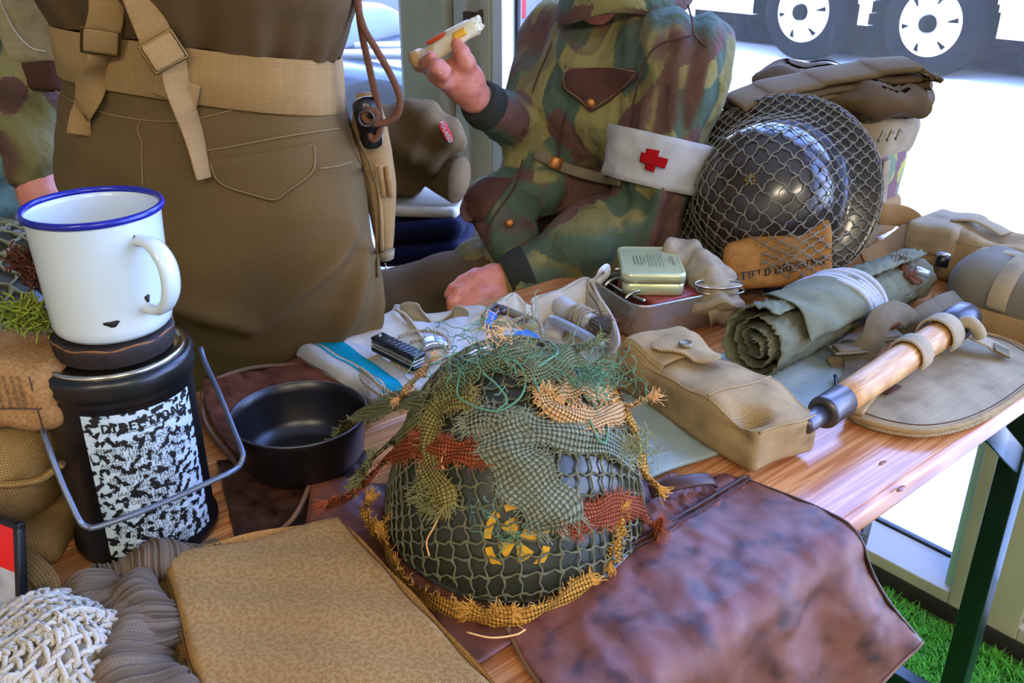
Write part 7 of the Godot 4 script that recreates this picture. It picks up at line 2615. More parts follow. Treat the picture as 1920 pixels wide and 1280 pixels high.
	tube(bh, curve([ba, ba + bd * 0.012, ba + bd * 0.024, ba + bd * 0.036, bb], 16), PackedFloat32Array([0.012, 0.0145, 0.0152, 0.0152, 0.015, 0.0148, 0.0145, 0.0142, 0.014, 0.0138, 0.0136, 0.0133, 0.013, 0.0127, 0.0124, 0.012, 0.0115]), 20)
	put("handle", bh, M.white, br)
	var bc := MB.new()
	for i in 6:
		var p := ba + bd * (0.034 + i * 0.0056)
		var ring := PackedVector3Array()
		var s1 := bd.cross(Vector3.UP).normalized()
		var s2 := s1.cross(bd)
		for q in 20:
			ring.append(p + (s1 * cos(q * TAU / 20) + s2 * sin(q * TAU / 20)) * 0.0150 + bd * 0.0035 * sin(q * TAU / 20 + i))
		tube(bc, ring, 0.0017, 6, true)
	put("binding", bc, M.rope, br)
	var bz := MB.new()
	for i in 420:
		var o := Vector3(rng.randfn(), rng.randfn(), rng.randfn()) * 0.0042
		wisp(bz, bb - bd * 0.004 + o, bd + o * 26.0, rng.randf_range(0.022, 0.034), 0.00045, 0.06, 3)
	put("bristles", bz, M.bristle, br, Transform3D.IDENTITY, true)
	var tu := MB.new()
	tube(tu, curve([Vector3(0.7793, 0.806, -0.8453), Vector3(0.7789, 0.81, -0.8292), Vector3(0.7728, 0.812, -0.7771), Vector3(0.7672, 0.81, -0.7349)], 20), PackedFloat32Array(range(21).map(func(i): return 0.0066 if i > 3 else 0.003 + i * 0.0012)), 16)
	var to := put("silver_tube", tu, M.silver, self)
	tag(to, "silver metal tube lying in front of the shaving brush", "tube")

	tins()


# point of a broken line through pts, u from 0 to 1
func curve_at(pts: Array, u: float) -> Vector3:
	var k := clampf(u, 0.0, 1.0) * (pts.size() - 1)
	var i := mini(int(k), pts.size() - 2)
	var s := k - i
	s = s * s * (3.0 - 2.0 * s)
	return pts[i].lerp(pts[i + 1], s)


# outline of a rectangle with round corners in a plane
func round_rect(c: Vector3, u: Vector3, w: Vector3, hu: float, hw: float, r: float) -> PackedVector3Array:
	var out := PackedVector3Array()
	for q in [[1, 1, 0.0], [-1, 1, PI / 2], [-1, -1, PI], [1, -1, PI * 1.5]]:
		for i in 7:
			var a: float = q[2] + i / 6.0 * PI / 2
			out.append(c + u * (q[0] * (hu - r) + cos(a) * r) + w * (q[1] * (hw - r) + sin(a) * r))
	return out


# a vessel wall over a rounded rectangle: rings of [height, outward offset]
func tray(mb: MB, c: Vector3, u: Vector3, w: Vector3, hu: float, hw: float, r: float, rings: Array, close := true) -> void:
	var at := mb.v.size()
	var n := 28
	for q in rings:
		var ol := round_rect(c + Vector3(0, q[0], 0), u, w, hu + q[1], hw + q[1], maxf(r + q[1], 0.001))
		for i in n:
			mb.vert(ol[i], i * 0.01, q[0])
	for j in rings.size() - 1:
		for i in n:
			var i2 := (i + 1) % n
			mb.quad(at + j * n + i, at + (j + 1) * n + i, at + (j + 1) * n + i2, at + j * n + i2)
	if close:
		for e in [0, rings.size() - 1]:
			var m := mb.vert(c + Vector3(0, rings[e][0], 0))
			for i in n:
				if e == 0:
					mb.tri(m, at + i, at + (i + 1) % n)
				else:
					mb.tri(m, at + e * n + (i + 1) % n, at + e * n + i)


func tins() -> void:
	# mess tin: long side runs away to the right
	var fl := Vector3(0.851, 0.832, -0.7527)     # front left corner of the rim
	var u := (Vector3(0.9634, 0.832, -0.7256) - fl).normalized()
	var w := (Vector3(0.8828, 0.832, -0.8723) - fl).normalized()
	w = (w - u * w.dot(u)).normalized()
	var c := fl + u * 0.085 + w * 0.062
	c.y = TB
	var t := thing("mess_tin", "steel mess tin with folded wire handles, a red-brown slab inside", "mess tin", c)
	var mb := MB.new()
	tray(mb, c, u, w, 0.085, 0.062, 0.026, [[0.001, -0.006], [0.004, -0.002], [0.048, 0.0], [0.051, 0.0015], [0.054, 0.0015], [0.054, -0.0005], [0.050, -0.0018], [0.028, -0.003], [0.027, -0.006]])
	put("pan", mb, M.steel, t)
	var r2 := MB.new()
	tray(r2, c, u, w, 0.078, 0.055, 0.022, [[0.030, 0.0], [0.047, 0.0], [0.050, 0.001], [0.050, -0.001], [0.036, -0.002]], false)
	put("inner_pan", r2, M.gunmetal, t)
	var sl := MB.new()
	tray(sl, c + u * 0.012 - w * 0.004, u, w, 0.066, 0.048, 0.012, [[0.030, 0.0], [0.051, 0.0], [0.0525, -0.0015], [0.0528, -0.004]])
	put("slab", sl, M.redbrown, t)
	var hn := MB.new()
	for s in [-0.024, 0.028]:
		tube(hn, curve([c + u * (-0.080) + w * s + Vector3(0, 0.052, 0), c + u * (-0.072) + w * s + Vector3(0, 0.058, 0), c + u * (-0.05) + w * s + Vector3(0, 0.060, 0), c + u * 0.02 + w * s + Vector3(0, 0.056, 0)], 16), 0.0024, 8)
	tube(hn, curve([c + u * (-0.066) - w * 0.05 + Vector3(0, 0.056, 0), c + u * (-0.07) - w * 0.01 + Vector3(0, 0.053, 0), c + u * (-0.070) + w * 0.03 + Vector3(0, 0.053, 0)], 12), 0.0024, 8)
	tube(hn, [c - u * 0.045 + w * 0.058 + Vector3(0, 0.060, 0), c - u * 0.002 + w * 0.060 + Vector3(0, 0.061, 0)], 0.0026, 8)
	put("wire_handle", hn, M.chrome, t)
	var tp := MB.new()
	var tc := Vector3(0.893, 0.842, -0.8682)
	strap(tp, curve([Vector3(0.8683, 0.832, -0.8576), Vector3(0.8737, 0.84, -0.8529), Vector3(0.8735, 0.854, -0.843), Vector3(0.8836, 0.856, -0.8439), Vector3(0.8855, 0.846, -0.8442), Vector3(0.8799, 0.836, -0.8505), Vector3(0.8773, 0.833, -0.852)], 30), (-FW * 0.8 + RT * 0.6).normalized(), 0.012, 0.0012)
	var tpo := put("white_tape", tp, M.whitetape, self)
	tag(tpo, "curled white cloth tape on the left rim of the mess tin", "tape")

	var k := thing("tobacco_tin", "shallow greenish gold tin with printed lid lying on the mess tin", "tin", Vector3(0.9695, 0.84, -0.8332))
	var a := Vector3(0.8656, 0.865, -0.7958)
	var tu := (Vector3(0.9255, 0.865, -0.7426) - a).normalized()
	var tw := (Vector3(0.9714, 0.865, -0.8808) - a).normalized()
	tw = (tw - tu * tw.dot(tu)).normalized()
	var kc := a + tu * 0.043 + tw * 0.058
	kc.y = TB + 0.0535
	var bt := MB.new()
	tray(bt, kc, tu, tw, 0.0415, 0.0555, 0.011, [[0.0, -0.002], [0.001, 0.0], [0.018, 0.0]])
	put("box", bt, M.tin, k)
	var ld := MB.new()
	tray(ld, kc, tu, tw, 0.0425, 0.0565, 0.0115, [[0.0175, -0.0006], [0.0175, 0.0006], [0.029, 0.0008], [0.0310, -0.0006], [0.0318, -0.003], [0.0302, -0.0052], [0.0302, -0.0056]])
	put("lid", ld, M.tin, k)
	var pr := MB.new()
	var o := kc + Vector3(0, 0.0307, 0)
	var rowx := -0.028
	var n := 0
	for r in ["Saint George", "by appointment", "No. 4", "FINE CUT  MIXED FOR THE PIPE OR CIGARETTE", "packed in this airtight tin and kept in good", "condition for the use of those abroad", "keep the lid closed in damp places when", "opened and store the tin flat away from", "damp  sealed by hand", "NET  WEIGHT  TWO  OUNCES", "DUTY  FREE  STORES  ONLY", "FOR  THE  USE  OF  FORCES"]:
		var x0 := 0.030 - n * 0.0048
		letters(pr, r, [0.0048, 0.0024][int(n > 0)], func(x, y): return o + tu * (x0 - y) * 1.0 + tw * (-x * 0.95) * (1.0 if n < 3 else 0.9), "Droid Sans", n > 8)
		n += 1
	put("print", pr, M.tinprint, k)

	# cream cloth bag with a wire rim behind the tin
	var b := thing("cloth_bag", "crumpled cream cloth bag with a wire rimmed mouth behind the mess tin", "bag", Vector3(1.0267, 0.78, -0.7516))
	var p0 := Vector3(1.0042, 0.8479, -0.8341)
	var p1 := Vector3(1.0098, 0.8443, -0.7838)
	var p2 := Vector3(0.9862, 0.8283, -0.7362)
	var p3 := Vector3(0.9697, 0.8042, -0.7138)
	var bag := MB.new()
	tube(bag, curve([p0, p1, p2, p3], 40), PackedFloat32Array(range(41).map(func(i): return lerpf(0.028, 0.034, i / 40.0) * (1.0 + 0.05 * sin(i * 0.9) + 0.06 * sin(i * 0.37)))), 36)
	for i in bag.v.size():
		var q := bag.v[i]
		q += Vector3(sin(q.y * 130.0), sin(q.x * 140.0 + q.z * 90.0), sin(q.y * 160.0 + q.x * 60.0)) * 0.003
		q.y = maxf(q.y, TB + 0.002)
		bag.v[i] = q
	put("body", bag, M.bagcloth, b)
	var fo := MB.new()
	sheet(fo, 24, 12, func(u2, v2): return Vector3(0.9631, 0.784, -0.72).lerp(Vector3(1.0018, 0.8, -0.6993), u2).lerp(Vector3(0.9588, 0.8193, -0.725).lerp(Vector3(0.9897, 0.8246, -0.7021), u2), v2) + Vector3(0, 0.006 * sin(u2 * 9.0), 0) - FW * 0.01 * sin(v2 * PI), 0.08, 0.06, 0.002)
	put("hem", fo, M.bagcloth, b)
	var wr := MB.new()
	var wc := Vector3(0.9729, 0.8472, -0.7186)
	for s in 2:
		var ring := PackedVector3Array()
		for i in 24:
			var q := i * TAU / 24
			ring.append(wc + RT * cos(q) * 0.032 + FW * sin(q) * 0.012 + Vector3(0, 0.002 * sin(q) - s * 0.009, 0) + RT * s * 0.003)
		tube(wr, ring, 0.0012, 6, true)
	put("wire_rim", wr, M.chrome, b)
	var mo := MB.new()
	var mr := []
	for i in 24:
		var q := i * TAU / 24
		mr.append(wc + RT * cos(q) * 0.031 + FW * sin(q) * 0.0115 + Vector3(0, -0.002, 0))
	slab(mo, mr, Vector3.UP, 0.002)
	put("mouth", mo, M.bagcloth, b)


# ---------------------------------------------------------------- right end of the table

func build_right_things() -> void:
	pouch()
	tarp_roll()
	shallow_helmet()
	pack()
	rear_pouch()
	water_bottle()
	tool_and_cover()


func pouch() -> void:
	var cv := MB.new()
	sheet(cv, 40, 30, func(u, v):
		var p := Vector3(0.6172, 0.78, -0.5187).lerp(Vector3(0.769, 0.78, -0.7142), v).lerp(Vector3(0.9635, 0.78, -0.4624).lerp(Vector3(1.0617, 0.78, -0.5911), v), u)
		return Vector3(p.x, TB + 0.0045 + 0.0012 * sin(u * 20.0) + 0.0012 * sin(v * 14.0 + u * 8.0), p.z), 0.45, 0.22, 0.003)
	var co := put("pale_canvas", cv, M.bluecanvas, self)
	tag(co, "flat pale blue-green canvas lying under the tan pouch and rolled tarpaulin", "canvas")
	var near := Vector3(0.6983, 0.78, -0.454)
	var w := (Vector3(0.7919, 0.78, -0.4413) - near).normalized()
	var l := Vector3(-w.z, 0, w.x)
	if l.z > 0:
		l = -l
	w = Vector3(-l.z, 0, l.x)
	var W := 0.098
	var L := 0.226
	var H := 0.054
	var c := near + w * W * 0.5 + l * L * 0.5 + Vector3(0, 0.006, 0)
	var t := thing("canvas_pouch", "long tan webbing pouch with buttoned flap beside the netted helmet", "pouch", c)
	var xf := Transform3D(Basis(w, Vector3.UP, -l), c + Vector3(0, H * 0.5, 0))
	var bend := func(p: Vector3) -> Vector3:
		var q := p
		# the dented near corner, the sagging top, crumples on the near part
		var d := Vector2(p.x + W * 0.30, p.z - L * 0.39)
		if p.y > -0.01:
			q.y -= 0.021 * exp(-d.length_squared() / 0.00016) * smoothstep(0.0, H * 0.5, p.y)
		q.x += 0.009 * exp(-pow((p.z - L * 0.40) / 0.016, 2)) * exp(-pow((p.y - 0.014) / 0.012, 2)) * clampf(-p.x * 40.0, 0.0, 1.0)
		q.y += smoothstep(0.0, H * 0.5, p.y) * (0.0035 * sin(p.z * 46.0) + 0.002 * sin(p.z * 90.0 + p.x * 60.0) + 0.006 * (1.0 - pow(p.x / (W * 0.5), 2)) - 0.004 * smoothstep(0.3, 1.0, p.z / (L * 0.5)))
		q.x += clampf(absf(p.x) * 30.0, 0, 1) * signf(p.x) * (0.0025 * sin(p.z * 30.0) - 0.003)
		q.z += 0.003 * sin(p.x * 50.0 + p.y * 40.0)
		return q
	var mb := MB.new()
	rbox(mb, Vector3(W, H, L), 0.009, 34, bend)
	put("body", mb, M.pouch, t, xf)
	var top := func(x: float, z: float, lift: float) -> Vector3: return bend.call(Vector3(x, H * 0.5, z)) + Vector3(0, lift, 0)
	# seams: along the near top edge, across the top where the end piece is sewn on, down the side
	var se := MB.new()
	var a := PackedVector3Array()
	var b := PackedVector3Array()
	var d2 := PackedVector3Array()
	var e := PackedVector3Array()
	for i in 41:
		var s := i / 40.0
		a.append(bend.call(Vector3(-W * 0.5 + 0.003, H * 0.5 - 0.003, lerpf(-L * 0.42, L * 0.47, s))) + Vector3(0, 0.001, 0))
		b.append(top.call(lerpf(-W * 0.47, W * 0.47, s), L * 0.19, 0.0002))
		e.append(bend.call(Vector3(lerpf(-W * 0.44, W * 0.43, s), H * 0.5 - 0.004, L * 0.5 - 0.002)) + Vector3(0, 0.0012, 0.001))
		d2.append(bend.call(Vector3(W * 0.5 - 0.003, H * 0.5 - 0.003, lerpf(-L * 0.42, L * 0.47, s))) + Vector3(0, 0.001, 0))
	for q in [a, b, d2, e]:
		se = MB.new()
		tube(se, q, 0.0013, 5)
		put("seam", se, M.pouch, t, xf)
	# flap over the far third, with a tab and press stud
	var fl := MB.new()
	sheet(fl, 30, 20, func(u, v):
		var x := lerpf(-W * 0.54, W * 0.54, u)
		var z := lerpf(-L * 0.52, -L * 0.17, v)
		var drop := 0.022 * pow(maxf(0.0, absf(x) / (W * 0.5) - 0.86) / 0.14, 1.5) + 0.02 * pow(maxf(0.0, -z / (L * 0.5) - 0.9) / 0.1, 1.5)
		return top.call(clampf(x, -W * 0.48, W * 0.48), z, 0.006 + 0.004 * sin(v * 3.0) - drop) + Vector3(x - clampf(x, -W * 0.48, W * 0.48), 0, 0), 0.1, 0.09, 0.003)
	put("flap", fl, M.pouch, t, xf)
	var tb := MB.new()
	var out := []
	for q in [[-0.030, -0.072], [0.018, -0.082], [0.040, -0.066], [0.036, -0.040], [0.030, -0.016], [0.006, -0.010], [-0.010, -0.022], [-0.014, -0.036], [-0.034, -0.056]]:
		out.append(Vector3(q[0], 0, q[1]))
	var cc := curve(out, 40, true)
	var tp := []
	for p in cc:
		tp.append(top.call(p.x, p.z, 0.0105 + 0.003 * sin(p.z * 80.0)))
	slab(tb, tp, Vector3.UP, 0.003, 0.03)
	put("tab", tb, M.pouch, t, xf)
	var st := MB.new()
	lathe(st, [Vector2(0.0085, 0.0), Vector2(0.0082, 0.0022), Vector2(0.0066, 0.0032), Vector2(0.0060, 0.0022), Vector2(0.0, 0.0026)], 24)
	put("press_stud", st, M.dullbrass, t, xf * Transform3D(Basis.IDENTITY, top.call(0.002, -0.050, 0.0135)))


func tarp_roll() -> void:
	var t := thing("rolled_tarpaulin", "rolled olive green tarpaulin bound with white cord", "tarpaulin", Vector3(1.07, TB, -0.595))
	var x0 := 0.888
	var x1 := 1.262
	var nz := FastNoiseLite.new()
	nz.frequency = 12.0
	nz.fractal_octaves = 3
	var mb := MB.new()
	sheet(mb, 70, 200, func(u, v):
		var a: float = v * TAU * 3.4 + 1.2
		var r := lerpf(0.0445, 0.008, pow(v, 0.9)) * lerpf(1.04, 0.86, u)
		r *= 1.0 + 0.05 * nz.get_noise_2d(u * 0.9, a * 0.15) + 0.12 * v * sin(a * 2.0 + 1.0)
		var x: float = lerpf(x0, x1, u) + 0.012 * sin(a * 0.9) * (1.0 - u) + 0.008 * nz.get_noise_2d(a, 3.0)
		r -= 0.006 * exp(-pow((x - 1.085) / 0.02, 2)) * (1.0 - v)
		r += (0.003 * sin(x * 160.0 + a * 3.0) * nz.get_noise_2d(x * 3.0, a) * 2.0) * (1.0 - v * 0.5)
		return Vector3(x, TB + 0.046 + sin(a) * r * 0.98, -0.595 + cos(a) * r * 1.12), 0.37, 1.0, 0.0016)
	put("sheet", mb, M.tarp, t)
	var fe := MB.new()
	sheet(fe, 30, 20, func(u, v):
		var a: float = lerpf(0.25, 2.3, v)
		var x := lerpf(0.925 + 0.02 * v, 1.075, u)
		var r := 0.0475 + 0.002 * sin(x * 90.0 + a * 5.0)
		return Vector3(x, TB + 0.046 + sin(a) * r, -0.595 + cos(a) * r * 1.12), 0.15, 0.1, 0.0016)
	put("outer_flap", fe, M.tarp, t)
	var en := MB.new()
	flesh(en, [[Vector3(1.25, TB + 0.040, -0.595), 0.034, Vector3(1.285, TB + 0.030, -0.60), 0.020]], 0.005, 0.01, func(p, g): return 0.003 * sin(p.y * 200.0 + p.z * 150.0))
	put("gathered_end", en, M.tarp, t)
	var wc := MB.new()
	for k in 6:
		var ring := PackedVector3Array()
		for i in 40:
			var a := i * TAU / 40
			ring.append(Vector3(1.040 + k * 0.0082 + 0.020 * cos(a) + 0.004 * sin(a * 2.0 + k), TB + 0.0465 + sin(a) * (0.0468 + 0.0012 * sin(k * 2.0 + a * 3.0)), -0.595 + cos(a) * 0.0525))
		tube(wc, ring, 0.0042, 8, true)
	put("white_cord", wc, M.whitecord, t)

	var k := thing("frayed_cord", "frayed brown cord with a silver tip on the rolled tarpaulin's far end", "cord", Vector3(1.2082, 0.8448, -0.5732))
	var kc := MB.new()
	for q in [[Vector3(1.2133, 0.8595, -0.5924), Vector3(1.1981, 0.855, -0.5736), Vector3(1.1989, 0.8468, -0.5607), Vector3(1.2093, 0.8396, -0.5548)], [Vector3(1.1877, 0.8468, -0.5702), Vector3(1.1942, 0.8539, -0.5618), Vector3(1.2115, 0.8584, -0.5643)], [Vector3(1.1981, 0.8566, -0.5818), Vector3(1.1905, 0.8453, -0.5597), Vector3(1.2008, 0.8401, -0.555)]]:
		tube(kc, curve(q, 14), 0.0032, 6)
	for i in 60:
		wisp(kc, Vector3(1.2049, 0.8582, -0.5843) + Vector3(rng.randfn(), rng.randfn(), rng.randfn()) * 0.006, Vector3(rng.randfn(), rng.randfn(), rng.randfn()), 0.014, 0.0006, 0.6, 3)
	put("cord", kc, M.lanyard, k)
	var kt := MB.new()
	tube(kt, [Vector3(1.2023, 0.8561, -0.5636), Vector3(1.2141, 0.8508, -0.5503)], PackedFloat32Array([0.006, 0.0058]), 12)
	put("tip", kt, M.silver, k)
	var bv := MB.new()
	tube(bv, [Vector3(1.3118, 0.8303, -0.5781), Vector3(1.318, 0.8431, -0.5806), Vector3(1.3195, 0.846, -0.5811)], PackedFloat32Array([0.009, 0.0095, 0.008]), 14)
	var bo := thing("small_bottle", "small dark bottle with a grey cap behind the felt water bottle", "bottle", Vector3(1.3118, 0.8303, -0.5781))
	put("body", bv, M.horn, bo)
	var bc := MB.new()
	tube(bc, [Vector3(1.318, 0.8431, -0.5806), Vector3(1.3207, 0.8481, -0.5814)], 0.0102, 14)
	put("cap", bc, M.silver, bo)


func shallow_helmet() -> void:
	var c := Vector3(1.1811, 0.9157, -0.7983)
	var tc := (EYE - c).normalized()
	var left := -RT
	var up := left.cross(tc).normalized()
	if up.y < 0:
		up = -up
	var ax := (tc * 0.915 + (left * 0.80 + up * 0.60) * 0.40).normalized()
	var sd := ax.cross(up).normalized()
	var u2 := sd.cross(ax).normalized()
	var xf := Transform3D(Basis(sd, ax, sd.cross(ax)), c - ax * 0.02)
	var t := thing("brimmed_helmet", "dark shallow steel helmet with wide brim under a wide net, leaning upright", "helmet", c - Vector3(0, 0.14, 0))
	var prof := [Vector2(0.1575, -0.002), Vector2(0.1585, 0.001), Vector2(0.156, 0.003), Vector2(0.145, 0.0045), Vector2(0.128, 0.008), Vector2(0.116, 0.013), Vector2(0.110, 0.022), Vector2(0.107, 0.034), Vector2(0.103, 0.050), Vector2(0.095, 0.067), Vector2(0.082, 0.083), Vector2(0.064, 0.096), Vector2(0.042, 0.105), Vector2(0.02, 0.1095), Vector2(0.0, 0.1105)]
	var sm := PackedVector2Array()
	for i in 57:
		var q := i / 4
		var s := (i % 4) / 4.0
		var p0: Vector2 = prof[maxi(q - 1, 0)]
		var p1: Vector2 = prof[q]
		var p2: Vector2 = prof[mini(q + 1, 14)]
		var p3: Vector2 = prof[mini(q + 2, 14)]
		sm.append(p1.cubic_interpolate(p2, p0, p3, s))
	var mb := MB.new()
	lathe(mb, Array(sm), 120)
	put("shell", mb, M.tommy, t, xf)
	var inn := MB.new()
	lathe(inn, [Vector2(0.156, -0.002), Vector2(0.112, 0.008), Vector2(0.10, 0.04), Vector2(0.06, 0.09), Vector2(0.0, 0.104)], 60)
	put("inside", inn, M.tommy, t, xf)
	# netting, bridging from crown to brim; it rides over the dressing tucked under it
	var dc := xf.affine_inverse() * Vector3(1.1084, 0.8516, -0.7267)
	var netp := [Vector2(0.0, 0.1135), Vector2(0.03, 0.111), Vector2(0.06, 0.101), Vector2(0.085, 0.085), Vector2(0.103, 0.062), Vector2(0.114, 0.040), Vector2(0.126, 0.022), Vector2(0.143, 0.010), Vector2(0.161, 0.004), Vector2(0.159, -0.006)]
	var nt := MB.new()
	dome_net(nt, func(ph, th):
		var f: float = clampf(ph / 1.5, 0.0, 1.0) * 8.99
		var i := int(f)
		var p: Vector2 = netp[i].lerp(netp[i + 1], f - i)
		var q := Vector3(cos(th) * p.x, p.y, sin(th) * p.x)
		var e := Vector2(q.x - dc.x, q.z - dc.z)
		q.y += maxf(0.0, dc.y + 0.019 - q.y) * exp(-pow(e.x / 0.075, 4) - pow(e.y / 0.045, 4))
		return q, 0.135, 0.0155, 0.00085, 0.65, 1.5)
	put("net", nt, M.net_dark, t, xf)
	var bd := MB.new()
	var bp := xf.affine_inverse() * Vector3(1.0724, 0.9592, -0.7578)
	for k in 7:
		var a := k * 0.9
		slab(bd, [Vector3(cos(a) * 0.003, 0, sin(a) * 0.003), Vector3(cos(a + 0.5) * 0.010, 0, sin(a + 0.5) * 0.009), Vector3(cos(a + 0.9) * 0.009, 0, sin(a + 0.9) * 0.010), Vector3(cos(a + 1.2) * 0.004, 0, sin(a + 1.2) * 0.004)], Vector3.UP, 0.0014)
	put("brass_stud", bd, M.brass, t, xf * Transform3D(Basis.IDENTITY, Vector3(0.001, 0.1106, 0.001)))

	var d := thing("field_dressing", "tan cloth packet printed FIELD DRESSING tucked under the net of the brimmed helmet", "dressing", Vector3(1.1002, 0.8129, -0.7172))
	var da := Vector3(1.0434, 0.8307, -0.7688)
	var db := Vector3(1.1629, 0.862, -0.6726)
	var du := (db - da).normalized()
	var dn := (EYE - (da + db) * 0.5).normalized()
	dn = (dn + Vector3.UP * 0.25).normalized()
	var dv := dn.cross(du).normalized()
	dn = du.cross(dv).normalized()
	var dx := Transform3D(Basis(du, dv, dn), Vector3(1.1107, 0.8516, -0.7247))
	var dm := MB.new()
	rbox(dm, Vector3(0.158, 0.074, 0.024), 0.0115, 12, func(p):
		var q: Vector3 = p
		q.y *= 1.0 + 0.22 * sin(p.x * 18.0 + 0.9)
		q.x += p.y * 0.22
		q.z += 0.0025 * sin(p.x * 90.0 + p.y * 60.0) + 0.002 * sin(p.y * 130.0)
		return q)
	put("packet", dm, M.dressing, d, dx)
	var le := MB.new()
	letters(le, "1st FIELD DRESSING", 0.0105, func(x, y): return Vector3(x * 0.95 - 0.010 + y * 0.2, -0.0215 + y, 0.0148 + 0.0025 * sin(x * 85.0)), "Droid Serif", true)
	put("lettering", le, M.ink, d, dx)


func pack() -> void:
	var o := Vector3(1.49, TB, -0.90)
	var t := thing("backpack", "tan canvas backpack with a camouflage front and webbing straps, behind the brimmed helmet", "backpack", o)
	var mb := MB.new()
	rbox(mb, Vector3(0.125, 0.20, 0.26), 0.03, 10, func(p): return p + Vector3(0.005 * sin(p.y * 40.0 + p.z * 30.0), 0, 0.004 * sin(p.y * 50.0)), o + Vector3(0, 0.10, 0))
	put("body", mb, M.packcamo, t)
	var fl := MB.new()
	rbox(fl, Vector3(0.142, 0.085, 0.275), 0.03, 12, func(p): return p + Vector3(0.004 * sin(p.z * 60.0 + p.y * 50.0), 0.003 * sin(p.z * 40.0), 0.003 * sin(p.y * 70.0)), o + Vector3(0, 0.183, 0))
	put("lid", fl, M.webpale, t)
	var lo := MB.new()
	rbox(lo, Vector3(0.132, 0.075, 0.265), 0.02, 6, null, o + Vector3(-0.004, 0.042, 0))
	put("lower_pocket", lo, M.web, t)
	for z in [-0.07, 0.118]:
		var st := MB.new()
		var sx := o + Vector3(-0.0, 0, z)
		strap(st, curve([sx + Vector3(-0.075, 0.16, 0), sx + Vector3(-0.074, 0.11, 0), sx + Vector3(-0.072, 0.05, 0), sx + Vector3(-0.073, 0.01, 0)], 10), Vector3(-1, 0, 0), 0.022, 0.003)
		var so := put("strap", st, M.webpale, t)
		var bu := MB.new()
		rbox(bu, Vector3(0.004, 0.020, 0.030), 0.0015, 1, null, sx + Vector3(-0.078, 0.092, 0))
		put("buckle", bu, M.dullbrass, so)
	var sd := MB.new()
	strap(sd, curve([o + Vector3(-0.035, 0.15, 0.136), o + Vector3(-0.035, 0.10, 0.140), o + Vector3(-0.05, 0.05, 0.15), o + Vector3(-0.085, 0.01, 0.15)], 12), Vector3(0, 0, 1), 0.020, 0.003)
	put("side_strap", sd, M.webpale, t)
	var sh := MB.new()
	strap(sh, curve([Vector3(1.4311, 0.8476, -0.7478), Vector3(1.4664, 0.8406, -0.7282), Vector3(1.4777, 0.8285, -0.7112), Vector3(1.4553, 0.8155, -0.7078), Vector3(1.4027, 0.7981, -0.7127), Vector3(1.3443, 0.7926, -0.7154)], 24), (EYE - Vector3(1.3976, 0.8392, -0.6988)).normalized(), 0.036, 0.004)
	put("shoulder_strap", sh, M.web, t)

	# flat cap and folded trousers on top
	var cp := thing("flat_beret", "flat dark brown wool beret lying on the backpack lid", "cap", o + Vector3(0, 0.225, 0.04))
	var cm := MB.new()
	flesh(cm, [[o + Vector3(-0.005, 0.250, -0.06), 0.090, o + Vector3(-0.01, 0.243, 0.075), 0.098, Vector3.UP, 2.7]], 0.007, 0.02, func(p, g): return 0.003 * sin(p.z * 70.0 + p.x * 40.0) + 0.002 * sin(p.x * 120.0))
	put("crown", cm, M.blouse, cp)
	var bt := MB.new()
	for k in 3:
		var q := [Vector3(1.3679, 0.9867, -0.7345), Vector3(1.3782, 0.9874, -0.7262), Vector3(1.3935, 0.9878, -0.7207)][k] as Vector3
		tube(bt, curve([q + Vector3(-0.006, -0.006, 0), q, q + Vector3(0.004, 0.008, 0), q + Vector3(0.008, 0.004, 0)], 8), 0.0025, 6)
	put("badge", bt, M.dullbrass, cp)
	var fo := thing("folded_trousers", "folded brown wool garment lying on top of the flat beret", "folded garment", o + Vector3(0, 0.275, 0))
	for k in 3:
		var fm := MB.new()
		var ring := [Vector3(1.2684, 1.0194, -0.9178), Vector3(1.3252, 1.0376, -0.9099), Vector3(1.4166, 1.0467, -0.8816), Vector3(1.5027, 1.0408, -0.8342), Vector3(1.5516, 1.0327, -0.7879), Vector3(1.5438, 1.0242, -0.7604)]
		var y := k * 0.014
		sheet(fm, 50, 14, func(u, v):
			var p: Vector3 = curve_at(ring, u) + FW * (v - 0.5) * 0.12 - RT * 0.02
			p.y = o.y + 0.272 + y + 0.004 * sin(u * 7.0 + k) - 0.055 * pow(1.0 - u, 2.0) * 1.0 - 0.012 * pow(absf(v - 0.45) * 2.0, 2.0) - 0.006 * k * pow(u, 4)
			return p + RT * (0.012 * sin(v * 5.0 + k * 1.3)), 0.35, 0.2, 0.0075)
		put("layer", fm, M.wool if k != 1 else M.blouse, fo)
	var fb := MB.new()
	var f0 := Vector3(1.4965, 1.0203, -0.7547) - Vector3(0, 0.004, 0)
	tube(fb, curve([f0 + FW * (-0.03), f0 + FW * 0.05, f0 + FW * 0.11], 10), 0.017, 14)
	put("fold", fb, M.wool, fo)


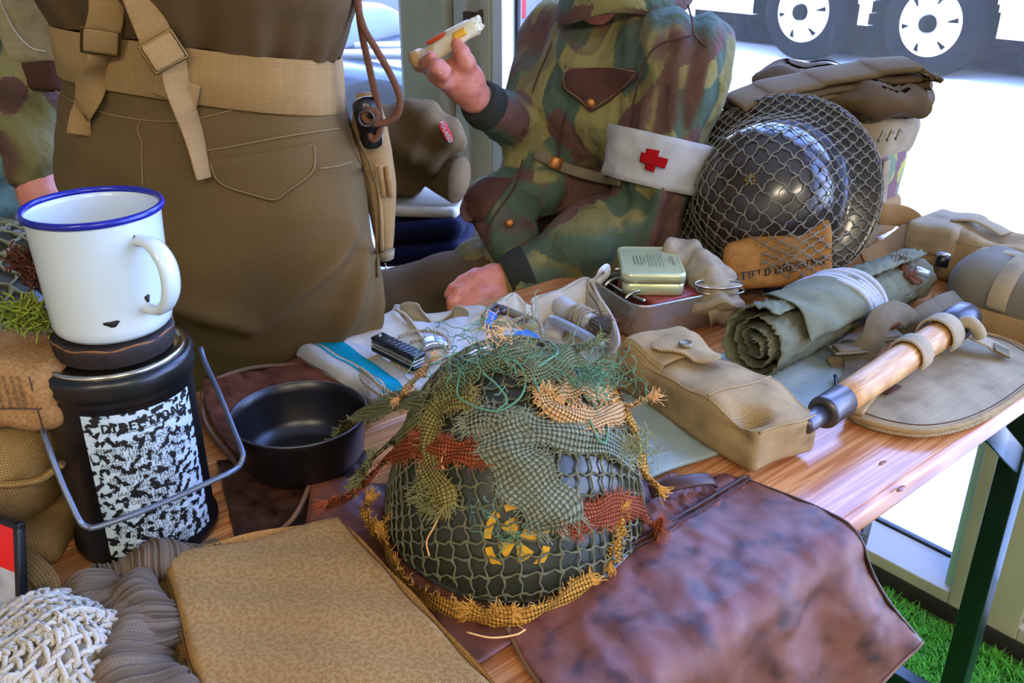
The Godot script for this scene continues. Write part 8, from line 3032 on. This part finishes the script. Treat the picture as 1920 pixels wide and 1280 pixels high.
func rear_pouch() -> void:
	var t := thing("rear_pouch", "brown canvas pouch with a flap at the far right, behind the water bottle", "pouch", Vector3(1.435, TB, -0.535))
	var mb := MB.new()
	var o := Vector3(1.437, TB + 0.039, -0.525)
	rbox(mb, Vector3(0.105, 0.078, 0.30), 0.014, 14, func(p): return p + Vector3(0.003 * sin(p.z * 40.0), (0.004 * sin(p.z * 60.0) + 0.003 * sin(p.x * 80.0 + p.z * 30.0)) * smoothstep(0.0, 0.03, p.y), 0), o)
	put("body", mb, M.pouch, t)
	var fl := MB.new()
	rbox(fl, Vector3(0.118, 0.050, 0.085), 0.012, 8, func(p): return p + Vector3(0, 0.003 * sin(p.z * 80.0), 0), o + Vector3(0, 0.021, -0.110))
	put("flap", fl, M.webpale, t)
	var tb := MB.new()
	strap(tb, curve([o + Vector3(-0.01, 0.050, -0.10), o + Vector3(-0.005, 0.056, -0.07), o + Vector3(0.0, 0.050, -0.045), o + Vector3(-0.002, 0.043, -0.02)], 12), Vector3.UP, 0.030, 0.004)
	put("tab", tb, M.webpale, t)
	var se := MB.new()
	tube(se, [o + Vector3(-0.0525, 0.031, -0.14), o + Vector3(-0.0535, 0.031, 0.0), o + Vector3(-0.0525, 0.031, 0.145)], 0.0016, 5)
	put("seam", se, M.webpale, t)


func water_bottle() -> void:
	var t := thing("water_bottle", "grey felt covered water bottle in a webbing harness at the right edge", "water bottle", Vector3(1.30, TB, -0.44))
	var c := Vector3(1.305, TB + 0.048, -0.435)
	var mb := MB.new()
	rbox(mb, Vector3(0.128, 0.095, 0.25), 0.044, 12, func(p): return p + Vector3(0, 0.002 * sin(p.z * 50.0), 0), c + Vector3(0, 0, 0.012))
	put("felt", mb, M.felt, t)
	var hz := MB.new()
	# band round the foot and along the top, strap across
	var ring := PackedVector3Array()
	var nn := PackedVector3Array()
	for i in 41:
		var z := lerpf(-0.115, 0.13, i / 40.0)
		ring.append(c + Vector3(-0.0655, -0.030, z))
		nn.append(Vector3(-1, 0.1, 0))
	strap(hz, ring, nn, 0.034, 0.004)
	put("foot_band", hz, M.web, t)
	var h2 := MB.new()
	var top := []
	for q in [-0.108, -0.09, -0.05, 0.0, 0.05, 0.12]:
		top.append(c + Vector3(0.008, 0.0475 - 0.020 * pow(maxf(0.0, -q - 0.075) / 0.033, 2), q))
	strap(h2, curve(top, 24), Vector3.UP, 0.020, 0.003)
	put("top_band", h2, M.webpale, t)
	var h3 := MB.new()
	var x0 := []
	for i in 9:
		var a := lerpf(0.35, 3.3, i / 8.0)
		x0.append(c + Vector3(cos(a) * 0.0675, sin(a) * 0.0495, -0.028))
	var cs := curve(x0, 28)
	var n3 := PackedVector3Array()
	for p in cs:
		n3.append((p - c - Vector3(0, 0, -0.028)).normalized())
	strap(h3, cs, n3, 0.026, 0.003)
	put("cross_strap", h3, M.webpale, t)


func tool_and_cover() -> void:
	# canvas cover: flat with rounded end, piped edge
	var t := thing("tool_cover", "flat rounded canvas tool cover with piped edge at the table's near edge", "tool cover", Vector3(1.0162, 0.78, -0.4318))
	var ol := [Vector3(0.8913, 0.78, -0.4602), Vector3(0.8849, 0.78, -0.4343), Vector3(0.8949, 0.78, -0.4047), Vector3(0.9153, 0.78, -0.3816), Vector3(0.9577, 0.78, -0.3637), Vector3(1.0158, 0.78, -0.3551), Vector3(1.0829, 0.78, -0.3547), Vector3(1.1545, 0.78, -0.3603), Vector3(1.1899, 0.78, -0.3784), Vector3(1.2171, 0.78, -0.4272), Vector3(1.2096, 0.78, -0.4663), Vector3(1.1713, 0.78, -0.4986), Vector3(1.115, 0.78, -0.5135), Vector3(1.0403, 0.78, -0.5047), Vector3(0.9468, 0.78, -0.4817)]
	var rim := curve(ol, 90, true)
	var mb := MB.new()
	var cen := Vector3.ZERO
	for p in rim:
		cen += p
	cen /= rim.size()
	var at := mb.v.size()
	var rings := [[1.0, 0.003], [1.012, 0.008], [1.0, 0.0125], [0.93, 0.0145], [0.8, 0.0150], [0.6, 0.0155], [0.4, 0.0165], [0.2, 0.0165], [0.0, 0.0165]]
	for q in rings:
		for p in rim:
			var v: Vector3 = cen + (p - cen) * q[0]
			v.y = TB + q[1] + 0.0015 * sin(v.x * 60.0 + v.z * 90.0) * (1.0 - q[0])
			mb.vert(v, v.x, v.z)
	for j in rings.size() - 1:
		for i in 90:
			var i2 := (i + 1) % 90
			mb.quad(at + j * 90 + i, at + (j + 1) * 90 + i, at + (j + 1) * 90 + i2, at + j * 90 + i2)
	put("body", mb, M.webpale, t)
	var pi := MB.new()
	var pr := PackedVector3Array()
	var pr2 := PackedVector3Array()
	for p in rim:
		var v: Vector3 = cen + (p - cen) * 1.008
		v.y = TB + 0.0115
		pr.append(v)
		v = cen + (p - cen) * 0.94
		v.y = TB + 0.0146
		pr2.append(v)
	tube(pi, pr, 0.0034, 8, true)
	put("piping", pi, M.pouch, t)
	var st := MB.new()
	tube(st, pr2, 0.0007, 4, true)
	put("stitching", st, M.smock_brown, t)
	# gusset with eyelets along the back edge
	var gu := MB.new()
	var gp := curve([Vector3(0.8787, 0.798, -0.4515), Vector3(0.9263, 0.8, -0.4625), Vector3(0.9915, 0.802, -0.4735), Vector3(1.055, 0.802, -0.4775), Vector3(1.1059, 0.8, -0.4724)], 24)
	strap(gu, gp, Vector3.UP, 0.024, 0.005)
	put("gusset", gu, M.pouch, t)
	for p in [Vector3(0.9806, 0.806, -0.491), Vector3(1.049, 0.806, -0.4978)]:
		var ey := MB.new()
		lathe(ey, [Vector2(0.0068, 0.0), Vector2(0.006, 0.0016), Vector2(0.0045, 0.0014), Vector2(0.004, 0.0)], 20)
		put("eyelet", ey, M.silver, t, Transform3D(Basis.IDENTITY, p))

	# helve
	var h := thing("wooden_helve", "wooden tool helve with dark metal ferrules strapped on the canvas cover", "tool handle", Vector3(0.9725, 0.8, -0.4726))
	var a := Vector3(0.7697, 0.822, -0.4465)
	var b := Vector3(1.1553, 0.832, -0.4638)
	var d := (b - a).normalized()
	var L := a.distance_to(b)
	var up := (Vector3.UP - d * d.y).normalized()
	var xf := Transform3D(Basis(d, up, d.cross(up)), a)
	var prof := func(mbx: MB, pts: Array) -> void:
		var ps := PackedVector3Array()
		var rs := PackedFloat32Array()
		for q in pts:
			ps.append(Vector3(q[0], 0, 0))
			rs.append(q[1])
		tube(mbx, ps, rs, 32)
	var wd := MB.new()
	prof.call(wd, [[0.078, 0.0165], [0.11, 0.0172], [0.18, 0.0182], [0.26, 0.0176], [0.33, 0.0185], [L - 0.05, 0.0195]])
	for i in wd.uv.size():
		wd.uv[i] = Vector2(wd.v[i].x, wd.v[i].z)
	put("wood", wd, M.handle, h, xf)
	var tp := MB.new()
	prof.call(tp, [[0.0, 0.006], [0.002, 0.0095], [0.006, 0.0105], [0.042, 0.0105]])
	put("tip", tp, M.gunmetal, h, xf)
	var fe := MB.new()
	prof.call(fe, [[0.038, 0.012], [0.039, 0.0172], [0.043, 0.0182], [0.047, 0.0178], [0.080, 0.0178], [0.082, 0.0165]])
	put("ferrule", fe, M.gunmetal, h, xf)
	var fb := MB.new()
	prof.call(fb, [[L - 0.056, 0.0185], [L - 0.054, 0.0215], [L - 0.02, 0.0225], [L - 0.004, 0.0215], [L, 0.018]])
	put("ferrule", fb, M.gunmetal, h, xf)

	# the two loops of the cover that hold the helve, parts of the cover
	for q in [[0.235, 0.026, 0.0215], [L - 0.075, 0.030, 0.0235]]:
		var lp := MB.new()
		var c: Vector3 = a + d * q[0]
		var side := d.cross(Vector3.UP).normalized()
		var ps := PackedVector3Array()
		var ns := PackedVector3Array()
		for i in 30:
			var an := lerpf(-0.5, PI + 0.5, i / 29.0)
			var nn := side * cos(an) + Vector3.UP * sin(an)
			ps.append(c + nn * q[2])
			ns.append(nn)
		strap(lp, ps, ns, q[1], 0.0035)
		put("loop", lp, M.webpale, t)
	var tl := MB.new()
	strap(tl, curve([Vector3(1.1323, 0.825, -0.4511), Vector3(1.1334, 0.82, -0.4349), Vector3(1.1461, 0.81, -0.4253), Vector3(1.1562, 0.802, -0.4081)], 16), (Vector3.UP - FW * 0.2).normalized(), 0.026, 0.0035)
	var tlo := put("strap_tail", tl, M.webpale, t)
	var cl := MB.new()
	rbox(cl, Vector3(0.020, 0.004, 0.024), 0.0015, 1)
	var cd := (Vector3(1.1562, 0.802, -0.4081) - Vector3(1.1461, 0.81, -0.4253)).normalized()
	put("strap_end", cl, M.dullbrass, tlo, Transform3D(Basis(cd, Vector3.UP, cd.cross(Vector3.UP)), Vector3(1.1482, 0.806, -0.41)))
	var kn := MB.new()
	tube(kn, curve([Vector3(1.1055, 0.842, -0.4497), Vector3(1.1083, 0.846, -0.4398), Vector3(1.1104, 0.84, -0.4303), Vector3(1.1149, 0.83, -0.4263)], 12), 0.008, 10)
	put("keeper", kn, M.webpale, t)
	var tg := MB.new()
	strap(tg, [Vector3(0.944, 0.8, -0.4527), Vector3(0.9587, 0.8, -0.4524), Vector3(0.9737, 0.799, -0.4526)], Vector3.UP, 0.014, 0.003)
	put("tag", tg, M.smock_brown, t)

	# webbing straps with buckles between the roll and the cover
	var s := thing("buckled_strap", "webbing strap with brass buckles arching behind the wooden helve", "strap", Vector3(1.0806, 0.78, -0.5318))
	var m1 := MB.new()
	var sp := curve([Vector3(0.98, 0.786, -0.5399), Vector3(1.0056, 0.8, -0.5245), Vector3(1.0196, 0.82, -0.5144), Vector3(1.0389, 0.842, -0.5188), Vector3(1.0685, 0.846, -0.5148), Vector3(1.0896, 0.832, -0.5058), Vector3(1.0969, 0.81, -0.5092)], 44)
	strap(m1, sp, (-FW * 0.75 + Vector3.UP * 0.65).normalized(), 0.030, 0.003)
	put("webbing", m1, M.strapgrey, s)
	var m2 := MB.new()
	strap(m2, curve([Vector3(1.1201, 0.81, -0.5183), Vector3(1.1403, 0.824, -0.5097), Vector3(1.1793, 0.83, -0.5054), Vector3(1.2188, 0.828, -0.5028)], 20), (-FW * 0.6 + Vector3.UP * 0.8).normalized(), 0.030, 0.003)
	put("webbing", m2, M.strapgrey, s)
	var m3 := MB.new()
	strap(m3, curve([Vector3(1.0513, 0.804, -0.5326), Vector3(1.0541, 0.814, -0.5189), Vector3(1.0636, 0.81, -0.5053), Vector3(1.0957, 0.8, -0.4957), Vector3(1.1003, 0.796, -0.4924)], 20), Vector3.UP, 0.026, 0.003)
	put("webbing", m3, M.strapgrey, s)
	var m4 := MB.new()
	strap(m4, curve([Vector3(1.0137, 0.8, -0.5544), Vector3(1.0139, 0.806, -0.5418), Vector3(1.0102, 0.802, -0.5314), Vector3(0.9827, 0.79, -0.5081), Vector3(0.9457, 0.788, -0.4966)], 20), (Vector3.UP - FW * 0.3).normalized(), 0.030, 0.003)
	put("webbing", m4, M.strapgrey, s)
	for q in [[Vector3(0.999, 0.808, -0.5345), 0.040], [Vector3(1.059, 0.816, -0.5133), 0.032]]:
		var bu := MB.new()
		var hw: float = q[1] * 0.5
		for e in [[Vector3(0, 0, 0.011), Vector3(q[1], 0.004, 0.004)], [Vector3(0, 0, -0.011), Vector3(q[1], 0.004, 0.004)], [Vector3(hw, 0, 0), Vector3(0.004, 0.004, 0.026)], [Vector3(-hw, 0, 0), Vector3(0.004, 0.004, 0.026)]]:
			rbox(bu, e[1], 0.0015, 1, null, e[0])
		put("buckle", bu, M.dullbrass, s, Transform3D(Basis(RT, Vector3.UP, -FW).rotated(Vector3.UP, 0.15), q[0]))
		var lo := MB.new()
		rbox(lo, Vector3(q[1] * 0.8, 0.008, 0.022), 0.0035, 3, null, Vector3(0, 0.001, 0.001))
		put("strap_fold", lo, M.strapgrey, s, Transform3D(Basis(RT, Vector3.UP, -FW).rotated(Vector3.UP, 0.15), q[0]))
	var hk := MB.new()
	tube(hk, [Vector3(1.1015, 0.82, -0.5181), Vector3(1.1072, 0.816, -0.5072), Vector3(1.1161, 0.812, -0.4981)], 0.0028, 8)
	tube(hk, curve([Vector3(0.9539, 0.792, -0.5198), Vector3(0.9275, 0.79, -0.4999), Vector3(0.9276, 0.79, -0.4928)], 8), 0.0024, 8)
	put("hook", hk, M.gunmetal, s)
